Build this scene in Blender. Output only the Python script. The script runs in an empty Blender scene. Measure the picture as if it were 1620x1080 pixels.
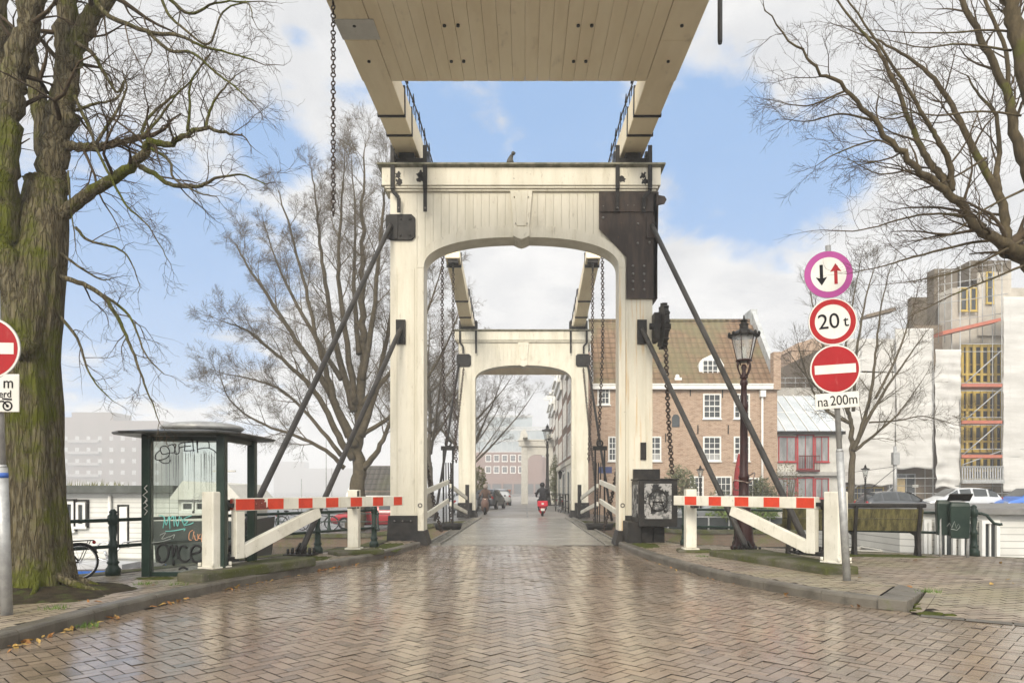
import bpy, bmesh, math, random
from mathutils import Vector, Matrix, noise as mnoise
R = math.radians
scene = bpy.context.scene
COL = scene.collection
rng = random.Random(7)

# ------------------------------------------------------------------ camera
EYE = 1.35
F = 1080.0
cam_d = bpy.data.cameras.new("camera")
cam_d.lens = 24.0; cam_d.sensor_width = 36.0
cam_d.shift_x = -0.0117; cam_d.shift_y = 0.1451
cam_d.clip_start = 0.05; cam_d.clip_end = 3000
cam = bpy.data.objects.new("camera", cam_d); COL.objects.link(cam)
cam.location = (0, 0, EYE); cam.rotation_euler = (R(90), 0, 0)
scene.camera = cam

# ------------------------------------------------------------------ view + sampling
scene.view_settings.view_transform = 'Standard'
scene.view_settings.look = 'None'
scene.view_settings.exposure = 0.55
scene.view_settings.gamma = 1.0
scene.view_settings.use_curve_mapping = False
scene.cycles.use_denoising = True
scene.cycles.max_bounces = 8
scene.cycles.transparent_max_bounces = 16
scene.cycles.volume_bounces = 1

# ------------------------------------------------------------------ sun + sky
SUN_EL, SUN_AZ = R(31), R(194)          # azimuth clockwise from +Y (ahead) : veiled sun behind the camera
sun_d = bpy.data.lights.new("sun", 'SUN'); sun_d.energy = 2.3; sun_d.angle = R(20); sun_d.color = (1, .91, .77)
sun = bpy.data.objects.new("sun", sun_d); COL.objects.link(sun)
sdir = Vector((math.sin(SUN_AZ)*math.cos(SUN_EL), math.cos(SUN_AZ)*math.cos(SUN_EL), math.sin(SUN_EL)))
sun.rotation_euler = sdir.to_track_quat('Z', 'Y').to_euler(); sun.location = (-6, -25, 20)

class NT:
    """tiny node-tree helper"""
    def __init__(s, nt): s.nt = nt; nt.nodes.clear()
    def n(s, t, **kw):
        d = s.nt.nodes.new(t)
        for k, v in kw.items():
            if k.startswith('i_'): d.inputs[k[2:].replace('_', ' ')].default_value = v
            else: setattr(d, k, v)
        return d
    def l(s, a, b): s.nt.links.new(a, b)
    def math(s, op, a, b=None, c=None, clamp=False):
        d = s.nt.nodes.new('ShaderNodeMath'); d.operation = op; d.use_clamp = clamp
        for k, v in enumerate((a, b, c)):
            if v is None: continue
            if isinstance(v, (int, float)): d.inputs[k].default_value = v
            else: s.l(v, d.inputs[k])
        return d.outputs[0]
    def vmath(s, op, a, b=None):
        d = s.nt.nodes.new('ShaderNodeVectorMath'); d.operation = op
        for k, v in enumerate((a, b)):
            if v is None: continue
            if isinstance(v, (tuple, list)): d.inputs[k].default_value = v
            else: s.l(v, d.inputs[k])
        return d.outputs['Value'] if op in ('DOT_PRODUCT', 'LENGTH') else d.outputs[0]
    def mix(s, f, a, b, mode='MIX'):
        d = s.nt.nodes.new('ShaderNodeMix'); d.data_type = 'RGBA'; d.blend_type = mode
        for k, v in (('Factor', f), ('A', a), ('B', b)):
            i = [x for x in d.inputs if x.name == k and (x.type == 'RGBA' or (k == 'Factor' and x.type == 'VALUE'))][0]
            if isinstance(v, (int, float)): i.default_value = v
            elif isinstance(v, (tuple, list)): i.default_value = tuple(v)[:3] + (1,)
            else: s.l(v, i)
        return [o for o in d.outputs if o.type == 'RGBA'][0]
    def noise(s, vec, scale, detail=4, rough=.55, dist=0.0):
        d = s.n('ShaderNodeTexNoise'); d.inputs['Scale'].default_value = scale
        d.inputs['Detail'].default_value = detail; d.inputs['Roughness'].default_value = rough
        d.inputs['Distortion'].default_value = dist
        if vec is not None: s.l(vec, d.inputs['Vector'])
        return d.outputs[0]
    def ramp(s, f, a, b):
        d = s.n('ShaderNodeMapRange'); d.inputs[1].default_value = a; d.inputs[2].default_value = b
        d.interpolation_type = 'SMOOTHSTEP'
        s.l(f, d.inputs[0]); return d.outputs[0]
    def scale(s, vec, sc):
        d = s.n('ShaderNodeMapping'); d.inputs['Scale'].default_value = sc; s.l(vec, d.inputs['Vector']); return d.outputs[0]

world = bpy.data.worlds.new("World"); scene.world = world; world.use_nodes = True
w = NT(world.node_tree)
w_out = w.n('ShaderNodeOutputWorld'); w_bg = w.n('ShaderNodeBackground'); w_bg.inputs[1].default_value = 0.1
sky = w.n('ShaderNodeTexSky', sky_type='NISHITA'); sky.sun_disc = False
sky.sun_elevation = SUN_EL; sky.sun_rotation = SUN_AZ; sky.air_density = 1.0; sky.dust_density = 1.2; sky.ozone_density = 1.5
tc = w.n('ShaderNodeTexCoord')
d_ = w.vmath('NORMALIZE', tc.outputs['Generated'])
sep = w.n('ShaderNodeSeparateXYZ'); w.l(d_, sep.inputs[0])
zz = w.math('ADD', w.math('MAXIMUM', sep.outputs[2], 0.0), 0.22)
cmb = w.n('ShaderNodeCombineXYZ')
w.l(w.math('DIVIDE', sep.outputs[0], zz), cmb.inputs[0]); w.l(w.math('DIVIDE', sep.outputs[1], zz), cmb.inputs[1])
cn = w.noise(cmb.outputs[0], 3.0, 10, .60, .35)
cn2 = w.noise(cmb.outputs[0], 4.5, 6, .6, .1)
# openings of blue between the clouds, each a direction in the sky and a half-width
acc = None
for (bx, by, br, ba) in ((235, 450, .27, 1.0), (90, 560, .14, .5), (400, 215, .13, .75), (560, 180, .15, .5), (720, 215, .15, .9), (880, 165, .15, 1.0), (1000, 210, .13, .7),
                         (1140, 235, .17, 1.0), (1245, 285, .15, 1.0), (1290, 190, .13, .6), (1100, 60, .08, .4), (1230, 400, .10, .5), (470, 60, .06, .5)):
    v = Vector(((bx-829)/F, 1, (775-by)/F)).normalized()
    dist = w.vmath('LENGTH', w.vmath('SUBTRACT', d_, tuple(v)))
    g = w.math('MULTIPLY', w.math('POWER', w.math('SUBTRACT', 1.0, w.math('DIVIDE', dist, br), clamp=True), .8), ba)
    acc = g if acc is None else w.math('MAXIMUM', acc, g)
# elsewhere (behind the camera) broken cloud by noise alone
back = w.math('MULTIPLY', w.ramp(sep.outputs[1], .2, -.2), .25)
acc = w.math('MAXIMUM', acc, back)
bl = w.math('SUBTRACT', w.math('MULTIPLY', acc, 2.1), w.math('MULTIPLY', w.math('SUBTRACT', cn, .27), 3.1))
blue = w.math('MULTIPLY', w.ramp(bl, -.02, .62), .93)
cloudv = w.math('ADD', w.math('MULTIPLY', w.ramp(cn2, .25, .75), 1.3), w.math('MULTIPLY', w.ramp(cn, .3, .7), -1.0))
cc = w.mix(w.math('ADD', w.math('MULTIPLY', cloudv, .5), .35, clamp=True), (4.7, 4.8, 5.0), (6.9, 6.85, 6.75))
skyb = w.mix(.85, sky.outputs[0], (1.55, 3.2, 5.9))
glow = w.math('ADD', w.math('MULTIPLY', w.ramp(w.vmath('DOT_PRODUCT', d_, tuple(sdir)), -.05, 1.0), 2.0), 1.0)   # added sky boost around the sun, unseen behind the camera, for soft front light
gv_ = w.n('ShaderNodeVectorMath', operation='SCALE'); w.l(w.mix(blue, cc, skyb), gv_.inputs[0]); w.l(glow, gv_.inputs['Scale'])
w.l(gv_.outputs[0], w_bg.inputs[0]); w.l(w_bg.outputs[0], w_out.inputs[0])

# ------------------------------------------------------------------ mesh builder
def px(x, y, D): return Vector(((x-829)/F*D, D, EYE-(y-775)/F*D))
def gp(x, y, z=0.0):
    D = F*(EYE-z)/(y-775); return Vector(((x-829)/F*D, D, z))

class MB:
    def __init__(s): s.v = []; s.f = []; s.mi = []; s.sm = []
    def add(s, vs, fs, mi=0, smooth=False):
        o = len(s.v); s.v.extend([tuple(p) for p in vs])
        for f in fs: s.f.append([i+o for i in f]); s.mi.append(mi); s.sm.append(smooth)
        return s
    def box(s, x0, x1, y0, y1, z0, z1, mi=0):
        return s.add([(x0,y0,z0),(x1,y0,z0),(x1,y1,z0),(x0,y1,z0),(x0,y0,z1),(x1,y0,z1),(x1,y1,z1),(x0,y1,z1)],
                     [(0,3,2,1),(4,5,6,7),(0,1,5,4),(1,2,6,5),(2,3,7,6),(3,0,4,7)], mi)
    def mbox(s, M, sx, sy, sz, mi=0):
        vs = [M @ Vector((a*sx/2, b*sy/2, c*sz/2)) for c in (-1,1) for (a,b) in ((-1,-1),(1,-1),(1,1),(-1,1))]
        return s.add(vs, [(0,3,2,1),(4,5,6,7),(0,1,5,4),(1,2,6,5),(2,3,7,6),(3,0,4,7)], mi)
    def beam(s, p0, p1, wid, hei, mi=0, up=(0,0,1)):
        p0, p1 = Vector(p0), Vector(p1); d = (p1-p0).normalized(); up = Vector(up)
        sd = d.cross(up)
        if sd.length < 1e-4: sd = d.cross(Vector((0,1,0)))
        sd.normalize(); u = sd.cross(d)
        vs = [p + sd*a*wid/2 + u*b*hei/2 for p in (p0,p1) for (a,b) in ((-1,-1),(1,-1),(1,1),(-1,1))]
        return s.add(vs, [(0,1,2,3),(7,6,5,4),(0,4,5,1),(1,5,6,2),(2,6,7,3),(3,7,4,0)], mi)
    def tube(s, pts, rad, n=8, mi=0, smooth=True, cap=True, bark=0.0, seed=0.0):
        pts = [Vector(p) for p in pts]; k = len(pts)
        if k < 2: return s
        rad = rad if isinstance(rad, (list, tuple)) else [rad]*k
        vs = []; u = None
        for i, p in enumerate(pts):
            t = (pts[min(i+1,k-1)]-pts[max(i-1,0)])
            t = t.normalized() if t.length > 1e-9 else Vector((0,0,1))
            if u is None:
                u = t.cross(Vector((0,1,0)) if abs(t.y) < .9 else Vector((1,0,0))).normalized()
            u = (u - t*u.dot(t)); u = u.normalized() if u.length > 1e-6 else t.orthogonal().normalized()
            v = t.cross(u)
            for j in range(n):
                a = 2*math.pi*j/n; dr = u*math.cos(a)+v*math.sin(a); r = rad[i]
                if bark: r *= 1 + bark*(mnoise.noise(Vector((math.cos(a)*2.0+seed, math.sin(a)*2.0, p.z*.35)))*.8 + .55*mnoise.noise(Vector((math.cos(a)*7+seed, math.sin(a)*7, p.z*.8))) + .35*mnoise.noise(Vector((math.cos(a)*17+seed, math.sin(a)*17, p.z*1.5))))
                vs.append(p+dr*r)
        fs = [(i*n+j, i*n+(j+1)%n, (i+1)*n+(j+1)%n, (i+1)*n+j) for i in range(k-1) for j in range(n)]
        s.add(vs, fs, mi, smooth)
        if cap and n > 2:
            o = len(s.v)-len(vs)
            s.f.append([o+j for j in range(n)][::-1]); s.mi.append(mi); s.sm.append(False)
            s.f.append([o+(k-1)*n+j for j in range(n)]); s.mi.append(mi); s.sm.append(False)
        return s
    def cyl(s, p0, p1, r0, r1=None, n=12, mi=0, smooth=True):
        return s.tube([p0, p1], [r0, r0 if r1 is None else r1], n, mi, smooth)
    def lathe(s, prof, n=16, c=(0,0,0), mi=0, smooth=True):
        k = len(prof); vs = [(c[0]+r*math.cos(2*math.pi*j/n), c[1]+r*math.sin(2*math.pi*j/n), c[2]+z) for (r,z) in prof for j in range(n)]
        fs = [(i*n+j, i*n+(j+1)%n, (i+1)*n+(j+1)%n, (i+1)*n+j) for i in range(k-1) for j in range(n)]
        s.add(vs, fs, mi, smooth); o = len(s.v)-len(vs)
        s.f.append([o+j for j in range(n)][::-1]); s.mi.append(mi); s.sm.append(False)
        s.f.append([o+(k-1)*n+j for j in range(n)]); s.mi.append(mi); s.sm.append(False)
        return s
    def prism(s, poly, y0, y1, mi=0, M=None):
        """polygon in (x,z) extruded along y"""
        k = len(poly); vs = [(x,y0,z) for x,z in poly]+[(x,y1,z) for x,z in poly]
        if M is not None: vs = [M @ Vector(p) for p in vs]
        fs = [list(range(k)), list(range(k,2*k))[::-1]]+[(i,i+k,(i+1)%k+k,(i+1)%k) for i in range(k)]
        return s.add(vs, fs, mi)
    def plate(s, poly, z0, z1, mi=0):
        """polygon in (x,y) extruded along z"""
        k = len(poly); vs = [(x,y,z0) for x,y in poly]+[(x,y,z1) for x,y in poly]
        return s.add(vs, [list(range(k))[::-1], list(range(k,2*k))]+[(i,(i+1)%k,(i+1)%k+k,i+k) for i in range(k)], mi)
    def sphere(s, c, r, n=10, m=7, mi=0, sc=(1,1,1)):
        prof = [(max(1e-4, math.sin(math.pi*i/m))*r, -math.cos(math.pi*i/m)*r) for i in range(m+1)]
        o = len(s.v); s.lathe(prof, n, (0,0,0), mi)
        for i in range(o, len(s.v)):
            x,y,z = s.v[i]; s.v[i] = (c[0]+x*sc[0], c[1]+y*sc[1], c[2]+z*sc[2])
        return s
    def torus(s, c, R_, r, M=None, n=16, m=6, mi=0):
        vs = []
        for i in range(n):
            a = 2*math.pi*i/n
            for j in range(m):
                b = 2*math.pi*j/m; p = Vector(((R_+r*math.cos(b))*math.cos(a), (R_+r*math.cos(b))*math.sin(a), r*math.sin(b)))
                vs.append((M @ p if M is not None else p)+Vector(c))
        fs = [(i*m+j, i*m+(j+1)%m, ((i+1)%n)*m+(j+1)%m, ((i+1)%n)*m+j) for i in range(n) for j in range(m)]
        return s.add(vs, fs, mi, True)
    def grid(s, fn, nu, nv, mi=0, smooth=True):
        vs = [fn(i/nu, j/nv) for j in range(nv+1) for i in range(nu+1)]
        fs = [(j*(nu+1)+i, j*(nu+1)+i+1, (j+1)*(nu+1)+i+1, (j+1)*(nu+1)+i) for j in range(nv) for i in range(nu)]
        return s.add(vs, fs, mi, smooth)
    def build(s, name, mats, parent=None, bevel=0.0, local=False, recalc=True, loc=None):
        me = bpy.data.meshes.new(name)
        off = Vector((0,0,0))
        if parent is not None and not local:
            q = parent
            while q is not None: off = off + q.location; q = q.parent
        if loc is not None and not local: off = Vector(loc)
        vs = [(p[0]-off[0], p[1]-off[1], p[2]-off[2]) for p in s.v]
        me.from_pydata(vs, [], s.f)
        mats = mats if isinstance(mats, (list, tuple)) else [mats]
        for m in mats: me.materials.append(m)
        me.polygons.foreach_set('material_index', s.mi); me.polygons.foreach_set('use_smooth', s.sm)
        if recalc:
            bm = bmesh.new(); bm.from_mesh(me); bmesh.ops.recalc_face_normals(bm, faces=bm.faces); bm.to_mesh(me); bm.free()
        me.update()
        o = bpy.data.objects.new(name, me); COL.objects.link(o)
        if parent is not None: o.parent = parent
        if loc is not None: o.location = loc
        if bevel:
            b = o.modifiers.new('bevel', 'BEVEL'); b.width = bevel; b.segments = 2; b.limit_method = 'ANGLE'; b.angle_limit = R(40)
        return o

def tag(o, label=None, cat=None, group=None, kind=None):
    if label: o['label'] = label
    if cat: o['category'] = cat
    if group: o['group'] = group
    if kind: o['kind'] = kind
    return o
def thing(name, label, cat, loc=(0,0,0), rz=0.0, group=None):
    o = bpy.data.objects.new(name, None); o.empty_display_size = .2; COL.objects.link(o)
    o.location = loc; o.rotation_euler = (0,0,rz)
    return tag(o, label, cat, group)
def copy_tree(o, parent=None):
    c = o.copy(); COL.objects.link(c)
    if parent is not None: c.parent = parent
    for ch in list(o.children): copy_tree(ch, c)
    return c

# ------------------------------------------------------------------ materials
def mat(name, c1, c2=None, rough=.6, metal=0.0, scale=4.0, bump=0.0, bscale=40.0, detail=5, spec=.22, stretch=None, extra=None, lo=.35, hi=.65, rvar=0.0, coord='Object'):
    m = bpy.data.materials.new(name); m.use_nodes = True; t = NT(m.node_tree)
    out = t.n('ShaderNodeOutputMaterial'); p = t.n('ShaderNodeBsdfPrincipled')
    p.inputs['Roughness'].default_value = rough; p.inputs['Metallic'].default_value = metal; p.inputs['Specular IOR Level'].default_value = spec if rough < .75 else spec*.4
    co = t.n('ShaderNodeTexCoord').outputs[coord]
    cs = t.scale(co, stretch) if stretch else co
    c2 = c2 or tuple(x*.8 for x in c1)
    nz = t.ramp(t.noise(cs, scale, detail, .62), lo, hi)
    col = t.mix(nz, c1, c2)
    if extra: col = extra(t, co, col, p) or col
    if isinstance(col, tuple): p.inputs['Base Color'].default_value = col+(1,)
    else: t.l(col, p.inputs['Base Color'])
    if rvar:
        t.l(t.math('ADD', t.math('MULTIPLY', t.noise(co, scale*1.7, 4), rvar), rough-rvar/2, clamp=True), p.inputs['Roughness'])
    if bump and not p.inputs['Normal'].is_linked:
        b = t.n('ShaderNodeBump'); b.inputs['Strength'].default_value = bump; b.inputs['Distance'].default_value = .02
        t.l(t.noise(cs, bscale, 4, .6), b.inputs['Height']); t.l(b.outputs[0], p.inputs['Normal'])
    t.l(p.outputs[0], out.inputs[0])
    return m

def dirt(colr, sc, lo, hi, amt=1.0, stretch=None):
    def f(t, co, col, p):
        v = t.scale(co, stretch) if stretch else co
        k = t.math('MULTIPLY', t.ramp(t.noise(v, sc, 6, .68), lo, hi), amt)
        return t.mix(k, col, colr)
    return f
def chain_extra(*fs):
    def f(t, co, col, p):
        for g in fs: col = g(t, co, col, p) or col
        return col
    return f
def brickwork(c1, c2, mortar, bw=.21, bh=.065, msize=.012):
    def f(t, co, col, p):
        sp = t.n('ShaderNodeSeparateXYZ'); t.l(co, sp.inputs[0]); cb = t.n('ShaderNodeCombineXYZ')
        t.l(t.math('ADD', sp.outputs[0], sp.outputs[1]), cb.inputs[0]); t.l(sp.outputs[2], cb.inputs[1])
        b = t.n('ShaderNodeTexBrick'); b.inputs['Scale'].default_value = 1.0
        b.inputs['Brick Width'].default_value = bw; b.inputs['Row Height'].default_value = bh; b.inputs['Mortar Size'].default_value = msize
        b.inputs['Color1'].default_value = c1+(1,); b.inputs['Color2'].default_value = c2+(1,); b.inputs['Mortar'].default_value = mortar+(1,)
        t.l(cb.outputs[0], b.inputs['Vector'])
        return t.mix(.72, col, b.outputs[0])
    return f
def rows(axis, period, dark, width=.12, bumpd=.012):
    """a groove every period metres along one axis (cladding boards, cloth seams)"""
    def f(t, co, col, p):
        sp = t.n('ShaderNodeSeparateXYZ'); t.l(co, sp.inputs[0])
        fr = t.math('FRACT', t.math('DIVIDE', sp.outputs[axis], period))
        g = t.math('LESS_THAN', fr, width)
        return t.mix(g, col, dark)
    return f

CREAM = (.635, .59, .475); CREAM2 = (.55, .51, .40)
M = {}
M['cream'] = mat('cream_paint', CREAM, CREAM2, .45, scale=1.1, bump=.08, bscale=30, stretch=(3,3,.5), extra=chain_extra(
    dirt((.36,.29,.18), 3.0, .54, .76, .6, (5,5,.5)), dirt((.30,.27,.20), 1.1, .55, .75, .35), dirt((.24,.20,.14), 6.5, .60, .70, .45, (1,1,.35)), dirt((.07,.055,.045), 9.0, .685, .705, .9)))
def rust_streak(t, co, col, p):
    k = t.math('MULTIPLY', t.ramp(t.noise(t.scale(co, (7,7,.35)), 1.3, 5, .6), .53, .66), .6)
    col = t.mix(k, col, (.50, .30, .10))
    return t.mix(t.math('MULTIPLY', t.ramp(t.noise(co, 14, 5, .7), .66, .70), .9), col, (.07,.06,.05))
M['cream_rusty'] = mat('cream_paint_rusty', CREAM, CREAM2, .45, scale=1.1, bump=.1, bscale=30, stretch=(3,3,.5), extra=rust_streak)
M['under'] = mat('cream_board', (.85,.735,.51), (.77,.645,.425), .5, scale=.9, bump=.06, bscale=20, stretch=(2,.4,2), extra=chain_extra(
    dirt((.34,.26,.15), 2.2, .57, .82, .5, (1.5,.6,1.5)), dirt((.10,.07,.05), 11, .70, .74, .7)))
M['white'] = mat('white_paint', (.69,.655,.55), (.60,.565,.46), .45, scale=2.5, bump=.05, extra=chain_extra(
    dirt((.28,.24,.14), 3.5, .55, .78, .7, (4,4,.6)), dirt((.33,.29,.21), 1.4, .55, .7, .4), dirt((.06,.05,.04), 16, .68, .70, .85)))
M['iron'] = mat('black_iron', (.014,.014,.013), (.028,.025,.022), .45, .0, spec=.12, scale=5, bump=.25, bscale=60, rvar=.25)
M['iron_rusty'] = mat('brown_iron', (.034,.027,.023), (.06,.044,.034), .5, .0, spec=.12, scale=3, bump=.3, bscale=45, rvar=.3, stretch=(3,3,.6), extra=dirt((.30,.16,.07), 12, .66, .74, .55))
M['bolt'] = mat('bolt_steel', (.20,.19,.17), (.10,.09,.08), .4, .5, scale=20)
M['pipe'] = mat('dark_pipe', (.026,.024,.021), (.045,.040,.034), .42, .0, scale=3, bump=.1, rvar=.2, extra=dirt((.45,.42,.36), 26, .70, .72, .7))
M['chain'] = mat('chain_iron', (.035,.030,.026), (.075,.05,.035), .5, .4, scale=25)
M['green'] = mat('dark_green_paint', (.010,.024,.017), (.020,.036,.026), .35, scale=4, bump=.08, extra=dirt((.10,.12,.06), 9, .62, .76, .5))
M['red'] = mat('red_paint', (.60,.055,.022), (.50,.045,.02), .38, scale=6, extra=dirt((.5,.35,.26), 18, .70, .73, .6))
M['signred'] = mat('sign_red', (.31,.006,.008), (.27,.005,.007), .5, scale=3, spec=.2, extra=dirt((.36,.10,.09), 7, .56, .76, .4, (3,3,.6)))
M['signwhite'] = mat('sign_white', (.60,.58,.52), (.53,.51,.45), .5, scale=4, spec=.3, extra=chain_extra(dirt((.38,.35,.28), 6, .55, .75, .5, (3,3,.6)), dirt((.25,.22,.17), 40, .70, .74, .6)))
M['signpurple'] = mat('sign_faded_red', (.33,.05,.21), (.28,.04,.18), .5, scale=2, spec=.25)
M['signblack'] = mat('sign_black', (.009,.009,.010), rough=.5, spec=.08)
M['galv'] = mat('galvanised_steel', (.40,.40,.38), (.29,.29,.28), .45, .35, scale=9, bump=.1, rvar=.2, extra=dirt((.20,.15,.10), 12, .62, .8, .5))
M['concrete'] = mat('mossy_concrete', (.12,.11,.08), (.07,.068,.045), .85, scale=3, bump=.7, bscale=55, extra=chain_extra(dirt((.062,.068,.016), 2.2, .40, .60, .85), dirt((.30,.28,.23), 45, .60, .68, .6)))
M['kerb'] = mat('kerb_stone', (.13,.116,.092), (.085,.075,.058), .38, scale=2.4, bump=.35, bscale=70, rvar=.25, extra=chain_extra(dirt((.05,.045,.035), 3, .5, .7, .7), dirt((.09,.10,.03), 5, .62, .75, .5)))
M['moss'] = mat('moss', (.085,.095,.02), (.045,.055,.012), .95, scale=14, bump=.9, bscale=120)
M['soil'] = mat('damp_soil', (.045,.034,.02), (.025,.02,.012), .9, scale=8, bump=.9, bscale=60, extra=dirt((.06,.075,.018), 5, .5, .64, .7))
def furrows(t, co, col, p):
    v = t.scale(co, (19, 19, 2.5)); wob = t.vmath('ADD', v, t.vmath('MULTIPLY', t.n('ShaderNodeTexNoise').outputs[1], (0,0,0)))
    nz = t.n('ShaderNodeTexNoise'); nz.inputs['Scale'].default_value = 1.6; nz.inputs['Detail'].default_value = 4; t.l(v, nz.inputs['Vector'])
    v2 = t.vmath('ADD', v, t.vmath('MULTIPLY', nz.outputs['Color'], (1.1,1.1,1.4)))
    vo = t.n('ShaderNodeTexVoronoi'); vo.feature = 'DISTANCE_TO_EDGE'; vo.inputs['Scale'].default_value = 1.0; t.l(v2, vo.inputs['Vector'])
    h = t.math('ADD', t.ramp(vo.outputs['Distance'], 0.0, .22), t.math('MULTIPLY', t.noise(v, 4.0, 6, .7), .8))
    b = t.n('ShaderNodeBump'); b.inputs['Strength'].default_value = 1.0; b.inputs['Distance'].default_value = .03
    t.l(h, b.inputs['Height']); t.l(b.outputs[0], p.inputs['Normal'])
    col = t.mix(t.math('MULTIPLY', t.ramp(t.noise(v, 2.6, 6, .7), .40, .62), .55), col, (.20,.18,.125))
    return t.mix(t.math('MULTIPLY', t.ramp(vo.outputs['Distance'], .09, .0), .8), col, (.045,.034,.018))
M['bark'] = mat('elm_bark', (.165,.135,.072), (.095,.076,.042), .9, scale=3.0, detail=8, stretch=(6,6,.8), extra=chain_extra(
    furrows, dirt((.10,.112,.012), 1.1, .46, .60, .88), dirt((.27,.26,.20), 11, .66, .74, .6)))
M['mossbark'] = M['bark']
M['twig'] = mat('twig_bark', (.085,.062,.038), (.055,.041,.026), .85, scale=6)
M['limb'] = mat('brown_limb_bark', (.105,.082,.047), (.06,.047,.028), .9, scale=5, bump=.5, bscale=20, stretch=(3,3,1), extra=dirt((.085,.092,.016), 1.6, .55, .68, .7))
M['elmtwig'] = mat('elm_twig_bark', (.135,.108,.070), (.085,.067,.043), .9, scale=4)
M['twig3'] = mat('pale_grey_bark', (.15,.128,.095), (.10,.085,.06), .9, scale=4)
M['twig2'] = mat('grey_bark', (.095,.076,.048), (.06,.049,.03), .9, scale=4, bump=.5, bscale=20)
M['glass_dark'] = mat('window_glass', (.030,.034,.035), (.05,.056,.056), .10, scale=.8, spec=.45)
M['redbrown'] = mat('oxblood_paint', (.034,.011,.009), (.022,.009,.008), .35, scale=6, bump=.1, rvar=.2)
M['wood_algae'] = mat('algae_wood', (.135,.118,.045), (.062,.055,.022), .7, scale=2.0, bump=.4, bscale=16, stretch=(9,9,.6), extra=dirt((.028,.024,.014), 2.5, .5, .66, .8, (8,8,.5)))
M['rubber'] = mat('rubber', (.02,.02,.02), rough=.8)
M['chrome'] = mat('bright_metal', (.6,.6,.6), rough=.25, metal=.9)
M['leaf'] = mat('fallen_leaf', (.30,.15,.045), (.20,.085,.028), .6, scale=30)
M['grass'] = mat('grass_blades', (.10,.17,.03), (.06,.10,.02), .8, scale=20)
M['joint'] = mat('joint_sand', (.030,.023,.016), (.016,.012,.009), .8, scale=8, bump=.4)
M['asphalt'] = mat('wet_asphalt', (.10,.095,.085), (.065,.06,.055), .3, scale=1.2, bump=.2, rvar=.35)
M['stone'] = mat('light_stone', (.50,.47,.41), (.38,.35,.30), .7, scale=2, bump=.3)
M['quaybrick'] = mat('quay_brick', (.16,.11,.075), (.09,.07,.045), .85, scale=1.1, bump=.5, bscale=25, extra=chain_extra(brickwork((.19,.115,.08),(.12,.08,.06),(.15,.14,.11)), dirt((.10,.115,.03), 1.4, .47, .66, .8)))

def pave_mat(name, c1, c2, c3, rlo, rhi, spec=.6, pud=.9):
    m = bpy.data.materials.new(name); m.use_nodes = True; t = NT(m.node_tree)
    out = t.n('ShaderNodeOutputMaterial'); p = t.n('ShaderNodeBsdfPrincipled')
    g = t.n('ShaderNodeNewGeometry'); co = t.n('ShaderNodeTexCoord').outputs['Object']
    r = g.outputs['Random Per Island']
    col = t.mix(r, c1, c2)
    col = t.mix(t.ramp(t.noise(co, .55, 5, .6), .42, .66), col, c3)
    sr = t.n('ShaderNodeTexWhiteNoise'); sr.noise_dimensions = '1D'; t.l(t.math('MULTIPLY', r, 917.0), sr.inputs['W'])
    col = t.mix(t.math('MULTIPLY', t.math('GREATER_THAN', sr.outputs[0], .86), .6), col, tuple(x*.42 for x in c1))      # odd dark clinkers
    col = t.mix(t.math('MULTIPLY', t.ramp(t.noise(t.scale(co, (1.2,.35,1)), .8, 6, .6), .50, .70), .45), col, (.085,.068,.05))   # grimy tracks
    col = t.mix(t.math('MULTIPLY', t.noise(co, 60, 3), .35), col, tuple(x*.55 for x in c1))
    t.l(col, p.inputs['Base Color'])
    wet = t.ramp(t.noise(t.scale(co, (1,.7,1)), pud, 5, .55), .38, .66)
    ro = t.math('ADD', t.math('MULTIPLY', wet, rhi-rlo), t.math('ADD', t.math('MULTIPLY', r, .08), rlo))
    t.l(ro, p.inputs['Roughness']); p.inputs['Specular IOR Level'].default_value = spec
    b = t.n('ShaderNodeBump'); b.inputs['Strength'].default_value = .12; b.inputs['Distance'].default_value = .01
    t.l(t.noise(co, 55, 4, .6), b.inputs['Height']); t.l(b.outputs[0], p.inputs['Normal'])
    t.l(p.outputs[0], out.inputs[0]); return m
M['road'] = pave_mat('wet_road_brick', (.285,.222,.160), (.180,.135,.095), (.225,.155,.102), .045, .20, 1.0)
M['pave'] = pave_mat('wet_pavement_brick', (.30,.235,.165), (.20,.15,.105), (.235,.205,.12), .28, .58, .6)

def glass_mat(name, tint, diff, alpha, rough=.03):
    """clear pane: mostly see-through, with a milky share and a sharp reflection"""
    m = bpy.data.materials.new(name); m.use_nodes = True; t = NT(m.node_tree)
    out = t.n('ShaderNodeOutputMaterial'); tr = t.n('ShaderNodeBsdfTransparent'); tr.inputs[0].default_value = tint+(1,)
    df = t.n('ShaderNodeBsdfDiffuse'); gl = t.n('ShaderNodeBsdfGlossy'); gl.inputs['Roughness'].default_value = rough
    co = t.n('ShaderNodeTexCoord').outputs['Object']
    t.l(t.mix(t.noise(t.scale(co, (3,3,.6)), 3, 5), diff, tuple(x*.8 for x in diff)), df.inputs[0])
    a = t.n('ShaderNodeMixShader'); t.l(t.math('MULTIPLY', t.ramp(t.noise(t.scale(co, (2,2,.7)), 2.2, 5), .2, .8), alpha*2, clamp=True), a.inputs[0])
    t.l(tr.outputs[0], a.inputs[1]); t.l(df.outputs[0], a.inputs[2])
    fr = t.n('ShaderNodeFresnel'); fr.inputs[0].default_value = 1.45
    b = t.n('ShaderNodeMixShader'); t.l(t.math('MULTIPLY', fr.outputs[0], .45), b.inputs[0]); t.l(a.outputs[0], b.inputs[1]); t.l(gl.outputs[0], b.inputs[2])
    t.l(b.outputs[0], out.inputs[0]); return m
M['pane'] = glass_mat('grimy_glass', (.84,.88,.85), (.50,.51,.47), .05)
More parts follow.
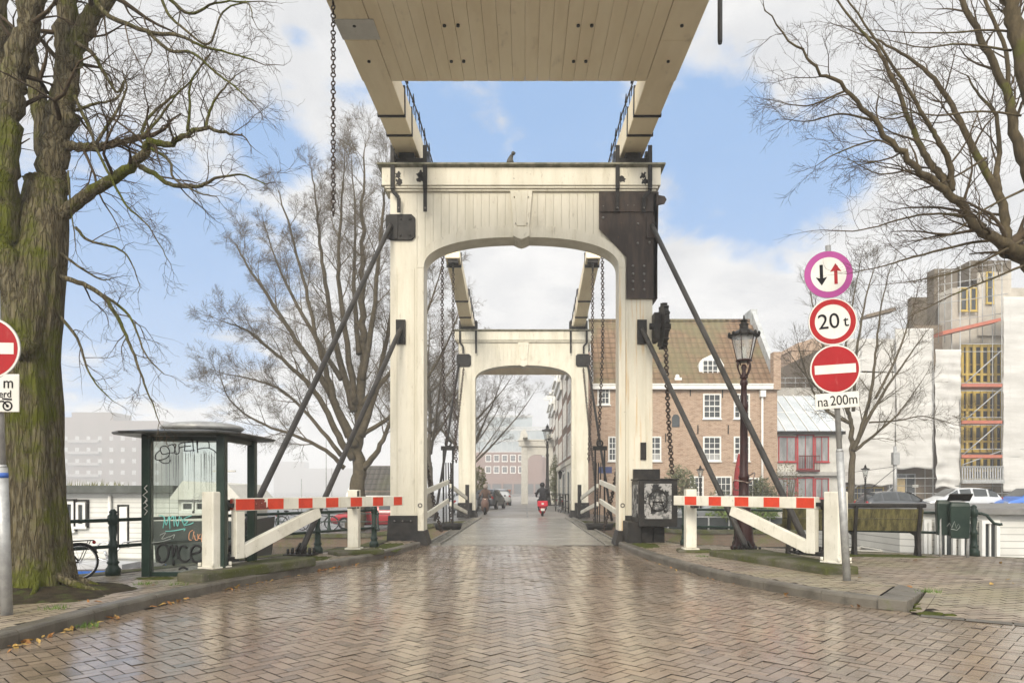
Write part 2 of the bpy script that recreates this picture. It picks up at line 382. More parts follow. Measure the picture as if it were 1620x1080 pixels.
M['lampglass'] = glass_mat('lamp_glass', (.85,.87,.86), (.75,.75,.72), .25)
def emit_mat(name, c, s):
    m = bpy.data.materials.new(name); m.use_nodes = True; t = NT(m.node_tree)
    out = t.n('ShaderNodeOutputMaterial'); e = t.n('ShaderNodeEmission'); e.inputs[0].default_value = c+(1,); e.inputs[1].default_value = s
    t.l(e.outputs[0], out.inputs[0]); return m
M['headlight'] = emit_mat('lit_headlight', (1,.9,.65), 4.0)
# ================================================================== SETTING : ground, road, pavement, kerbs, water
def sstep(a, b, x):
    t = max(0.0, min(1.0, (x-a)/(b-a))); return t*t*(3-2*t)
def inside(poly, x, y):
    c = False; n = len(poly)
    for i in range(n):
        x1,y1 = poly[i]; x2,y2 = poly[(i+1)%n]
        if (y1 > y) != (y2 > y) and x < (x2-x1)*(y-y1)/(y2-y1)+x1: c = not c
    return c
def lerp_poly(pts, y):
    for (xa,ya),(xb,yb) in zip(pts, pts[1:]):
        if ya <= y <= yb: return xa+(xb-xa)*(y-ya)/(yb-ya)
    return pts[0][0] if y < pts[0][1] else pts[-1][0]

KL = [(-4.9,-8), (-4.62,2.0), (-4.50,4.5), (-4.44,5.79), (-4.36,7.48), (-4.14,8.8), (-3.90,9.92), (-3.52,11.2), (-3.08,12.4), (-2.74,14.0), (-2.50,15.6), (-2.46,16.25)]
KR = [(4.24,7.55), (3.63,8.33), (2.99,10.0), (2.72,11.2), (2.53,12.36), (2.36,14.0), (2.27,15.7), (2.25,16.25)]
def catmull(pts, sub=4):
    pts = [Vector(p) for p in pts]; out = []
    for i in range(len(pts)-1):
        p0 = pts[max(i-1,0)]; p1 = pts[i]; p2 = pts[i+1]; p3 = pts[min(i+2,len(pts)-1)]
        for k in range(sub):
            t = k/sub; out.append(.5*((2*p1)+(p2-p0)*t+(2*p0-5*p1+4*p2-p3)*t*t+(3*p1-p0-3*p2+p3)*t**3))
    out.append(pts[-1]); return out
QL = [(-3.35,16.9), (-3.35,14.9), (-4.3,13.2), (-5.0,12.0), (-6.35,9.6), (-7.5,7.6), (-10.5,2.5), (-16,-8)]     # canal edge, near bank, left
QR = [(3.4,16.9), (3.75,15.5), (8.9,12.55), (16,9.4), (30,5)]                                                        # canal edge, near bank, right
def far_z(x, y):
    """far bank : the quays lie lower than the bridge"""
    s = sstep(2.6, 7.5, abs(x+.06))
    return -.42*s - (.18*s if x < 0 else 0)

# near bank : a plain sand sheet under the paving, reaching far behind the camera
near = MB()
poly = [(-3.35,16.9)] + QL[1:] + [(-60,-60), (60,-60), (60,-6)] + QR[::-1]
near.plate(poly, -1.6, -.05)
tag(near.build('near_bank_ground', M['joint']), kind='structure')

fb = MB()
xs = sorted(set([-60,-30,-20,-14,-10,-8.5,-7.5,-6.5,-5.5,-4.5,-3.5,-2.6] + [2.6,3.5,4.5,5.5,6.5,7.5,8.5,10,14,20,30,60,120,300,700] + [0]))
ys = [30.6, 32, 34, 37, 40, 45, 50, 60, 80, 120, 200, 400, 1200]
vs = [(x, y, far_z(x,y)-.01) for y in ys for x in xs]; nx = len(xs)
fb.add(vs, [(j*nx+i, j*nx+i+1, (j+1)*nx+i+1, (j+1)*nx+i) for j in range(len(ys)-1) for i in range(nx-1)], 0, True)
tag(fb.build('far_bank_ground', M['asphalt']), kind='structure')

wm = mat('canal_water', (.055,.06,.052), (.045,.05,.045), .09, scale=.3, bump=.25, bscale=1.6, spec=.7)
wb = MB(); wb.add([(-900,-60,-1.15),(900,-60,-1.15),(900,1200,-1.15),(-900,1200,-1.15)], [(0,1,2,3)])
tag(wb.build('canal_water', wm), kind='structure')

# herringbone brick road : every brick is real, with a chamfer, a slight tilt and a sand joint
def brick(mb, cx, cy, L, W, ang, zf, mi=0, gap=.0042):
    ca, sa = math.cos(ang), math.sin(ang); z = zf(cx, cy)
    h = rng.gauss(0, .0012); tx = rng.gauss(0, .007); ty = rng.gauss(0, .007); vs = []
    for (e, dz) in ((gap-.0015, -.008), (gap, 0)):
        for (a, b) in ((-1,-1),(1,-1),(1,1),(-1,1)):
            u = a*(L/2-e); v = b*(W/2-e)
            x = cx+u*ca-v*sa; y = cy+u*sa+v*ca
            vs.append((x, y, z+h+dz+u*tx+v*ty + (zf(x,y)-z)))
    mb.add(vs[4:], [(0,1,2,3)], mi); mb.add(vs, [(0,1,5,4),(1,2,6,5),(2,3,7,6),(3,0,4,7)], 1)
def herring(mb, test, bounds, ang, zf, w=.105):
    x0,x1,y0,y1 = bounds; ca, sa = math.cos(ang), math.sin(ang)
    cx0, cy0 = (x0+x1)/2, (y0+y1)/2; N = int(max(x1-x0, y1-y0)/w)+4
    for m in range(-N//2, N//2+1):
        for i in range(-N, N+1):
            bu, bv = (i+2*m)*w, (i-2*m)*w
            for (u, v, da) in ((bu+w, bv+w/2, 0), (bu+2.5*w, bv, math.pi/2)):
                x = cx0+u*ca-v*sa; y = cy0+u*sa+v*ca
                if x0 < x < x1 and y0 < y < y1 and test(x, y): brick(mb, x, y, 2*w, w, ang+da, zf)
def running(mb, test, bounds, zf, ang=0.0, w=.105):
    x0,x1,y0,y1 = bounds; ca, sa = math.cos(ang), math.sin(ang); cx0, cy0 = (x0+x1)/2, (y0+y1)/2
    N = int((x1-x0+y1-y0)/w)
    for j in range(-N//2, N//2):
        for i in range(-N//4, N//4):
            u = (i+.5*(j%2))*2*w; v = j*w; x = cx0+u*ca-v*sa; y = cy0+u*sa+v*ca
            if x0 < x < x1 and y0 < y < y1 and test(x, y): brick(mb, x, y, 2*w, w, ang, zf)
def zroad(x, y): return max(0.0, .008 + .007*math.sin(x*.9+.4)*math.sin(y*.7) - .010*abs(x)/5)
def road_test(x, y):
    if x < lerp_poly(KL, y)-.02: return False
    if y > 7.5 and x > lerp_poly(KR, y)+.02: return False
    if y <= 7.6 and x > 4.1 and y > 7.55-(x-4.24)*1.02+.0 and x < 4.24: return False
    return not (x > 4.2 and y > flush_y(x))
def flush_y(x): return 7.30 - (x-4.3)*.72
rd = MB(); herring(rd, road_test, (-4.9, 8.2, 3.6, 16.55), R(47), zroad)
tag(rd.build('road', [M['road'], M['joint']], recalc=False), kind='structure')
bed = MB(); bed.grid(lambda u,v: (-4.6+13.4*u, 3.5+13.3*v, zroad(-4.6+13.4*u, 3.5+13.3*v)-.0045), 50, 50)
for i_,(x_,y_,z_) in enumerate(bed.v):
    if not inside([(-4.7,3),(9,3),(9,5)]+KR[:1]+KR+[(2.3,17)]+[(a_-.1,b_) for a_,b_ in KL[::-1]], x_, y_): bed.v[i_] = (x_, y_, -.045)
tag(bed.build('road', M['joint'], recalc=False), kind='structure')
# rest of the road surface behind the camera
rr = MB(); rr.plate([(-4.6,-40),(8,-40),(8,3.6),(-4.6,3.6)], -.012, -.003); tag(rr.build('road', M['asphalt']), kind='structure')

def zpl(x, y): return .125
def zpr(x, y):
    # the plaza drops to the road along the flush stones right of the return kerb
    tx, ty = .601, .799; dx, dy = x-4.24, y-7.55
    u = dx*tx+dy*ty; sd = dx*ty-dy*tx
    zr = .006 + .119*sstep(.15, 2.7, u)
    if sd > 0: return zr
    return .125 - (.125-zr)*sstep(-.9, 0, sd)*sstep(1.25, 1.5, u)
def left_pave(x, y): return x < lerp_poly(KL, y)-.17 and inside(LP, x, y)
LP = [(-3.2,16.5)] + [(a+.16,b) for a,b in QL[1:]] + [(-16,-8), (2.4,-8), (2.4,16.5)]
pl_ = MB(); running(pl_, left_pave, (-8.2,-2.5,4.6,16.6), zpl, R(63)); tag(pl_.build('pavement', [M['pave'], M['joint']], recalc=False), kind='structure')
RP = [(2.25,16.5), (3.3,16.5), (3.6,15.4), (8.85,12.4), (15,9.6), (15,-1), (7.5,4.9), (4.3,7.25)] + KR
cornerx = (4.24, 7.55)
def right_pave(x, y):
    if not inside(RP, x, y): return False
    if x > 4.2 and y <= flush_y(x)+.09: return False
    if y >= 7.55 and x < lerp_poly(KR, y)+.15: return False
    if y < 7.75 and x < 4.55: return False
    # keep clear of the return kerb
    dx, dy = x-4.24, y-7.55; u = dx*.601+dy*.799; sd = dx*.799-dy*.601
    return not (-.12 < u < 1.58 and -.43 < sd < .13)
pr_ = MB(); running(pr_, right_pave, (2.3,12.5,3.4,16.6), zpr, R(8)); tag(pr_.build('pavement', [M['pave'], M['joint']], recalc=False), kind='structure')
for nm, pts, z0 in (('pavement', [(p[0]-.1,p[1]) for p in KL]+[(-2.6,16.8)]+[(a+.02,b) for a,b in QL]+[], .1205),):
    sh = MB(); sh.plate(pts, -.01, z0); tag(sh.build(nm, M['joint']), kind='structure')
sh = MB(); sh.grid(lambda u,v: (lambda x,y: (x, y, zpr(x,y)-.0045))(2.2+13*u, 3+13.6*v), 150, 150)
RPs = [(2.30,16.5), (3.3,16.5), (3.6,15.4), (8.85,12.4), (15,9.6), (15,-.5), (7.5,5.1), (4.35,7.45)] + [(a_+.12,b_) for a_,b_ in KR]
sh.f = [f for f in sh.f if inside(RPs, sum(sh.v[i_][0] for i_ in f)/4, sum(sh.v[i_][1] for i_ in f)/4)]; sh.mi = sh.mi[:len(sh.f)]; sh.sm = sh.sm[:len(sh.f)]
for i_,(x_,y_,z_) in enumerate(sh.v):
    dx, dy = x_-4.24, y_-7.55; u_ = dx*.601+dy*.799; sd_ = dx*.799-dy*.601
    if -.02 < u_ < 1.56 and -.32 < sd_ < .0: sh.v[i_] = (x_, y_, -.05)
tag(sh.build('pavement', M['joint'], recalc=False), kind='structure')
fl = MB()
for k in range(26):
    x = 4.42+k*.33; brick(fl, x, flush_y(x)+.0, .40, .16, math.atan(-.72), lambda a,b: .012)
tag(fl.build('pavement', [M['kerb'], M['joint']]), kind='structure')

# kerb stones
def kerb(name, pts, side, lens, top=.13, wid=.17):
    c = catmull([(x,y,0) for x,y in pts], 6); d = [0]
    for a,b in zip(c, c[1:]): d.append(d[-1]+(b-a).length)
    def at(s):
        s = max(0, min(d[-1], s))
        for i in range(len(c)-1):
            if d[i+1] >= s: return c[i].lerp(c[i+1], (s-d[i])/max(1e-6, d[i+1]-d[i]))
        return c[-1]
    mb = MB(); s = 0
    prof = [(0,-.05),(0,top-.035),(.012,top-.012),(.035,top),(wid,top),(wid,-.05)]
    while s < d[-1]-.05:
        e = min(d[-1], s+lens); k = 5; ring = []
        for i in range(k+1):
            q = s+.004+(e-s-.008)*i/k; p = at(q); t = (at(q+.02)-at(q-.02)).normalized(); nrm = Vector((-t.y, t.x, 0))*side
            dz = rng.gauss(0,.0015)
            ring.append([p+nrm*a+Vector((0,0,b+dz)) for a,b in prof])
        n = len(prof); o = [v for r_ in ring for v in r_]
        fs = [(i*n+j, i*n+j+1, (i+1)*n+j+1, (i+1)*n+j) for i in range(k) for j in range(n-1)]+[list(range(n)), [k*n+j for j in range(n)][::-1]]
        mb.add(o, fs); s = e
    o = mb.build(name, M['kerb']); return tag(o, kind='structure')
kerb('kerb', KL, 1, 1.0)
kerb('kerb', KR, -1, 1.0)
kc = MB()        # the corner stones that turn away from the road on the right
a, b = Vector((4.24,7.55,0)), Vector((5.12,8.72,0)); t = (b-a).normalized(); nn = Vector((-t.y,t.x,0))
for i in range(3):
    p, q = a.lerp(b, i/3+.004), a.lerp(b, (i+1)/3-.004)
    h0, h1 = .128-.02*i, .128-.02*(i+1)
    kc.add([p,q,q+nn*.30,p+nn*.30,p+Vector((0,0,h0)),q+Vector((0,0,h1)),q+nn*.30+Vector((0,0,.13)),p+nn*.30+Vector((0,0,.13))], [(0,3,2,1),(4,5,6,7),(0,1,5,4),(1,2,6,5),(2,3,7,6),(3,0,4,7)])
tag(kc.build('kerb', M['kerb'], bevel=.012), kind='structure')
eb = MB()
for (sd_, n_) in ((.085,8),(-.37,7)):
    for i in range(n_):
        q = a + t*((.0 if sd_ > 0 else .14)+.105+.21*i) - nn*sd_; brick(eb, q.x, q.y, .21, .12 if sd_ > 0 else .105, math.atan2(t.y,t.x), lambda x_,y_: zpr(x_,y_)+.004)
for i in range(3): q = b + t*.07 + nn*(.28-.19*i); brick(eb, q.x, q.y, .19, .105, math.atan2(nn.y,nn.x), zpr)
tag(eb.build('pavement', [M['pave'], M['joint']], recalc=False), kind='structure')
mg = MB()
for x_,y_ in ((4.36,7.45),(4.45,7.40),(4.52,7.46),(4.44,7.50),(4.60,7.36),(4.36,7.38)): mg.sphere((x_,y_,.0), .075, 8, 4, sc=(1,1,.28))
for k in range(26):
    q = a.lerp(b, rng.random()*.9+.05) - nn*(.02+.05*rng.random()); mg.sphere((q.x,q.y,.006), .03+.03*rng.random(), 7, 4, sc=(1,1,.35))
tag(mg.build('moss', M['moss']), kind='stuff')

# quay walls and coping stones
def wall(name, pts, z0, zt, thick, label, zfun=None):
    mb = MB()
    P_ = [Vector((x,y,0)) for x,y in pts]
    for p,q in zip(P_, P_[1:]):
        t = (q-p).normalized(); n_ = Vector((-t.y,t.x,0))*thick
        za = zfun(p.x,p.y) if zfun else zt; zb = zfun(q.x,q.y) if zfun else zt
        mb.add([p+Vector((0,0,z0)),q+Vector((0,0,z0)),q+n_+Vector((0,0,z0)),p+n_+Vector((0,0,z0)),p+Vector((0,0,za)),q+Vector((0,0,zb)),q+n_+Vector((0,0,zb)),p+n_+Vector((0,0,za))],
               [(0,3,2,1),(4,5,6,7),(0,1,5,4),(1,2,6,5),(2,3,7,6),(3,0,4,7)])
    return mb
def far_quay(sgn, label):
    root = thing('quay_wall', label, 'quay wall', (sgn*12, 30.4, -1.6))
    xs_ = [2.4,4,5.5,7,9,14,22,40] if sgn > 0 else [-40,-22,-14,-9,-7,-5.5,-4,-2.4]
    pts = [(x,30.3) for x in xs_]
    zf = lambda x,y: far_z(x,y)-.16
    wall('wall', pts, -1.9, 0, .35, '', zf).build('wall', M['quaybrick'], root)
    cp = MB()
    for xa, xb in zip(xs_, xs_[1:]):
        n_ = max(1, int((xb-xa)/1.1))
        for i in range(n_):
            x0 = xa+(xb-xa)*i/n_+.006; x1 = xa+(xb-xa)*(i+1)/n_-.006
            za, zb = far_z(x0,31), far_z(x1,31)
            cp.add([(x0,30.22,za-.16),(x1,30.22,zb-.16),(x1,30.8,zb-.16),(x0,30.8,za-.16),(x0,30.22,za),(x1,30.22,zb),(x1,30.8,zb),(x0,30.8,za)],
                   [(0,3,2,1),(4,5,6,7),(0,1,5,4),(1,2,6,5),(2,3,7,6),(3,0,4,7)])
    cp.build('coping', M['concrete'], root)
far_quay(1, 'brown brick quay wall across the canal below the brick house'); far_quay(-1, 'mossy quay wall across the canal below the red car')
def near_quay(pts, label):
    root = thing('quay_edge', label, 'quay edge', (pts[1][0], pts[1][1], -1.6))
    mb = wall('wall', pts, -1.9, .02, .28, ''); mb.build('wall', M['quaybrick'], root)
    wall('coping', pts, .03, .122, .34, '').build('coping', M['concrete'], root)
near_quay([(a,b) for a,b in QL][::-1][1:], 'mossy stone coping along the canal on the left bank')
near_quay([(a,b) for a,b in QR][::-1][1:], 'pale stone coping along the canal behind the lamp post')
# road beyond the bridge
fr = MB(); fr.add([(-2.35,33.2,.002),(2.3,33.2,.002),(2.5,66,.002),(-2.8,66,.002),(-30,66,-.3),(30,66,-.3),(30,500,.0),(-30,500,.0)], [(0,1,2,3)])
farroad = pave_mat('far_road', (.26,.235,.20), (.22,.195,.165), (.24,.21,.175), .35, .5, .6, .3)
fr.add([(-2.8,66,.004),(2.5,66,.004),(3.2,140,.004),(-3.5,140,.004)], [(0,1,2,3)])
tag(fr.build('road', farroad), kind='structure')
bd = MB(); bd.add([(.13,33.4,.008),(.22,33.4,.008),(.26,64,.008),(.17,64,.008)], [(0,1,2,3)])
tag(bd.build('road_gutter', M['asphalt']), kind='structure')

# ================================================================== THE DRAWBRIDGE
def selli(a, b, n, k, t0=0.0, t1=math.pi):
    out = []
    for i in range(k+1):
        t = t0+(t1-t0)*i/k; c, s_ = math.cos(t), math.sin(t)
        out.append((a*math.copysign(abs(c)**(2/n), c), b*abs(s_)**(2/n)))
    return out
SPR = 6.8; AI, BI, AO, BO, NE = 2.39, .745, 2.555, 1.03, 2.35
def arch_z(x, a, b): return SPR + b*(max(0.0, 1-abs(x/a)**NE))**(1/NE)
def strap(mb, pts, w_=.09, y=-.05, t=.03, mi=0):
    for (xa,za),(xb,zb) in zip(pts, pts[1:]):
        mb.beam((xa,y,za),(xb,y,zb), t, w_, mi, up=(0,1,0)) if False else mb.beam((xa,y,za),(xb,y,zb), w_, t, mi, up=(0,1,0))
def bolts(mb, pts, y, r=.035, mi=1):
    for x,z in pts: mb.tube([(x,y+.01,z),(x,y-.012,z),(x,y-.026,z)], [r,r,r*.45], 8, mi)
def portal(label, loc, near_=True):
    root = thing('bridge_portal', label, 'bridge portal', (0,0,0), group=None)
    def part(mb, name, m, bev=.012, lab=None):
        o = mb.build(name, m, root, bevel=bev, local=True)
        if lab: o['label'] = lab
        return o
    for s in (-1, 1):
        pm = M['cream_rusty'] if (s > 0 and near_) else M['cream']
        mb = MB(); xo, xi = s*3.22, s*2.56
        mb.box(min(xo,xi), max(xo,xi), 0, .55, 0, 8.665)
        for gx in (2.62, 3.05):                                     # edge boards
            mb.box(min(s*gx,s*(gx+.012)), max(s*gx,s*(gx+.012)), -.012, 0, .75, 6.8)
        j = MB(); j.box(min(s*2.555,s*AI), max(s*2.555,s*AI), -.035, .56, .05, SPR)
        pil = part(mb, 'pillar', pm, lab='white pillar streaked with rust' if (s > 0 and near_) else None)
        o = j.build('jamb_trim', pm, pil, bevel=.01, local=True)
        b = MB(); zt = .73
        b.add([(s*2.54,-.10,0),(s*3.30,-.10,0),(s*3.30,.62,0),(s*2.54,.62,0),(s*2.54,-.06,zt),(s*3.26,-.06,zt),(s*3.26,.6,zt),(s*2.54,.6,zt)],
              [(0,3,2,1),(4,5,6,7),(0,1,5,4),(1,2,6,5),(2,3,7,6),(3,0,4,7)])
        b.add([(s*2.28,-.12,0),(s*2.56,-.12,0),(s*2.56,.62,0),(s*2.28,.62,0),(s*2.375,-.07,.36),(s*2.56,-.07,.36),(s*2.56,.6,.36),(s*2.375,.6,.36)],
              [(0,3,2,1),(4,5,6,7),(0,1,5,4),(1,2,6,5),(2,3,7,6),(3,0,4,7)])
        bolts(b, [(s*(2.7+.2*i), .1+.5*k) for i in range(3) for k in range(2)], -.09, .022)
        b.build('base_shoe', [M['iron'], M['bolt']], pil, bevel=.01, local=True)
    # spandrel boards
    core = MB(); arc = [(x, z+SPR) for x,z in selli(AO-.06, BO-.06, NE, 28)]
    core.prism([(-2.56,8.66)]+[(-2.56,SPR)]+arc[::-1][1:-1]+[(2.56,SPR),(2.56,8.66)], .035, .50)
    nb = 26
    for yy in ((0.0,.034),(.502,.535)):
        for i in range(nb):
            xa = -2.558+5.116*i/nb+.003; xb = -2.558+5.116*(i+1)/nb-.003; xm = (xa+xb)/2
            core.prism([(xa,8.66),(xa,arch_z(xa,AO,BO)-.03),(xm,arch_z(xm,AO,BO)-.03),(xb,arch_z(xb,AO,BO)-.03),(xb,8.66)], yy[0], yy[1])
    part(core, 'spandrel_boarding', M['cream'], 0)
    tr = MB(); k = 40; A = selli(AI, BI, NE, k); B = selli(AO, BO, NE, k)
    for i in range(k):
        q = [(A[i][0],SPR+A[i][1]),(A[i+1][0],SPR+A[i+1][1]),(B[i+1][0],SPR+B[i+1][1]),(B[i][0],SPR+B[i][1])]
        tr.prism(q, -.04, .56)
    part(tr, 'arch_trim', M['cream'], 0)
    ks = MB(); ks.prism([(-.27,8.66),(.27,8.66),(.19,7.74),(-.19,7.74)], -.085, .57); ks.prism([(-.16,8.64),(.16,8.64),(.11,7.80),(-.11,7.80)], -.10, -.08)
    ks.prism([(-.205,7.745),(.205,7.745),(.20,7.55),(.10,7.50),(0,7.47),(-.10,7.50),(-.20,7.55)], -.11, .58)
    bolts(ks, [(-.17,8.5),(.17,8.5),(-.14,7.86),(.14,7.86)], -.085, .014)
    part(ks, 'keystone', [M['cream'], M['bolt']], .006)
    co = MB()
    for (h, y0, z0, z1) in ((3.30,-.06,8.662,8.715),(3.335,-.10,8.715,8.775),(3.40,-.13,8.775,9.21)):
        co.box(-h, h, y0, .55-y0, z0, z1)
    part(co, 'cornice', M['cream'], .012)
    cap = MB(); cap.add([(-3.50,-.22,9.245),(3.50,-.22,9.245),(3.50,.78,9.245),(-3.50,.78,9.245),(-3.42,-.14,9.205),(3.42,-.14,9.205),(3.42,.7,9.205),(-3.42,.7,9.205),(-3.50,-.22,9.285),(3.50,-.22,9.285),(3.50,.78,9.285),(-3.50,.78,9.285)],
            [(4,5,6,7),(4,0,1,5),(5,1,2,6),(6,2,3,7),(7,3,0,4),(0,8,9,1),(1,9,10,2),(2,10,11,3),(3,11,8,0),(8,11,10,9)])
    part(cap, 'cornice_cap', mat('capping_lead', (.24,.225,.165), (.12,.115,.07), .7, scale=5, bump=.4), 0)
    for s in (-1, 1):
        ir = MB()
        for xx in (2.34, 3.13):                                      # ears that hold the axle, with long straps
            ir.beam((s*xx,-.17,8.66),(s*xx,-.17,9.72), .10, .05, up=(0,1,0)); ir.box(s*xx-.05, s*xx+.05, -.17, .35, 9.28, 9.50)
            ir.cyl((s*xx-.05,.25,9.60),(s*xx+.05,.25,9.60), .17, n=14)
        strap(ir, [(s*2.34,9.0),(s*2.34,8.12)], .09, -.15)
        strap(ir, [(s*3.13,9.0),(s*3.13,8.62),(s*2.98,8.46),(s*2.98,8.10)], .09, -.15)
        ir.box(s*2.74-.42, s*2.74+.42, .0, .50, 9.29, 9.50)
        bolts(ir, [(s*2.34,8.2),(s*3.13,8.95),(s*2.98,8.2),(s*2.34,8.95)], -.165, .028)
        part(ir, 'axle_bracket', [M['iron'], M['bolt']], .006)
        if not near_ or s < 0:
            p = MB(); x0,x1,z0,z1,c = 2.60,3.32,7.47,8.10,.09
            p.prism([(s*x,z) for x,z in ((x0+c,z0),(x1-c,z0),(x1,z0+c),(x1,z1-c),(x1-c,z1),(x0+c,z1),(x0,z1-c),(x0,z0+c))], -.055, -.002)
            if near_: p.box(-3.31,-3.02,-.075,-.05,7.49,8.08)
            bolts(p, [(s*2.72,7.58),(s*2.72,7.98),(s*2.95,7.58),(s*2.95,7.98),(s*3.20,7.98)], -.055, .03, 0)
            part(p, 'strut_plate', M['iron'], .005)
        else:
            p = MB(); p.prism([(1.90,8.64),(3.36,8.64),(3.31,6.03),(2.57,6.03),(2.57,7.05),(1.90,7.74)], -.07, -.045)
            p.box(3.225,3.33,-.07,.6,6.03,8.60)
            p.box(1.90,3.22,-.10,-.068,8.14,8.42)
            p.prism([(3.3,8.56),(3.50,8.52),(3.55,8.44),(3.50,8.34),(3.3,8.30)], -.10, -.05)
            p.box(3.05,3.25,-.11,-.07,7.50,8.02)
            bolts(p, [(2.0,8.28),(2.6,8.30),(2.75,8.30),(2.0,8.0),(2.85,7.85),(3.13,7.95),(2.85,7.38),(3.13,7.4)] + [(xx, zz) for xx in (2.73,3.0) for zz in (6.25,6.45,6.63,6.82)], -.075, .032)
            part(p, 'repair_plate', [M['iron_rusty'], M['bolt']], .004)
        q = MB()                                                    # small plate for the lower strut
        if near_:
            q.box(min(s*2.84,s*3.07)-.0, max(s*2.84,s*3.07), -.07, -.002, 4.93, 5.52); part(q, 'strut_plate', M['iron'], .005)
    if near_:
        st = MB(); st.box(2.92,3.06,-.05,-.002,2.10,2.52); part(st, 'dark_slot_plate', M['iron'], .004)  # dark plate laid on the pillar in place of a black slot
        # struts from the portal down to the pavement
        for nm, (x0,z0), (x1,y1) in (('strut',(-3.18,7.82),(-4.95,-4.95)),('strut',(-2.95,5.28),(-4.12,-3.95)),('strut',(3.18,7.82),(4.98,-5.0)),('strut',(2.95,5.28),(4.40,-3.5))):
            sb = MB(); zf = .33 if abs(x1) > 4.6 else .20
            a_, b_ = Vector((x0,-.10,z0)), Vector((x1,y1,zf))
            sb.tube([a_, a_.lerp(b_,.02), a_.lerp(b_,.98), b_], [.045,.059,.059,.05], 10)
            o = part(sb, 'strut', M['pipe'], 0)
            fp = MB(); fp.box(x1-.27,x1+.27,y1-.2,y1+.22,zf-.07,zf-.035); fp.beam((x1-.05,y1-.12,zf-.02),(x1-.05,y1+.14,zf+.1),.03,.14); fp.beam((x1+.05,y1-.12,zf-.02),(x1+.05,y1+.14,zf+.1),.03,.14)
            for bx in (-.2,-.12,.12,.2): fp.cyl((x1+bx,y1-.13,zf-.04),(x1+bx,y1-.13,zf+.06),.028,n=6); fp.cyl((x1+bx,y1+.14,zf-.04),(x1+bx,y1+.14,zf+.06),.028,n=6)
            fp.build('foot_plate', M['iron'], o, bevel=.004, local=True)
        for s in (-1,1): rv = MB(); rv.torus((s*2.48,-.04,.98), .045, .014, Matrix.Rotation(R(90),3,'X'), 12, 6); part(rv, 'mooring_ring', M['bolt'], 0)
        pb = random.Random(3)                                       # flaked tar beside the straps
        for (x,z) in ((-3.0,9.03),(-2.99,8.86),(-2.47,9.04),(-2.46,8.93),(2.97,9.0),(2.99,8.86),(2.45,8.92)):
            mm = MB(); pts = []
            for k in range(16): q = 2*math.pi*k/16; r_ = .095*(.45+.75*pb.random()); pts.append((x+r_*math.cos(q)*.95, z+r_*math.sin(q)))
            mm.add([(a_,-.1335,b_) for a_,b_ in pts],[tuple(range(16))]); part(mm, 'flaked_tar', M['iron'], 0)
        wh = MB(); cx = 3.42                                       # chain wheel at the side of the right pillar
        wh.tube([(cx-.05,-.28,5.30),(cx+.05,-.28,5.30)], [.52,.52], 24, smooth=False)
        for k in range(16):
            a_ = 2*math.pi*k/16; wh.mbox(Matrix.Translation((cx,-.28+.53*math.cos(a_),5.30+.53*math.sin(a_)))@Matrix.Rotation(a_,4,'X'), .12,.05,.05)
        wh.cyl((3.1,-.28,5.30),(3.6,-.28,5.30), .08); wh.box(3.2,3.34,-.36,.2,4.98,5.62)
        part(wh, 'chain_wheel', M['iron'], 0)
    else:
        for s in (-1, 1):
            sb = MB(); a_, b_ = Vector((s*3.2,-.05,7.6)), Vector((s*4.05,-2.7,-.05)); sb.tube([a_,b_],[.06,.06],8); part(sb, 'strut', M['iron'], 0)
            bp = MB(); bp.box(s*2.72-.09, s*2.72+.09, -.9,-.72, 0, 1.62); part(bp, 'guard_post', M['iron'], .01)
    root.location = loc
    return root
portal('tall cream wooden drawbridge portal with a brown iron plate on its right corner', (-.065, 16.76, 0), True)
portal('smaller looking cream drawbridge portal beyond the deck with dark plates on both corners', (-.03, 33.9, 0), False)

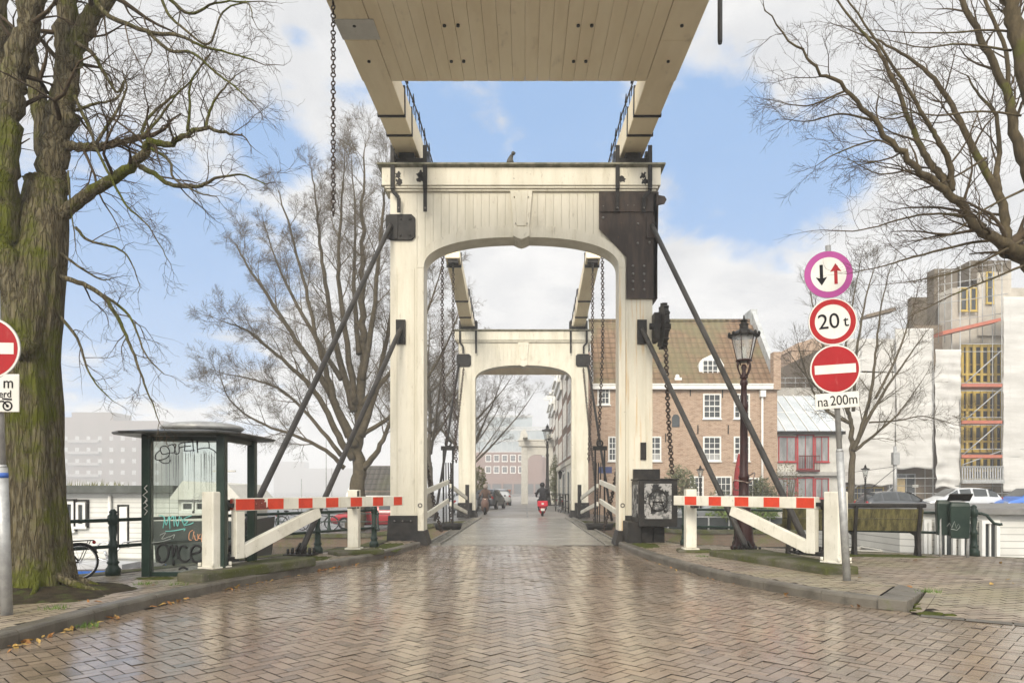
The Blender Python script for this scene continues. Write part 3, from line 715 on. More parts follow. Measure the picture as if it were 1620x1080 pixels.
# balance frame : two beams joined by a planked counterweight
def balance(label, loc, tilt, rz):
    root = thing('balance_frame', label, 'balance beam', (0,0,0))
    ct, st_ = math.cos(tilt), math.sin(tilt)
    def rot(mb):
        mb.v = [(x, y*ct-z*st_, y*st_+z*ct) for x,y,z in mb.v]; return mb
    for s in (-1, 1):
        b = MB(); x0, x1 = sorted((s*2.50, s*3.07))
        b.add([(x0,-3.62,0),(x1,-3.62,0),(x1,0,0),(x0,0,0),(x0,-3.62,.52),(x1,-3.62,.52),(x1,0,.62),(x0,0,.62)], [(0,3,2,1),(4,5,6,7),(0,1,5,4),(1,2,6,5),(2,3,7,6),(3,0,4,7)])
        b.add([(x0,0,0),(x1,0,0),(x1,7.2,.1),(x0,7.2,.1),(x0,0,.62),(x1,0,.62),(x1,7.2,.46),(x0,7.2,.46)], [(0,3,2,1),(4,5,6,7),(0,1,5,4),(1,2,6,5),(2,3,7,6),(3,0,4,7)])
        o = rot(b).build('beam', M['under'], root, bevel=.02, local=True)
        bd_ = MB()
        for yy in (-2.15,-1.2,1.4,3.2,6.6):
            bd_ = MB(); bd_.box(x0-.02,x1+.02,yy-.035,yy+.035,-.025 if yy < 2 else .0,.62); rot(bd_).build('iron_band', M['iron'], o, local=True)
        bd_ = MB(); bd_.box(x0+.1,x1-.1,-.25,.25,-.16,-.002); rot(bd_).build('axle_block', M['iron'], o, local=True)
        r_ = MB(); xi = s*2.53
        r_.tube([(xi,-2.5,.55),(xi,-1.9,.90),(xi,0,1.02),(xi,2.6,.92),(xi,3.2,.6)], .018, 6)
        r_.tube([(xi,-2.2,.56),(xi,3.0,.62)], .014, 6)
        for yy in (-1.6,-.7,.2,1.1,2.0):                           # scroll work between beam and tie rod
            pts = [(xi, yy+.10*math.cos(t*.9)*(1-t/9), .72+.035*t+.08*math.sin(t*.9)*(1-t/9)) for t in [k*.45 for k in range(16)]]
            r_.tube(pts, .012, 5); r_.cyl((xi,yy+.3,.58),(xi,yy+.35,.98),.012,n=5); r_.tube([(xi,yy-.05,.95),(xi,yy,1.16),(xi,yy+.05,.97)],[.03,.01,.03],5)
        rot(r_).build('tie_rod', M['iron'], o, local=True)
        e = MB(); e.tube([(s*2.78,6.95,.10),(s*2.78,6.95,-.22)], .05, 8); e.torus((s*2.78,6.95,-.26), .09,.03, Matrix.Rotation(R(90),3,'Y'), 12, 6); e.box(s*2.78-.2,s*2.78+.2,6.8,7.1,-.03,.12)
        rot(e).build('chain_shackle', M['iron'], o, local=True)
    cw = MB(); n = 21
    for i in range(n):
        xa = -2.495+4.99*i/n+.0022; xb = -2.495+4.99*(i+1)/n-.0022
        cw.box(xa, xb, -7.5, -3.62, -.02+rng.gauss(0,.002), .05)
    cw.box(-2.495,2.495,-7.5,-3.64,.051,.95)
    for s in (-1,1):                                               # the beams' own soffit plates beside the planks
        x0, x1 = sorted((s*2.505, s*3.07))
        for (ya, yb) in ((-5.0,-3.63),(-6.1,-5.006),(-7.5,-6.106)): cw.box(x0,x1,ya,yb,-.024,.95)
    o = rot(cw).build('counterweight', M['under'], root, bevel=.006, local=True)
    for yy in (-4.35,-5.45):
        for xx in (-1.25,-1.02,1.02,1.25,-2.78,2.78): bt = MB(); bt.cyl((xx,yy,-.015),(xx,yy,-.05),.03,n=8); rot(bt).build('bolt', M['iron'], o, local=True)
    pt = MB(); pt.box(-3.08,-2.42,-5.62,-5.05,-.04,-.026); ph = rot(pt).build('hatch_cover', M['signwhite'], o, local=True)
    root.location = loc; root.rotation_euler = (0,0,rz)
    return root
balance('near pair of balance beams with a planked cream counterweight overhead', (-.10, 17.02, 9.66), R(4.2), 0)
balance('far pair of balance beams resting on the smaller portal', (-.04, 34.1, 9.42), R(8.0), math.pi)

hr = MB(); hr.tube([(3.13,10.9,9.35),(3.13,10.9,8.52),(3.13,10.9,8.47)],[.04,.04,.03],10)
tag(hr.build('hanging_rod', M['pipe'], loc=(3.13,10.9,9.3)), 'short dark steel rod hanging from the right end of the counterweight', 'rod')
# hanging chains : links are built one by one along a path
def chain(label, pts, link=.11, r=.014, group='bridge chains', wd=.36):
    P_ = catmull(pts, 10) if len(pts) > 2 else [Vector(pts[0]).lerp(Vector(pts[1]), i/20) for i in range(21)]
    d = [0]
    for a,b in zip(P_,P_[1:]): d.append(d[-1]+(b-a).length)
    def at(s):
        for i in range(len(P_)-1):
            if d[i+1] >= s: return P_[i].lerp(P_[i+1], (s-d[i])/max(1e-9,d[i+1]-d[i])), (P_[i+1]-P_[i]).normalized()
        return P_[-1], (P_[-1]-P_[-2]).normalized()
    mb = MB(); s = link/2; k = 0; pitch = link-2*r*1.25
    while s < d[-1]:
        c, t = at(s); u = t.cross(Vector((0,1,0)) if abs(t.y) < .9 else Vector((1,0,0))).normalized(); v = t.cross(u)
        sd = (u if k % 2 else v) ; rot_ = .35*math.sin(k*1.7); sd = (sd*math.cos(rot_)+(v if k%2 else -u)*math.sin(rot_)).normalized()
        path = []
        for j in range(10):
            a_ = 2*math.pi*j/10; path.append(c + t*(link/2-r)*math.cos(a_) + sd*(link*wd)*math.sin(a_)*.95)
        n_ = t.cross(sd).normalized(); vs = []
        for j in range(10):
            rad = (path[j]-c).normalized()
            for q in range(5):
                b_ = 2*math.pi*q/5; vs.append(path[j]+rad*r*math.cos(b_)+n_*r*math.sin(b_))
        mb.add(vs, [(j*5+q, j*5+(q+1)%5, ((j+1)%10)*5+(q+1)%5, ((j+1)%10)*5+q) for j in range(10) for q in range(5)], 0, True)
        s += pitch; k += 1
    o = mb.build('hanging_chain', M['chain'], recalc=False, loc=pts[-1])
    return tag(o, label, 'chain', group)
chain('short free hanging chain under the left end of the counterweight', [(-3.06,10.95,9.2),(-3.06,10.95,5.72)], .098, .0122)
chain('left chain from the near balance beam down to the deck', [(-2.86,23.95,9.85),(-2.82,23.6,6.5),(-2.66,23.4,2.95)], .145, .020)
chain('right chain from the near balance beam down to the deck', [(2.74,23.95,9.85),(2.72,23.6,6.5),(2.55,23.4,2.95)], .145, .020)
chain('left chain from the far balance beam down to the deck', [(-2.82,27.2,10.1),(-2.78,26.9,6.5),(-2.62,26.4,2.4)], .145, .019)
chain('right chain from the far balance beam down to the deck', [(2.74,27.2,10.1),(2.68,26.9,6.5),(2.5,26.4,2.4)], .145, .019)
chain('slanting chain from the left plate of the far portal to the deck', [(-2.98,33.75,7.4),(-3.0,30.5,4.0),(-2.85,26.2,1.4),(-2.7,25.4,.2)], .145, .0175)
chain('slanting chain from the right plate of the far portal to the deck', [(2.93,33.75,7.4),(2.92,30.5,4.0),(2.75,26.2,1.4),(2.6,25.4,.2)], .145, .0175)
chain('slack chain beside the left pillar behind the white rail', [(-2.62,17.6,4.4),(-2.7,18.4,2.6),(-2.75,20.2,1.4),(-2.55,21,.1)], .13, .022)
chain('slack chain beside the right pillar behind the white rail', [(2.62,17.6,4.4),(2.6,18.4,2.6),(2.65,20.2,1.4),(2.45,21,.1)], .13, .022)
chain('thick chain from the chain wheel down to the control cabinet', [(3.40,16.4,5.0),(3.40,16.1,3.2),(3.42,15.75,1.72)], .13, .022)

# deck : two leaves with timber wear plates
def leaf(label, y0, y1, seed):
    root = thing('bridge_deck', label, 'bridge deck', (0,(y0+y1)/2,-.12))
    dm = mat('wet_deck_boards_%d' % seed, (.29,.272,.235), (.19,.178,.15), .20, scale=.8, bump=.25, bscale=22, stretch=(.5,3.5,1), rvar=.35, extra=dirt((.22,.205,.18), 1.6, .55, .72, .7, (.5,2.2,1)))
    d = MB(); n = 24
    for i in range(n):
        a_ = y0+(y1-y0)*i/n+.004; b_ = y0+(y1-y0)*(i+1)/n-.004; d.box(-2.06,1.99,a_,b_,-.10,.002+rng.gauss(0,.0012))
    d.build('deck_boards', dm, root)
    g = MB()
    for s in (-1,1):
        xa, xb = sorted((s*2.03-.03, s*2.45-.03)); nn_ = int((y1-y0)/.58)
        for i in range(nn_): yy = y0+(i+.5)*(y1-y0)/nn_; g.box(xa+.05,xb-.05,yy-.06,yy+.06,-.06,.012)
        g.box(xa,xa+.05,y0,y1,-.2,.03); g.box(xb-.05,xb,y0,y1,-.2,.05)
    gr = g.build('side_grating', mat('grating_timber_%d' % seed, (.24,.225,.19), (.15,.14,.115), .7, scale=6, bump=.3), root)
    h = MB()
    for s in (-1,1): h.box(min(s*2.0,s*2.5),max(s*2.0,s*2.5),y0,y1,-.6,-.22)
    h.box(-2.0,1.95,y0,y1,-.5,-.12)
    h.build('girder', M['iron'], root)
leaf('near leaf of wet grey deck boards with slatted side gratings', 16.80, 25.0, 1); leaf('far leaf of wet grey deck boards reaching the far portal', 25.03, 33.3, 2)
ab = MB(); ab.box(-2.5,2.45,33.3,34.9,-.5,-.002); tag(ab.build('road', M['asphalt']), kind='structure')
ab2 = MB(); ab2.box(-3.5,3.5,31.0,34.9,-1.9,-.16); tag(ab2.build('abutment', M['quaybrick']), 'brick abutment carrying the far portal over the water', 'abutment')

# white rails along both leaves, with the iron lifting frame where they meet
for s, side in ((-1,'left'),(1,'right')):
    for (ya, za, yb, zb, wh) in ((17.3,1.30,22.6,1.62,'near'),(30.0,1.00,23.4,1.50,'far')):
        root = thing('bridge_rail', 'white wooden rail on the %s side of the %s bridge leaf' % (side, wh), 'railing', (s*2.52,(ya+yb)/2,0), group='white rails along the bridge leaves')
        for dz, nm in ((0,'top_rail'),(-.62,'lower_rail')):
            b = MB(); b.beam((s*2.52,ya,za+dz),(s*2.52,yb,zb+dz),.07,.15); b.build(nm, M['white'], root, bevel=.01)
    fr_ = thing('lifting_frame', 'black iron lifting frame on the %s edge of the deck' % side, 'iron frame', (s*2.58,23.3,0), group='lifting frames of the deck')
    f = MB()
    for xx in (-.16,.16): f.beam((s*2.6+xx,23.4,.05),(s*2.6+xx,23.4,2.75),.055,.055)
    f.box(s*2.6-.24,s*2.6+.24,23.33,23.47,2.72,2.86); f.torus((s*2.6,23.4,2.95),.1,.03,Matrix.Rotation(R(90),3,'X'),12,6)
    f.build('upright', M['iron'], fr_)
    f = MB(); f.tube([(s*2.6,23.4,.0),(s*2.6,23.4,.22)],[.42,.5],14); f.build('foot_casting', M['iron'], fr_)
    f = MB()
    for k in range(3): f.beam((s*2.6-.12+.1*k,23.9+.2*k,.1),(s*2.6-.1+.08*k,23.6,2.3),.035,.035)
    f.build('tension_rod', M['iron'], fr_)
# ================================================================== BARRIERS, PLINTHS, CABINET
def textmesh(s, size, m, parent, Mw, name='lettering', extr=.002, sx=1.0, align='CENTER'):
    cu = bpy.data.curves.new(name, 'FONT'); cu.body = s; cu.size = size; cu.align_x = align; cu.align_y = 'CENTER'; cu.extrude = extr
    t = bpy.data.objects.new(name+'_tmp', cu); COL.objects.link(t)
    bpy.context.view_layer.update()
    me = bpy.data.meshes.new_from_object(t.evaluated_get(bpy.context.evaluated_depsgraph_get()))
    bpy.data.objects.remove(t); bpy.data.curves.remove(cu)
    me.materials.clear(); me.materials.append(m)
    me.transform(Mw @ Matrix.Diagonal((sx,1,1,1)))
    o = bpy.data.objects.new(name, me); COL.objects.link(o); o.parent = parent; return o

def plinth(label, pts, z0, z1):
    mb = MB(); mb.plate(pts, z0, z1)
    c = (sum(p[0] for p in pts)/len(pts), sum(p[1] for p in pts)/len(pts), z0)
    o = mb.build('concrete_plinth', M['concrete'], loc=c, bevel=.03)
    return tag(o, label, 'plinth', 'concrete plinths at the bridge barriers')
def rect(a, b, wl, wr):
    a, b = Vector((a[0],a[1],0)), Vector((b[0],b[1],0)); t = (b-a).normalized(); n = Vector((-t.y,t.x,0))
    return [(q.x,q.y) for q in (a-n*wr, b-n*wr, b+n*wl, a+n*wl)]

def barrier(label, post, A, B, reds, faded, s, zt):
    """red and white swing barrier standing open along the kerb"""
    root = thing('swing_barrier', label, 'barrier', (post[0], post[1], .12), group='red and white bridge barriers')
    A, B = Vector((A[0],A[1],0)), Vector((B[0],B[1],0)); t = (B-A).normalized(); n = Vector((-t.y,t.x,0))
    pm = MB(); M_ = Matrix.Translation((post[0],post[1],0)) @ Matrix.Rotation(math.atan2(t.y,t.x),4,'Z')
    pm.mbox(M_ @ Matrix.Translation((0,0,.78)), .26,.235,1.10); p = pm.build('post', M['white'], root, bevel=.018)
    bs = MB(); bs.mbox(M_ @ Matrix.Translation((0,0,.258)), .34,.30,.025)
    for a in (-.148,.148):
        for b in (-.132,.132): bs.cyl(M_@Vector((a,b,.28)), M_@Vector((a,b,.33)), .025, n=6)
    bs.build('base_plate', M['white'], p, bevel=.006)
    h = .185; z1 = zt; z0 = zt-h; th = .12
    def onl(pxl):                                  # where the sight line through a stripe edge meets the arm
        k = (pxl-829)/F; return (k*A.y-A.x)/(t.x-k*t.y)
    L = (B-A).length
    a = MB(); c0 = A; c1 = B
    def seg(s0, s1, e, mi, zz0, zz1):
        p0, p1 = A+t*s0, A+t*s1; e_ = th/2+e
        a.add([p0-n*e_+Vector((0,0,zz0)),p1-n*e_+Vector((0,0,zz0)),p1+n*e_+Vector((0,0,zz0)),p0+n*e_+Vector((0,0,zz0)),
               p0-n*e_+Vector((0,0,zz1)),p1-n*e_+Vector((0,0,zz1)),p1+n*e_+Vector((0,0,zz1)),p0+n*e_+Vector((0,0,zz1))],
              [(0,3,2,1),(4,5,6,7),(0,1,5,4),(1,2,6,5),(2,3,7,6),(3,0,4,7)], mi)
    seg(0, L, 0, 0, z0, z1)
    arm = a.build('arm', M['white'], root, bevel=.008)
    for (q0,q1) in reds:
        a = MB(); s0, s1 = sorted((onl(q0), onl(q1))); seg(max(.0,s0), min(L-.001,s1), .0025, 0, z0+.012, z1-.014); a.build('red_stripe', M['red'], arm)
    if faded:
        a = MB(); f0, f1 = onl(faded[0]), onl(faded[1])
        prof_ = [(0,z1-.014),(0,z0+.012),(1,z0+.012),(.98,z0+.035),(.86,z0+.05),(.80,z0+.035),(.70,z0+.075),(.62,z0+.05),(.52,z0+.045),(.40,z0+.055),(.36,z0+.09),(.22,z0+.08),(.14,z0+.06),(.10,z0+.10),(.30,z0+.115),(.55,z0+.11),(.66,z0+.125),(.72,z1-.03),(.6,z1-.014)]
        a.add([A+t*(f0+(f1-f0)*u)-n*(th/2+.003*s/abs(s)*-s*-1 if False else th/2+.003)+Vector((0,0,zz)) for u,zz in prof_], [tuple(range(len(prof_)))])
        a.add([A+t*(f0+(f1-f0)*u)+n*(th/2+.003)+Vector((0,0,zz)) for u,zz in prof_], [tuple(range(len(prof_)))])
        for k in range(9):
            q = f0+(f1-f0)*rng.random(); seg(q, q+.04+.05*rng.random(), .0031+.0001*k, 0, z0+.03, z0+.05+.09*rng.random())
        o = a.build('peeling_stripe', mat('peeled_dark_paint',(.23,.05,.035),(.12,.03,.02),.6,scale=30), arm)
    fr_ = MB(); V0 = A+t*.085
    fr_.beam(V0+Vector((0,0,.36)), V0+Vector((0,0,z0-.002)), .11, .15, up=tuple(t))
    fr_.build('hinge_stile', M['white'], root, bevel=.008)
    br = MB(); br.beam(A+t*.15+Vector((0,0,.45)), A+t*1.72+Vector((0,0,z0-.06)), .10, .19, up=(0,0,1)); br.build('diagonal_brace', M['white'], root, bevel=.008)
    hg = MB(); mid = (Vector((post[0],post[1],0))*.35+A*.65)
    hg.cyl(mid+Vector((0,0,.30)), mid+Vector((0,0,1.21)), .022, n=8)
    for zz in (.36, 1.13):
        hg.beam(Vector((post[0],post[1],zz))+ (A-Vector((post[0],post[1],0))).normalized()*.08, A+t*.08+Vector((0,0,zz)), .09, .06); hg.cyl(mid+Vector((0,0,zz-.08)), mid+Vector((0,0,zz+.08)), .045, n=10)
    hg.build('hinge', M['iron'], root)
    return root, p, arm
PLEFT = [(-4.62,9.05),(-4.08,9.05),(-3.05,11.55),(-3.62,11.75)]
plinth('mossy concrete slab under the left barrier post beside the glass shelter', [(-4.66,9.15),(-4.25,9.02),(-3.42,11.25),(-4.05,11.55)], .10, .25)
plinth('mossy concrete slab under the right barrier post beside the sign pole', [(4.36,9.85),(4.90,9.98),(4.55,12.9),(3.45,12.75)], .10, .24)
plinth('small square concrete foot under the left barrier rest post', rect((-3.62,12.9),(-2.86,13.5),.25,.25), .10, .20)
plinth('small square concrete foot under the right barrier rest post', rect((3.05,13.6),(3.72,13.5),.25,.22), .10, .18)
lb, lbp, lba = barrier('red and white swing barrier beside the glass shelter on the left', (-4.40,9.72), (-4.20,9.86), (-2.42,13.45), [(364,398),(419,444),(468,490),(511.5,531),(550.5,568.5),(586,602),(619,632)], (398,421), -1, 1.235)
rb, rbp, rba = barrier('red and white swing barrier beside the black cabinet on the right', (4.76,10.42), (4.56,10.62), (2.97,13.35), [(1087,1105.5),(1125,1144.5),(1166,1188),(1212,1237),(1263.7,1292)], None, 1, 1.245)
def rest_post(label, x, y, z0, zt):
    root = thing('rest_post', label, 'post', (x,y,z0), group='rest posts of the bridge barriers')
    a = MB(); a.box(x-.105,x+.105,y-.10,y+.10,z0+.035,zt); a.build('post', M['white'], root, bevel=.012)
    a = MB(); a.box(x-.15,x+.15,y-.14,y+.14,z0,z0+.03); a.build('base_plate', M['white'], root, bevel=.005)
    a = MB(); a.beam((x+.02,y-.1,1.03),(x+.02,y-.42,1.03),.09,.05); a.beam((x+.14,y-.25,1.0),(x+.14,y-.25,1.34),.03,.05); a.build('latch', M['iron'], root)
rest_post('white rest post holding the free end of the left barrier', -3.33, 13.38, .20, 1.36)
rest_post('white rest post holding the free end of the right barrier', 3.30, 13.55, .18, 1.37)

# control cabinet on the right pillar
cab = thing('control_cabinet', 'scuffed black control cabinet bolted to the right pillar of the near portal', 'cabinet', (2.95,15.9,0))
c = MB(); c.box(2.62,3.50,15.55,16.62,.52,1.58); body = c.build('cabinet_body', M['iron'], cab, bevel=.02)
sc_ = mat('scraped_poster', (.30,.29,.27), (.10,.10,.095), .6, scale=7, lo=.45, hi=.55, extra=chain_extra(dirt((.018,.018,.018), 5, .50, .56, 1), dirt((.42,.41,.38), 15, .62, .66, .8)))
c = MB(); c.box(2.74,3.36,15.535,15.552,.70,1.50); c.build('torn_poster', sc_, body)
c = MB(); c.box(2.608,2.622,15.7,16.45,.72,1.48); c.build('torn_poster', sc_, body)
c = MB()
for r_, a0, a1 in ((.20,0,6.4),):
    c.tube([(3.05+r_*math.cos(t)*1.05,15.53,1.12+r_*math.sin(t)*1.2) for t in [k*.35 for k in range(19)]], .016, 5)
c.tube([(2.90,15.53,.86),(3.05,15.53,1.42),(3.20,15.53,.86)], .016, 5); c.tube([(2.92,15.53,1.08),(3.18,15.53,1.08)], .016, 5)
c.build('graffiti', M['iron'], body)
c = MB(); c.box(2.60,3.53,15.53,16.64,1.582,1.62); c.build('lid', M['iron'], cab, bevel=.01)
c = MB(); c.box(2.70,3.0,15.9,16.5,.0,.519); c.box(3.05,3.3,16.0,16.45,.1,.5); c.box(2.40,2.72,15.75,16.6,.0,.62); c.build('pedestal', M['iron'], cab, bevel=.02)
c = MB(); c.box(2.66,3.30,16.55,16.70,1.62,1.86); c.build('back_plate', M['iron'], cab)

# ================================================================== GLASS SHELTER
sh = thing('glass_shelter', 'dark green glass shelter with graffiti on its front pane', 'shelter', (-4.82,10.2,.12))
for (x,y) in ((-5.36,9.72),(-4.30,9.72),(-4.30,10.80)):
    a = MB(); a.box(x-.06,x+.06,y-.06,y+.06,.12,2.13); p = a.build('post', M['green'], sh, bevel=.012)
    if x < -5:
        a = MB()
        for z0_,pts in ((1.22,((-.02,0),(.03,.07),(-.03,.12),(.035,.17),(-.01,.22),(.03,.26))),):
            a.tube([(x+u,y-.066,z0_-.06+v) for u,v in pts], .006, 4); a.tube([(x+u*.8+.01,y-.066,z0_-.22+v*.8) for u,v in pts[::-1]], .006, 4)
        a.build('graffiti', M['signwhite'], p)
RX0,RX1,RY0,RY1,RZ = -5.74,-3.98,9.28,11.15,2.125
a = MB()
def roofring(e, z): return [(RX0+e+.22,RY0+e,z),(RX1-e-.22,RY0+e,z),(RX1-e,RY0+e+.22,z),(RX1-e,RY1-e-.22,z),(RX1-e-.22,RY1-e,z),(RX0+e+.22,RY1-e,z),(RX0+e,RY1-e-.22,z),(RX0+e,RY0+e+.22,z)]
rings = [roofring(.02,RZ), roofring(0,RZ+.015), roofring(0,RZ+.035), roofring(.45,RZ+.10), roofring(.5,RZ+.13)]
vs = [v for r_ in rings for v in r_]; a.add(vs, [(i*8+j,i*8+(j+1)%8,(i+1)*8+(j+1)%8,(i+1)*8+j) for i in range(4) for j in range(8)]+[list(range(8))[::-1],[32+j for j in range(8)]])
rf = a.build('roof', mat('roof_panel',(.055,.055,.05),(.03,.032,.03),.35,scale=4,rvar=.3), sh)
a = MB()
a.sphere((-4.8,10.2,2.27),.5,20,8,sc=(1.2,1.0,.20))
a.build('skylight', M['galv'], rf)
for bb in ((-5.36,-4.30,9.74,9.80,2.05,2.12),(-4.33,-4.27,9.78,10.75,2.05,2.12),(-5.295,-4.365,9.70,9.74,.125,.19)): a = MB(); a.box(*bb); a.build('frame_rail', M['green'], sh, bevel=.004)
a = MB(); a.box(-5.298,-4.362,9.715,9.725,.195,2.05); pane = a.build('glass_pane', M['pane'], sh)
spray = {'black': mat('spray_black',(.015,.015,.015),rough=.6), 'teal': mat('spray_teal',(.18,.52,.46),rough=.6), 'orange': mat('spray_orange',(.72,.36,.20),rough=.6), 'grey': mat('spray_grey',(.42,.44,.40),rough=.6)}
def g(pxl, py, y=9.705): return px(pxl, py, y)
def strokes(lst, r_, m, nm='graffiti', y=9.708):
    mb = MB()
    for st in lst:
        P_ = catmull([g(a_,b_,y) for a_,b_ in st], 5) if len(st) > 2 else [g(a_,b_,y) for a_,b_ in st]
        mb.tube(P_, r_, 5)
    return mb.build(nm, m, pane)
strokes([[(253,712),(247,718),(246,726),(255,727),(266,722),(268,712),(262,705),(254,708),(257,718),(268,716)],[(252,728),(258,732),(266,732),(270,727)],[(266,705),(274,703),(277,714),(270,716)],[(273,704),(278,703),(276,716),(283,716),(283,703)],
         [(283,702),(292,700),(292,713)],[(284,708),(291,706)],[(291,700),(303,699)],[(291,706),(302,705)],[(291,713),(308,712)],[(296,696),(302,694),(304,698),(297,699)],[(305,696),(306,714)],[(311,696),(313,716)],
         [(313,697),(329,698),(331,708)],[(313,710),(328,708),(338,712),(343,717)],[(313,697),(312,708)]], .0075, spray['black'])
dr = MB()
for k in range(40):
    x0 = 248+rng.random()*92; y0 = 712+rng.random()*10; L_ = 8+rng.random()**1.6*70
    p0 = g(x0,y0); p1 = g(x0+.4,y0+L_); dr.tube([p0,p1],[.0022,.0012],4)
for x0,L_ in ((247,98),(268,108),(282,100),(307,70),(318,66),(335,60)): dr.tube([g(x0,718),g(x0,718+L_)],[.003,.0015],4)
dr.build('paint_drip', spray['black'], pane)
strokes([[(252,815),(260,818),(258,835)],[(260,818),(263,830),(267,817)],[(268,816),(269,836)],[(269,822),(274,816),(276,832)],[(277,816),(281,832),(284,816)],[(286,818),(292,832)],[(303,815),(293,819),(290,823),(297,824),(292,830),(300,829),(306,826)],[(262,840),(276,839),(292,836),(291,839)]], .0075, spray['teal'])
strokes([[(305,838),(300,842),(299,852),(303,854)],[(307,840),(305,852)],[(308,846),(309,853),(313,853),(313,844)],[(317,844),(314,850),(319,852)],[(320,843),(319,856),(325,851),(321,846)],[(322,850),(327,848),(326,842),(321,845)]], .0055, spray['orange'])
strokes([[(253,884),(249,875),(250,866),(257,861),(264,863),(267,873),(264,884),(257,889),(251,886),(247,878)],[(267,872),(272,861),(274,880),(279,863),(282,884)],[(296,866),(288,863),(283,872),(285,884),(293,888),(300,884)],[(303,876),(315,873),(318,866),(310,862),(303,869),(303,882),(311,889),(322,882),(330,873)],[(274,884),(275,894)],[(283,900),(290,897),(297,900)]], .016, spray['black'])
strokes([[(253,846),(262,842),(256,852),(268,848)],[(268,849),(276,845),(274,851)],[(240,858),(256,856),(270,852)],[(300,792),(312,786),(322,790)],[(306,795),(308,782),(315,781),(316,794)],[(318,786),(326,782),(330,790),(334,778)]], .004, spray['grey'])

# ================================================================== TRAFFIC SIGNS
def disc(mb, r0, r1, d, mi, n=40):
    """flat ring facing -Y at depth d"""
    vs = []; 
    for i in range(n):
        a = 2*math.pi*i/n; vs += [(r1*math.cos(a), d, r1*math.sin(a)), (r0*math.cos(a), d, r0*math.sin(a))]
    if r0 <= 0: mb.add([(r1*math.cos(2*math.pi*i/n), d, r1*math.sin(2*math.pi*i/n)) for i in range(n)], [list(range(n))], mi)
    else: mb.add(vs, [(2*i, 2*((i+1)%n), 2*((i+1)%n)+1, 2*i+1) for i in range(n)], mi)
def signdisc(name, parent, c, rad, rot, build, label=None):
    mb = MB(); mb.tube([(0,.0,0),(0,.012,0)], [rad,rad], 40, 0, False)
    mb.tube([(0,.012,0),(0,.03,0)], [rad-.004,rad-.03], 40, 0, False)
    Mx = Matrix.Translation(c) @ Matrix.Rotation(rot[1],4,'Y') @ Matrix.Rotation(rot[0],4,'Z')
    mb.v = [tuple(Mx @ Vector(v)) for v in mb.v]
    o = mb.build(name, M['galv'], parent, local=True)
    if label: o['label'] = label
    build(o, Mx); return o
def face(o, Mx, parts):
    for nm, m, fn in parts:
        mb = MB(); fn(mb); mb.v = [tuple(Mx @ Vector(v)) for v in mb.v]; mb.build(nm, m, o, local=True, recalc=False)
def ar(x, up):
    s = 1 if up else -1
    return lambda mb: mb.add([(x-.022,-.006,-.135*s),(x+.022,-.006,-.135*s),(x+.022,-.006,.045*s),(x+.075,-.006,.03*s),(x,-.006,.145*s),(x-.075,-.006,.03*s),(x-.022,-.006,.045*s)], [tuple(range(7)) if up else tuple(range(7))[::-1]])
def noentry(o, Mx):
    face(o, Mx, (('rim', M['signwhite'], lambda mb: disc(mb,0,.300*K_,-.002,0)), ('red_face', M['signred'], lambda mb: disc(mb,0,.282*K_,-.004,0)),
                 ('white_bar', M['signwhite'], lambda mb: mb.add([(-.245*K_,-.006,-.055*K_),(.245*K_,-.006,-.055*K_),(.245*K_,-.006,.055*K_),(-.245*K_,-.006,.055*K_)], [(0,1,2,3)]))))
K_ = 1.09
bx, by = (1340-829)/F*9.28, 9.28
sp = thing('sign_post', 'leaning steel pole with three round traffic signs and a small distance plate', 'traffic sign', (bx,by,.12))
tx = (1309.5-829)/F*9.28 - bx; lean = tx/ (4.72-.12)
def lp(z): return Vector((lean*z, 0, z))
a = MB(); a.tube([lp(0),lp(1.75)], .05, 14); a.tube([lp(1.75),lp(1.79)], [.05,.038], 14); a.tube([lp(1.79),lp(4.55)], .036, 12); a.build('pole', M['galv'], sp, local=True)
def zpx(y): return 1.35-(y-775)/F*9.2-.12
def face20(o, Mx):
    face(o, Mx, (('rim', M['signwhite'], lambda mb: disc(mb,0,.315,-.002,0)), ('red_ring', M['signred'], lambda mb: disc(mb,.232,.300,-.004,0)), ))
    Mt = Mx @ Matrix.Rotation(R(90),4,'X')
    textmesh('20', .285, M['signblack'], o, Mt @ Matrix.Translation((-.052,.0,.008)), sx=1.02)
    textmesh('t', .21, M['signblack'], o, Mt @ Matrix.Translation((.17,-.015,.008)))
def facearrow(o, Mx):
    face(o, Mx, (('faded_rim', M['signpurple'], lambda mb: disc(mb,0,.315,-.002,0)), ('white_face', M['signwhite'], lambda mb: disc(mb,0,.232,-.004,0)),
                 ('black_arrow', M['signblack'], ar(-.093,False)), ('red_arrow', mat('arrow_red',(.30,.012,.016)), ar(.093,True))))
cx = lambda y, xx: Vector(((xx-829)/F*9.2-bx, -.075, zpx(y)))
signdisc('sign_disc', sp, cx(434,1311), .318, (R(-6),R(-2)), facearrow, 'priority sign with a faded purple rim and two arrows')
signdisc('sign_disc', sp, cx(508.5,1317.5), .32, (R(-6),R(-5)), face20, 'weight limit sign reading 20 t')
signdisc('sign_disc', sp, cx(583.5,1321.5), .325, (R(-6),R(-3)), noentry, 'red no entry sign')
pc = cx(633,1325); Mx = Matrix.Translation(pc) @ Matrix.Rotation(R(-4),4,'Y') @ Matrix.Rotation(R(-6),4,'Z')
a = MB(); a.box(-.285,.285,0,.012,-.105,.105); a.v = [tuple(Mx @ Vector(v)) for v in a.v]; pl = a.build('distance_plate', M['signwhite'], sp, bevel=.004, local=True)
textmesh('na', .185, M['signblack'], pl, Mx @ Matrix.Rotation(R(90),4,'X') @ Matrix.Translation((-.19,-.01,.003)), sx=.85)
textmesh('200m', .185, M['signblack'], pl, Mx @ Matrix.Rotation(R(90),4,'X') @ Matrix.Translation((.085,-.005,.003)), sx=.86)
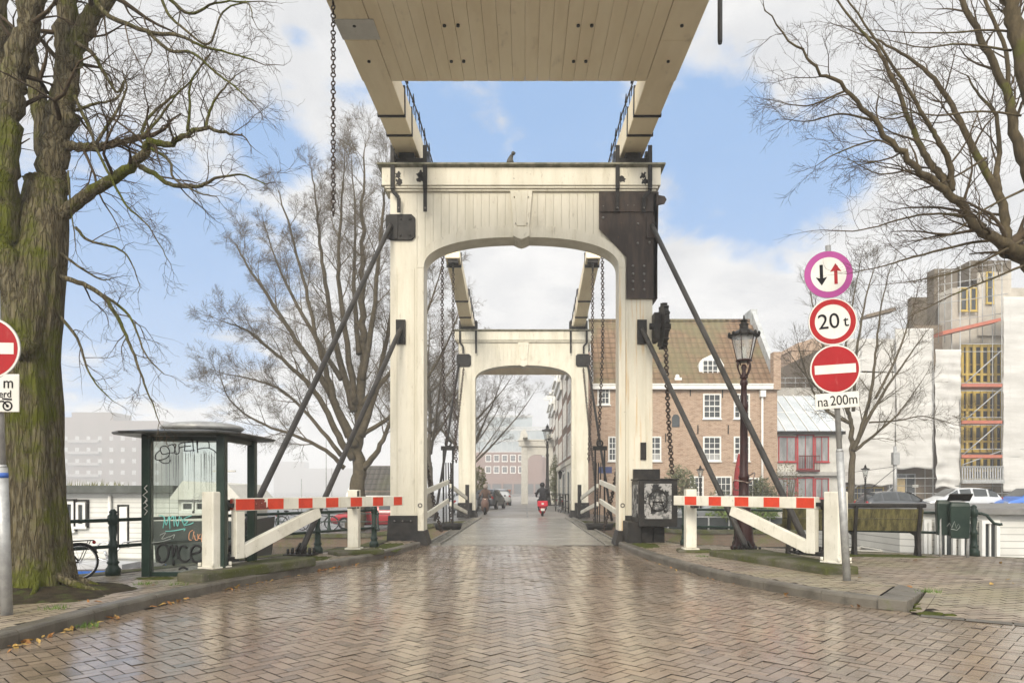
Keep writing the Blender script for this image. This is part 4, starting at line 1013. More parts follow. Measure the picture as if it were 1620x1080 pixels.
a = MB(); a.box(-.03,.03,-.055,.03,zpx(640),zpx(625)); 
for yy in (434,508,584): z_ = zpx(yy); a.tube([lp(z_)+Vector((0,-.06,.07)), lp(z_)+Vector((0,.04,.07))], .045, 8); a.tube([lp(z_)+Vector((0,-.06,-.07)), lp(z_)+Vector((0,.04,-.07))], .045, 8)
a.v = [(v[0]+(lean*zpx(632) if k < 8 else 0), v[1], v[2]) for k,v in enumerate(a.v)]; a.build('clamp', M['galv'], sp, local=True)

bx2, by2 = (11-829)/F*6.72, 6.72
sl = thing('sign_post', 'leaning steel sign pole with a no entry sign beside the left trunk', 'traffic sign', (bx2,by2,.12))
leanl = -.035
def lq(z): return Vector((leanl*z,0,z))
a = MB(); a.tube([lq(0),lq(1.45)], .052, 14); a.tube([lq(1.45),lq(1.48)],[.052,.038],14); a.tube([lq(1.48),lq(3.2)], .036, 12); a.build('pole', M['galv'], sl, local=True)
a = MB(); a.tube([lq(1.35),lq(1.40)], .0535, 14); a.build('blue_band', mat('blue_tape',(.05,.12,.40),rough=.4), sl, local=True)
K_ = 1.0
z_ = 1.35-(549-775)/F*6.6-.12; signdisc('sign_disc', sl, Vector(((-26-829)/F*6.6-bx2, -.07, z_)), .304, (R(4),R(0)), noentry)
z_ = 1.35-(620-775)/F*6.6-.12; pc = Vector(((-28-829)/F*6.6-bx2, -.06, z_))
a = MB(); a.box(-.31,.31,0,.012,-.185,.185); Mx = Matrix.Translation(pc)
a.v = [tuple(Mx @ Vector(v)) for v in a.v]; pl = a.build('exception_plate', M['signwhite'], sl, bevel=.006, local=True)
Mt = Mx @ Matrix.Rotation(R(90),4,'X')
textmesh('na 200 m', .155, M['signblack'], pl, Mt @ Matrix.Translation((.0,.095,.003)), sx=.90)
textmesh('uitgezonderd', .098, M['signblack'], pl, Mt @ Matrix.Translation((-.0,-.012,.003)), sx=.92)
a = MB()
for (u,r_) in ((.20,.042),(.03,.042)): a.torus((u,-.004,-.125), r_, .007, Matrix.Rotation(R(90),3,'X'), 16, 4); a.sphere((u,-.004,-.125), .014, 8, 5)
a.tube([(.20,-.004,-.125),(.16,-.004,-.08),(.07,-.004,-.085),(.03,-.004,-.125)], .007, 4); a.beam((.15,-.004,-.055),(.24,-.004,-.062),.008,.014); a.tube([(.07,-.004,-.085),(.05,-.004,-.05),(.02,-.004,-.05)], .006, 4)
a.v = [tuple(Mx @ Vector(v)) for v in a.v]; a.build('moped_symbol', M['signblack'], pl, local=True)

# ================================================================== LAMP POSTS
def lamp(loc, label, H=4.65, m=None, simple=False, group='crown lantern street lamps'):
    root = thing('street_lamp', label, 'street lamp', loc, group=group); k = H/4.65
    m = m or M['iron']; n = 10 if simple else 20
    def S(p): return [(r_*k if not simple else r_*k*1.1, z*k) for r_,z in p]
    a = MB(); a.lathe(S([(.26,0),(.26,.02),(.235,.04),(.22,.09),(.225,.15),(.20,.20),(.185,.30),(.165,.55),(.14,.85),(.125,1.02),(.10,1.06)]), n)
    if not simple:
        for j in range(8):
            q = 2*math.pi*j/8; a.sphere((.225*math.cos(q),.225*math.sin(q),.08), .05, 7, 5)
    base = a.build('pedestal', m, root, local=True)
    a = MB(); a.lathe(S([(.10,1.06),(.135,1.08),(.14,1.12),(.115,1.15),(.10,1.18),(.10,1.50),(.115,1.53),(.10,1.56),(.085,1.60),(.072,2.90),(.085,2.93),(.09,2.98),(.085,3.03),(.065,3.06),(.058,3.40),(.08,3.43),(.075,3.50),(.05,3.54)]), n)
    a.build('shaft', m, root, local=True)
    a = MB(); a.lathe(S([(.05,3.54),(.09,3.57),(.05,3.63),(.035,3.70),(.06,3.78),(.035,3.84)]), n)
    for j in range(4):
        q = 2*math.pi*j/4+.4; c, s_ = math.cos(q), math.sin(q)
        pts = [(.04,3.60),(.10,3.63),(.17,3.78),(.165,3.86),(.12,3.90),(.10,3.84)]
        a.tube(catmull([(r_*k*c, r_*k*s_, z*k) for r_,z in pts],3), .014*k, 5)
    a.lathe(S([(.12,3.885),(.165,3.90),(.165,3.93),(.12,3.935)]), n)
    a.build('lantern_bracket', m, root, local=True)
    a = MB(); a.add([(r_*k*math.cos(2*math.pi*j/6), r_*k*math.sin(2*math.pi*j/6), z*k) for r_,z in ((.145,3.936),(.255,4.40)) for j in range(6)], [(j,(j+1)%6,6+(j+1)%6,6+j) for j in range(6)])
    gl = a.build('lantern_glass', M['lampglass'], root, local=True)
    a = MB()
    for j in range(6):
        c, s_ = math.cos(2*math.pi*j/6), math.sin(2*math.pi*j/6); a.tube([(.15*k*c,.15*k*s_,3.93*k),(.262*k*c,.262*k*s_,4.41*k)], .009*k, 4)
    a.build('glazing_bar', m, gl, local=True)
    a = MB(); a.lathe(S([(.03,3.94),(.05,3.98),(.05,4.15),(.025,4.2)]), 10); a.build('bulb', M['signwhite'], gl, local=True)
    a = MB(); a.lathe(S([(.30,4.40),(.305,4.43),(.24,4.47),(.16,4.53),(.09,4.56),(.085,4.64),(.10,4.66),(.06,4.69),(.055,4.72),(.09,4.73),(.02,4.77),(.012,4.85)]), n)
    for j in range(12):
        q = 2*math.pi*j/12; a.sphere((.30*k*math.cos(q),.30*k*math.sin(q),4.45*k), .034*k, 6, 4, sc=(1,1,1.4)); 
    a.build('crown', M['iron'], root, local=True)
    return root
lamp((4.42,13.72,.12), 'dark oxblood cast iron lamp post with crown lantern on the near right bank', 4.55, M['redbrown'])
hb = thing('handlebar_lock', 'white cable lock wrapped round the oxblood lamp post', 'cable lock', (4.3,13.45,1.35))
a = MB(); pts = [(4.42+.16*math.cos(t)+(.05 if t>4 else -.05),13.72+.16*math.sin(t),1.30+.055*t+.06*math.sin(t*2.3)) for t in [k*.35 for k in range(26)]]
a.tube(pts, .013, 6); a.build('cable', mat('worn_cable',(.32,.27,.22),(.10,.06,.05),.5,scale=20), hb)

# ================================================================== BENCH, BIN, RAILINGS
be = thing('park_bench', 'long weathered bench seen from behind with greenish algae on its back boards', 'bench', (6.2,12.6,.12))
dirx = Vector((7.40-4.98, 12.72-13.2, 0)); Lb = dirx.length; rzb = math.atan2(dirx.y, dirx.x)
be.location = (4.98,13.2,.12); be.rotation_euler = (0,0,rzb); be.scale = (1,1,1.10)
for x in (.12, Lb*.53, Lb-.06):
    a = MB(); a.prism([(-.13,0),(.14,0),(.07,.18),(.10,.34),(.50,.40),(.52,.46),(.05,.45),(-.06,.86),(-.185,.87),(-.085,.42),(-.09,.2)], -.03, .03)
    a.v = [(x+v[1], v[0], v[2]) for v in a.v]; a.build('leg', M['iron'], be, bevel=.008, local=True)
def slatz(y0,z0,y1,z1,nm,th=.035):
    a = MB(); a.beam((Lb/2,y0,z0),(Lb/2,y1,z1), Lb, th, up=(0,1,0)); return a.build(nm, M['wood_algae'], be, bevel=.006, local=True)
slatz(-.01,.43,-.075,.63,'back_board'); slatz(-.077,.638,-.118,.80,'back_board'); 
a = MB(); a.beam((-.04,-.12,.86),(Lb+.04,-.12,.86), .10, .07); a.build('back_rail', M['iron'], be, bevel=.02, local=True)
for k in range(3): a = MB(); a.box(-.02,Lb+.02,.06+.15*k,.195+.15*k,.47,.505); a.build('seat_board', M['wood_algae'], be, bevel=.006, local=True)
mo = MB(); mo.grid(lambda u,v: (5.0+2.9*u, 12.72+.75*v-.5*u, .137+.012*mnoise.noise(Vector((u*9,v*5,1)))-.03*(abs(u-.5)*2)**4-.03*(abs(v-.5)*2)**4), 24, 8); tag(mo.build('moss', M['moss'], recalc=False), kind='stuff')
mo = MB()
for (x0_,x1_,y0_,y1_) in ((2.35,3.1,14.2,16.3),(-3.3,-2.62,14.0,16.2),(-5.5,-4.7,9.3,9.7),(-4.2,-3.4,11.6,12.9)):
    mo.grid(lambda u,v: (x0_+(x1_-x0_)*u, y0_+(y1_-y0_)*v, .136+.014*mnoise.noise(Vector((u*7+x0_,v*7,3)))-.03*(abs(u-.5)*2)**3-.03*(abs(v-.5)*2)**3), 14, 14)
tag(mo.build('moss', M['moss'], recalc=False), kind='stuff')

bi = thing('litter_bin', 'dark green double litter bin hung in a steel tube frame', 'litter bin', (7.9,12.5,.12))
for (xx, yy) in ((7.78,12.62),):
    a = MB(); a.tube(catmull([(7.70,12.62,.12),(7.70,12.62,.95),(7.74,12.62,1.10),(7.80,12.60,1.14),(7.98,12.50,1.14),(8.05,12.47,1.10),(8.09,12.45,.95),(8.09,12.45,.12)],4), .028, 8); a.build('frame', M['galv'], bi)
def binbox(c, rz, tilt):
    Mx = Matrix.Translation(c) @ Matrix.Rotation(rz,4,'Z'); a = MB()
    for (sx,sy,z) in ((.30,.22,-.30),(.34,.26,.24),(.30,.22,.32)): pass
    vs = [Mx @ Vector((sx/2*p,sy/2*q,z)) for (sx,sy,z) in ((.29,.20,-.32),(.32,.22,.26),(.28,.18,.33)) for p,q in ((-1,-1),(1,-1),(1,1),(-1,1))]
    a.add(vs, [(0,3,2,1),(8,9,10,11)]+[(i*4+j,i*4+(j+1)%4,(i+1)*4+(j+1)%4,(i+1)*4+j) for i in range(2) for j in range(4)])
    return a.build('bin', M['green'], bi, bevel=.015)
b1 = binbox((7.90,12.40,.80), R(-20), 0); b2 = binbox((7.82,12.66,.84), R(-20), 0)
a = MB(); a.tube([px(1510+u,830+v,12.2) for u,v in ((-12,2),(-8,-3),(-4,4),(0,-6),(3,5),(6,-2),(9,3),(4,8),(-6,6))], .004, 4); a.build('scratch_tag', spray['grey'], b1)
a = MB(); Mx = Matrix.Translation((7.93,12.42,1.22)) @ Matrix.Rotation(R(-20),4,'Z') @ Matrix.Rotation(R(-28),4,'X'); a.mbox(Mx, .36,.26,.02); a.build('lid_plate', M['iron'], bi)

def rail_post(mb, x, y, z0=.12, H=.92, n=12):
    mb.lathe([(.10,0),(.10,.10),(.075,.13),(.065,.16),(.085,.19),(.062,.22),(.055,.40),(.075,.43),(.06,.46),(.042,.52),(.06,.70),(.05,.73),(.065,.75),(.075,.80),(.07,.86),(.045,.89),(.055,.92),(.02,.96)], n, (x,y,z0))
def railing(label, pts, end=None, group='canal railings', m=None, z0=.12, grp=True):
    root = thing('canal_railing', label, 'railing', (pts[0][0],pts[0][1],z0), group=group)
    m = m or M['green']
    for x,y in pts:
        a = MB(); rail_post(a, x, y, z0); a.build('post', m, root)
    for h, nm in ((.80,'top_rail'),(.42,'middle_rail')):
        a = MB(); a.tube([(x,y,z0+h) for x,y in pts] + ([(e[0],e[1],z0+h+e[2]) for e in end] if end and h > .5 else []), .026, 8); a.build(nm, m, root)
    return root
railing('dark green iron railing with baluster posts along the left canal edge', [(-9.4,4.6),(-7.55,7.55),(-5.93,9.85),(-4.78,11.95),(-4.02,13.3),(-3.24,14.75)])
railing('dark iron railing behind the oxblood lamp post ending in a curled rail beside the bin', [(3.60,15.3),(4.66,14.95),(6.3,14.05),(8.40,12.75)], [(8.50,12.69,.0),(8.57,12.65,-.03),(8.62,12.62,-.11),(8.67,12.59,-.18),(8.74,12.55,-.20),(8.78,12.53,-.19)])

# ================================================================== BICYCLE
def bicycle(label, loc, rz, lean=0.0, group='parked bicycles', full=True, color=None):
    root = thing('bicycle', label, 'bicycle', loc, rz, group); fm = color or M['iron']
    ls = math.sin(lean)
    def L(mb): mb.v = [(x, y+z*ls, z) for x,y,z in mb.v]; return mb
    RX = Matrix.Rotation(R(90),3,'X')
    for x in (-.53,.53):
        a = MB(); a.torus((x,0,.345), .325,.021,RX,36,6); wl = L(a).build('wheel', M['rubber'], root, local=True)
        a = MB(); a.torus((x,0,.345), .298,.010,RX,32,4)
        for k in range(14):
            q = 2*math.pi*k/14; a.tube([(x+.03*math.cos(q+.6),0.015*(-1)**k,.345+.03*math.sin(q+.6)),(x+.295*math.cos(q),0,.345+.295*math.sin(q))], .0022, 3)
        a.cyl((x,-.05,.345),(x,.05,.345),.025,n=8); L(a).build('rim', M['chrome'], wl, local=True)
        a = MB(); a.tube([(x+.355*math.cos(q),0,.345+.355*math.sin(q)) for q in [R(-10 if x<0 else 30)+k*R(15) for k in range(12)]], .016, 5); L(a).build('mudguard', M['iron'], root, local=True)
    a = MB(); bb=(-.05,0,.29); st=(-.22,0,.78); hd=(.36,0,.80); hl=(.40,0,.66)
    for p,q in ((bb,st),(bb,hl),(st,hl),(bb,(-.53,0,.345)),(st,(-.53,0,.345)),(hd,(.53,0,.345)),((-.22,0,.78),(-.25,0,.90)),(hd,(.33,0,1.02))): a.cyl(p,q,.016,n=8)
    L(a).build('frame', fm, root, local=True)
    a = MB(); a.tube(catmull([(.18,-.28,1.02),(.28,-.22,1.04),(.34,0,1.03),(.28,.22,1.04),(.18,.28,1.02)],4), .013, 6); L(a).build('handlebar', M['iron'], root, local=True)
    a = MB(); a.sphere((-.27,0,.93), .12, 10, 6, sc=(1.15,.75,.38)); L(a).build('saddle', M['rubber'], root, local=True)
    a = MB(); a.tube([(-.32,-.06,.74),(-.78,-.06,.74),(-.78,.06,.74),(-.32,.06,.74)], .009, 5); a.cyl((-.72,.05,.74),(-.55,.05,.36),.007,n=5); a.cyl((-.72,-.05,.74),(-.55,-.05,.36),.007,n=5); L(a).build('carrier', M['iron'], root, local=True)
    a = MB(); a.tube([(-.05+.1*math.cos(q),.04,.29+.1*math.sin(q)) for q in [k*.5 for k in range(14)]], .008, 4); a.cyl((-.05,-.1,.29),(.03,-.12,.15),.009,n=5); a.cyl((-.05,.1,.29),(-.13,.12,.43),.009,n=5); L(a).build('crankset', M['chrome'], root, local=True)
    a = MB(); a.sphere((-.80,0,.70), .035, 8, 5); L(a).build('tail_light', M['signred'], root, local=True)
    return root
bike0 = bicycle('black bicycle with a red tail light parked behind the left trunk', (-6.27,8.99,.125), R(234.8), R(-5)); bike0.scale = (.72,.72,.72)
# ================================================================== BIRD
bird = thing('pigeon', 'grey pigeon perched on the cap of the near portal', 'bird', (-.34,16.75,9.285))
a = MB(); a.tube(catmull([(.02,.0,.03),(.0,-.0,.10),(.01,.01,.2),(.05,.02,.30)],3), [.02,.06,.085,.09,.085,.075,.06,.05,.045,.01][:10], 10); a.sphere((.075,-.02,.31), .05, 10, 7)
a.tube([(.02,.02,.10),(-.05,.06,-.01)], [.05,.015], 6)
a.build('body', mat('pigeon_feathers',(.11,.105,.09),(.06,.06,.055),.8,scale=20), bird, local=True)
a = MB(); a.tube([(.115,-.03,.315),(.15,-.04,.305)], [.012,.003], 5); a.build('beak', M['iron'], bird, local=True)
# ================================================================== BUILDINGS
M['housebrick'] = mat('house_brick', (.39,.265,.185), (.31,.205,.14), .85, scale=.8, bump=.3, bscale=18, extra=chain_extra(brickwork((.42,.285,.195),(.28,.185,.12),(.45,.38,.30),.22,.075,.014), dirt((.20,.125,.085), 2.6, .50, .60, .55, (1,1,3.5)), dirt((.46,.33,.235), 3.1, .58, .68, .5, (.8,.8,3.0)), dirt((.22,.16,.12), .5, .5, .75, .4)))
M['darkbrick'] = mat('dark_brick', (.17,.115,.085), (.11,.08,.06), .85, scale=1.2, extra=brickwork((.18,.12,.085),(.12,.085,.065),(.22,.19,.16),.22,.075,.014))
M['redbrick'] = mat('red_brick', (.20,.10,.072), (.16,.085,.062), .85, scale=1.2, extra=brickwork((.20,.10,.072),(.165,.085,.062),(.22,.17,.14),.22,.075,.012))
M['frame'] = mat('white_window_paint', (.74,.73,.68), (.66,.65,.6), .45, scale=3)
M['redframe'] = mat('red_window_paint', (.42,.045,.05), (.36,.04,.045), .4, scale=3)
M['curtain'] = mat('net_curtain', (.40,.40,.38), (.26,.26,.25), .8, scale=9, stretch=(6,6,.5))
def tile_mat(name, c1, c2, moss):
    def ex(t, co, col, p):
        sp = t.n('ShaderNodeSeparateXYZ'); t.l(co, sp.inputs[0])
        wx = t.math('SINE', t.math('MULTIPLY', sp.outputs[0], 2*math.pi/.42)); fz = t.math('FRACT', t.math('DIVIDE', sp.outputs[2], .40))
        h = t.math('ADD', t.math('MULTIPLY', wx, .5), t.math('MULTIPLY', fz, 1.0))
        b = t.n('ShaderNodeBump'); b.inputs['Strength'].default_value = 1.0; b.inputs['Distance'].default_value = .06
        t.l(h, b.inputs['Height']); t.l(b.outputs[0], p.inputs['Normal'])
        cell = t.n('ShaderNodeTexVoronoi'); cell.inputs['Scale'].default_value = 3.3; t.l(t.scale(co,(1,.01,1)), cell.inputs['Vector'])
        sc = t.n('ShaderNodeSeparateColor'); t.l(cell.outputs['Color'], sc.inputs[0])
        col = t.mix(t.math('MULTIPLY', sc.outputs[0], .6), col, c2)
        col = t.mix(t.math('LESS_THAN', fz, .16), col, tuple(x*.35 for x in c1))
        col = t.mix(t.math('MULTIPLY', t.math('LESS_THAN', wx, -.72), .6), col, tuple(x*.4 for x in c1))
        return t.mix(t.math('MULTIPLY', t.ramp(t.noise(co, .35, 5), .42, .62), .75), col, moss)
    return mat(name, c1, c2, .8, scale=2, extra=ex)
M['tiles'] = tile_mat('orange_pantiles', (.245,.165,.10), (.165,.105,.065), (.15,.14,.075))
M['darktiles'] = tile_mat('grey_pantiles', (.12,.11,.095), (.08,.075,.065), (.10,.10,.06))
def window(parent, x0, x1, z0, z1, y, nx=3, nz=4, m=None, curtain=False, name='window', fw=.09, ax='x', sgn=-1, pm=None, ds=1.0):
    """frame, glazing bars and pane on a wall that faces -Y (ax='x') or +/-X (ax='y')"""
    m = m or M['frame']; fr_ = MB(); gl = MB()
    def B(mb, a0, a1, d0, d1, c0, c1):
        d0 *= ds; d1 *= ds
        if ax == 'x': mb.box(a0,a1,min(y-d0,y-d1),max(y-d0,y-d1),c0,c1)
        else: mb.box(min(y+sgn*d0,y+sgn*d1),max(y+sgn*d0,y+sgn*d1),a0,a1,c0,c1)
    B(fr_,x0,x0+fw,-.02,.07,z0,z1); B(fr_,x1-fw,x1,-.02,.07,z0,z1); B(fr_,x0+fw,x1-fw,-.02,.07,z1-fw,z1); B(fr_,x0+fw,x1-fw,-.02,.075,z0,z0+fw)
    B(fr_,x0-.05,x1+.05,-.02,.11,z0-.07,z0-.002)
    iw = x1-x0-2*fw; ih = z1-z0-2*fw
    for i in range(1,nx): q = x0+fw+iw*i/nx; B(fr_,q-.017,q+.017,-.01,.045,z0+fw,z1-fw)
    for j in range(1,nz): q = z0+fw+ih*j/nz; hh = .035 if (nz == 4 and j == 2) else .017; B(fr_,x0+fw,x1-fw,-.01,.048 if hh < .03 else .055,q-hh,q+hh)
    o = fr_.build(name, m, parent)
    B(gl,x0+fw,x1-fw,-.01,.012,z0+fw,z1-fw); p = gl.build('pane', pm or M['glass_dark'], o)
    if curtain:
        c = MB(); B(c,x0+fw+.02,x1-fw-.02,.014,.02,z0+fw,z0+fw+ih*.30); c.build('curtain', M['curtain'], o)
    return o
# -- the brick house across the water
BX0, BX1, BY = 4.1, 15.95, 43.0; EZ = 7.95; RZ_ = 13.05; RY = 47.3
house = thing('brick_house', 'broad brown brick house with a steep pantiled roof and white sash windows', 'house', ((BX0+BX1)/2, BY, -.45))
a = MB(); a.box(BX0,BX1,BY,BY+9,-.5,EZ); a.build('wall', M['housebrick'], house)
a = MB(); a.add([(BX0-.1,BY-.25,EZ+.05),(BX1-.05,BY-.25,EZ+.05),(BX1-.05,RY,RZ_),(BX0-.1,RY,RZ_),(BX0-.1,BY-.25,EZ-.05),(BX1-.05,BY-.25,EZ-.05),(BX1-.05,RY,RZ_-.12),(BX0-.1,RY,RZ_-.12)], [(0,1,2,3),(4,7,6,5),(0,4,5,1),(2,6,7,3)])
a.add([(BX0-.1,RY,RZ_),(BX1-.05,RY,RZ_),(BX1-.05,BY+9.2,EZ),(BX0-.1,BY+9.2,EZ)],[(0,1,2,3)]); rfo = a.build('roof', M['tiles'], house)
a = MB(); a.tube([(BX0-.1,RY,RZ_+.03),(BX1-.3,RY,RZ_+.03)], .13, 8); a.build('ridge_tiles', M['tiles'], rfo)
a = MB()
for xx in (BX0-.05, BX1-.28):
    a = MB()
    a.add([(xx,BY-.15,EZ-.1),(xx+.3,BY-.15,EZ-.1),(xx+.3,BY-.15,EZ+.9),(xx,BY-.15,EZ+.9),(xx,RY-.3,RZ_-.2),(xx+.3,RY-.3,RZ_-.2),(xx+.3,RY-.3,RZ_+.6),(xx,RY-.3,RZ_+.6)],[(0,3,2,1),(4,5,6,7),(0,1,5,4),(1,2,6,5),(2,3,7,6),(3,0,4,7)])
    a.box(xx-.05,xx+.4,RY-.3,RY+1.0,RZ_-.6,RZ_+.75); 
    a.add([(xx,RY+.9,RZ_+.6),(xx+.3,RY+.9,RZ_+.6),(xx+.3,BY+9,EZ+.3),(xx,BY+9,EZ+.3),(xx,RY+.9,RZ_-1),(xx+.3,RY+.9,RZ_-1),(xx+.3,BY+9,EZ-1),(xx,BY+9,EZ-1)],[(0,1,2,3),(4,7,6,5),(0,4,5,1),(2,6,7,3),(1,5,6,2),(0,3,7,4)])
    a.build('gable_parapet', bpy.data.materials.get('lead_coping') or mat('lead_coping',(.42,.43,.42),(.30,.31,.30),.6,scale=2), house)

a = MB(); a.box(BX1-.33,BX1+.12,BY-.3,BY+.3,EZ-.3,EZ+2.05); a.build('gable_pier', M['housebrick'], house)
a = MB(); a.box(BX0-.1,BX1-.35,BY-.32,BY-.02,EZ-.28,EZ-.02); a.box(BX0-.1,BX1-.35,BY-.36,BY-.25,EZ-.02,EZ+.06); a.build('gutter', M['frame'], house)
def hx(p, D=43.0): return (p-829)/F*D
def hz(p, D=43.0): return EYE-(p-775)/F*D
for (a0,a1,b0,b1,cur,nx,nz) in ((1112,1140.5,662,622.5,0,3,4),(1160.5,1186,662,622.5,0,3,4),(1112,1140.5,729,690,1,3,4),(1160.5,1186,729,690,1,3,4),(1091,1113,788,753,1,3,4),(1132,1157,788,753,0,3,3),(1180,1201,788,755,0,2,3),
                                (1018,1046,729,690,1,3,4),(962,980,729,690,0,3,4),(945,965,640,610,0,3,3)):
    window(house, hx(a0), hx(a1), hz(b0), hz(b1), BY, nx, nz, curtain=bool(cur))
a = MB(); a.prism([(hx(1063),hz(675)),(hx(1075),hz(675)),(hx(1075),hz(660)),(hx(1072.5),hz(656)),(hx(1069),hz(655)),(hx(1065.5),hz(656)),(hx(1063),hz(660))], BY-.05, BY+.05); a.build('arched_niche', M['glass_dark'], house)
a = MB()
for (xx,zz) in ((1055,612),(1092,612),(1143,615),(1053,685),(1104,672),(1152,672)): a.box(hx(xx)-.03,hx(xx)+.03,BY-.05,BY-.005,hz(zz+14),hz(zz))
a.build('wall_anchor', M['iron'], house)
a = MB(); a.cyl((hx(1205),BY-.12,-.4),(hx(1205),BY-.12,EZ-.6),.07,n=8); a.box(hx(1205)-.17,hx(1205)+.17,BY-.3,BY-.02,EZ-.75,EZ-.35); a.build('drain_pipe', M['frame'], house)
a = MB(); a.box(hx(947),hx(968),BY-.03,BY-.004,hz(748),hz(738)); a.build('street_sign', mat('sign_blue',(.05,.07,.18)), house)
# dormer
dx0,dx1,dz0,dz1 = hx(1104,43.9),hx(1143,43.9),hz(607,43.9),hz(566,43.9)
dm = MB(); dm.prism([(dx0,dz0),(dx1,dz0),(dx1,dz1-.5),(dx1-.25,dz1-.1),((dx0+dx1)/2,dz1+.15),(dx0+.25,dz1-.1),(dx0,dz1-.5)], 43.55, 46.4)
dmo = dm.build('dormer', M['frame'], rfo)
a = MB(); x0_,x1_ = hx(1112,43.55),hx(1135,43.55); a.box(x0_,x1_,43.52,43.545,hz(602,43.5),hz(570,43.5)); a.build('pane', M['glass_dark'], dmo)
a = MB()
for i in (0,1,2,3): q = x0_+(x1_-x0_)*i/3; a.box(q-.025,q+.025,43.48,43.53,hz(602,43.5),hz(570,43.5))
for j in range(5): q = hz(602,43.5)+(hz(570,43.5)-hz(602,43.5))*j/4; a.box(x0_,x1_,43.485,43.525,q-.02,q+.02)
a.build('glazing_bar', M['frame'], dmo)
a = MB(); a.box(hx(1066,43.3),hx(1077,43.3),43.0,43.7,hz(605,43.3),hz(598,43.3)); a.sphere((hx(1071,43.3),43.2,hz(596,43.3)),.15,8,5); a.build('roof_vent', M['frame'], rfo)

# -- annex with glass roof and red frames
M['palepane'] = mat('pale_pane', (.30,.30,.285), (.16,.165,.16), .1, scale=1.2, stretch=(2,2,.5), spec=.4)  # base colour lightened to stand in for reflections on the panes
AX0, AX1, AY = 16.1, 20.6, 44.0
an = thing('annex_house', 'glass roofed annex with red window frames between the brick house and the scaffolding', 'house', (18.3,AY,-.45))
def ax_(p): return (p-829)/F*AY
def az_(p): return EYE-(p-775)/F*AY
a = MB(); a.box(AX0,AX1,AY+.1,AY+8,-.5,az_(683)); a.build('wall', mat('plaster',(.55,.53,.47),(.47,.45,.39),.8,scale=2), an)
a = MB(); a.add([(AX0,AY-.1,az_(683)),(AX1,AY-.1,az_(683)),(AX1-.6,AY+3.6,az_(627)+.6),(AX0,AY+3.6,az_(627)+.6)],[(0,1,2,3)])
gr = a.build('glass_roof', mat('roof_glazing',(.52,.55,.56),(.42,.45,.46),.15,scale=.6,spec=.8), an)
a = MB()
for i in range(7):
    k = i/6; a.beam((AX0+(AX1-AX0)*k,AY-.12,az_(683)+.03),(AX0+(AX1-.6-AX0)*k,AY+3.6,az_(627)+.65),.05,.06)
a.beam((AX0,AY+1.8,(az_(683)+az_(627)+.6)/2+.03),(AX1-.3,AY+1.8,(az_(683)+az_(627)+.6)/2+.03),.06,.05); a.build('roof_bar', M['frame'], gr)
a = MB(); a.box(AX0,AX1,AY-.3,AY+.1,az_(687),az_(682)); a.build('gutter', M['iron'], an)
a = MB(); a.box(AX0,AX1,AY+3.6,AY+4.4,az_(627)+.2,az_(612)+.5); a.box(AX0,AX1,AY+3.5,AY+8,az_(627),az_(620)+.4); a.build('parapet', mat('concrete_band',(.36,.34,.30)), an)
a = MB(); 
for z in (az_(612)+.9, az_(612)+1.25): a.tube([(AX0,AY+4,z),(AX1,AY+4,z)],.03,5)
for i in range(7): a.cyl((AX0+.1+i*.72,AY+4,az_(612)+.4),(AX0+.1+i*.72,AY+4,az_(612)+1.3),.025,n=5)
a.build('roof_railing', M['galv'], an)
for (a0,a1,b0,b1,nx) in ((1232,1260,730,690,2),(1290,1312,730,690,2),(1232,1260,788,756,2),(1290,1312,788,756,2)): window(an, ax_(a0), ax_(a1), az_(b0), az_(b1), AY+.1, nx, 1, M['redframe'], fw=.055, pm=M['palepane'])
for (b0,b1) in ((743,686),(795,754)):
    w_ = window(an, ax_(1261), ax_(1289), az_(b0), az_(b1), AY+.1, 2, 1, M['redframe'], name='double_door', fw=.10, pm=M['palepane'])
a = MB(); 
for i in range(13): q = ax_(1260)+(ax_(1292)-ax_(1260))*i/12; a.cyl((q,AY-.45,az_(743)),(q,AY-.45,az_(722)),.018,n=4)
a.box(ax_(1260),ax_(1292),AY-.5,AY-.4,az_(722),az_(720.5)); a.box(ax_(1260),ax_(1292),AY-.5,AY+.1,az_(746),az_(743)); a.build('balcony', mat('dark_red_rail',(.12,.03,.03)), an)
a = MB(); a.box(AX0,AX1+.6,AY-.25,AY+.1,az_(752),az_(746)); a.build('floor_band', mat('concrete_band2',(.42,.40,.36)), an)

# -- building wrapped in white scaffold sheeting
SD = 50.0
def sx_(p, D=SD): return (p-829)/F*D
def sz_(p, D=SD): return EYE-(p-775)/F*D
sb = thing('scaffolded_building', 'tall brown building under renovation behind scaffolding and white sheeting', 'building', (32,SD+2,-.45))
M['brown'] = mat('brown_cladding', (.20,.16,.115), (.15,.12,.09), .8, scale=.6)
a = MB(); a.box(sx_(1312),sx_(1520),SD+1.6,SD+14,-.5,sz_(545)); a.box(sx_(1446,53.5),sx_(1640),SD+3.5,SD+4.5,sz_(560),sz_(496)); a.box(sx_(1517),sx_(1700),SD+2.2,SD+4,-.5,sz_(545)); a.build('wall', M['brown'], sb)
a = MB(); a.box(sx_(1505,52.4),sx_(1700),SD+2.4,SD+3.9,sz_(545)+.01,sz_(440)); a.box(sx_(1548,52.2),sx_(1600,52.2),SD+2.2,SD+2.39,sz_(520),sz_(415)); a.build('upper_wall', mat('pale_render',(.50,.46,.39),(.38,.34,.28),.8,scale=.6), sb)
a = MB(); a.box(sx_(1478,55),sx_(1515,55),SD+5,SD+6,sz_(575,55),sz_(425,55)); a.box(sx_(1442,56),sx_(1482,56),SD+6,SD+6.6,sz_(575,56),sz_(470,56)); a.box(sx_(1535,54),sx_(1600,54),SD+4,SD+6,sz_(442,54),sz_(412,54)); a.build('stair_tower', mat('tower_brick',(.15,.125,.09),(.11,.09,.065),.8,scale=.7), sb)
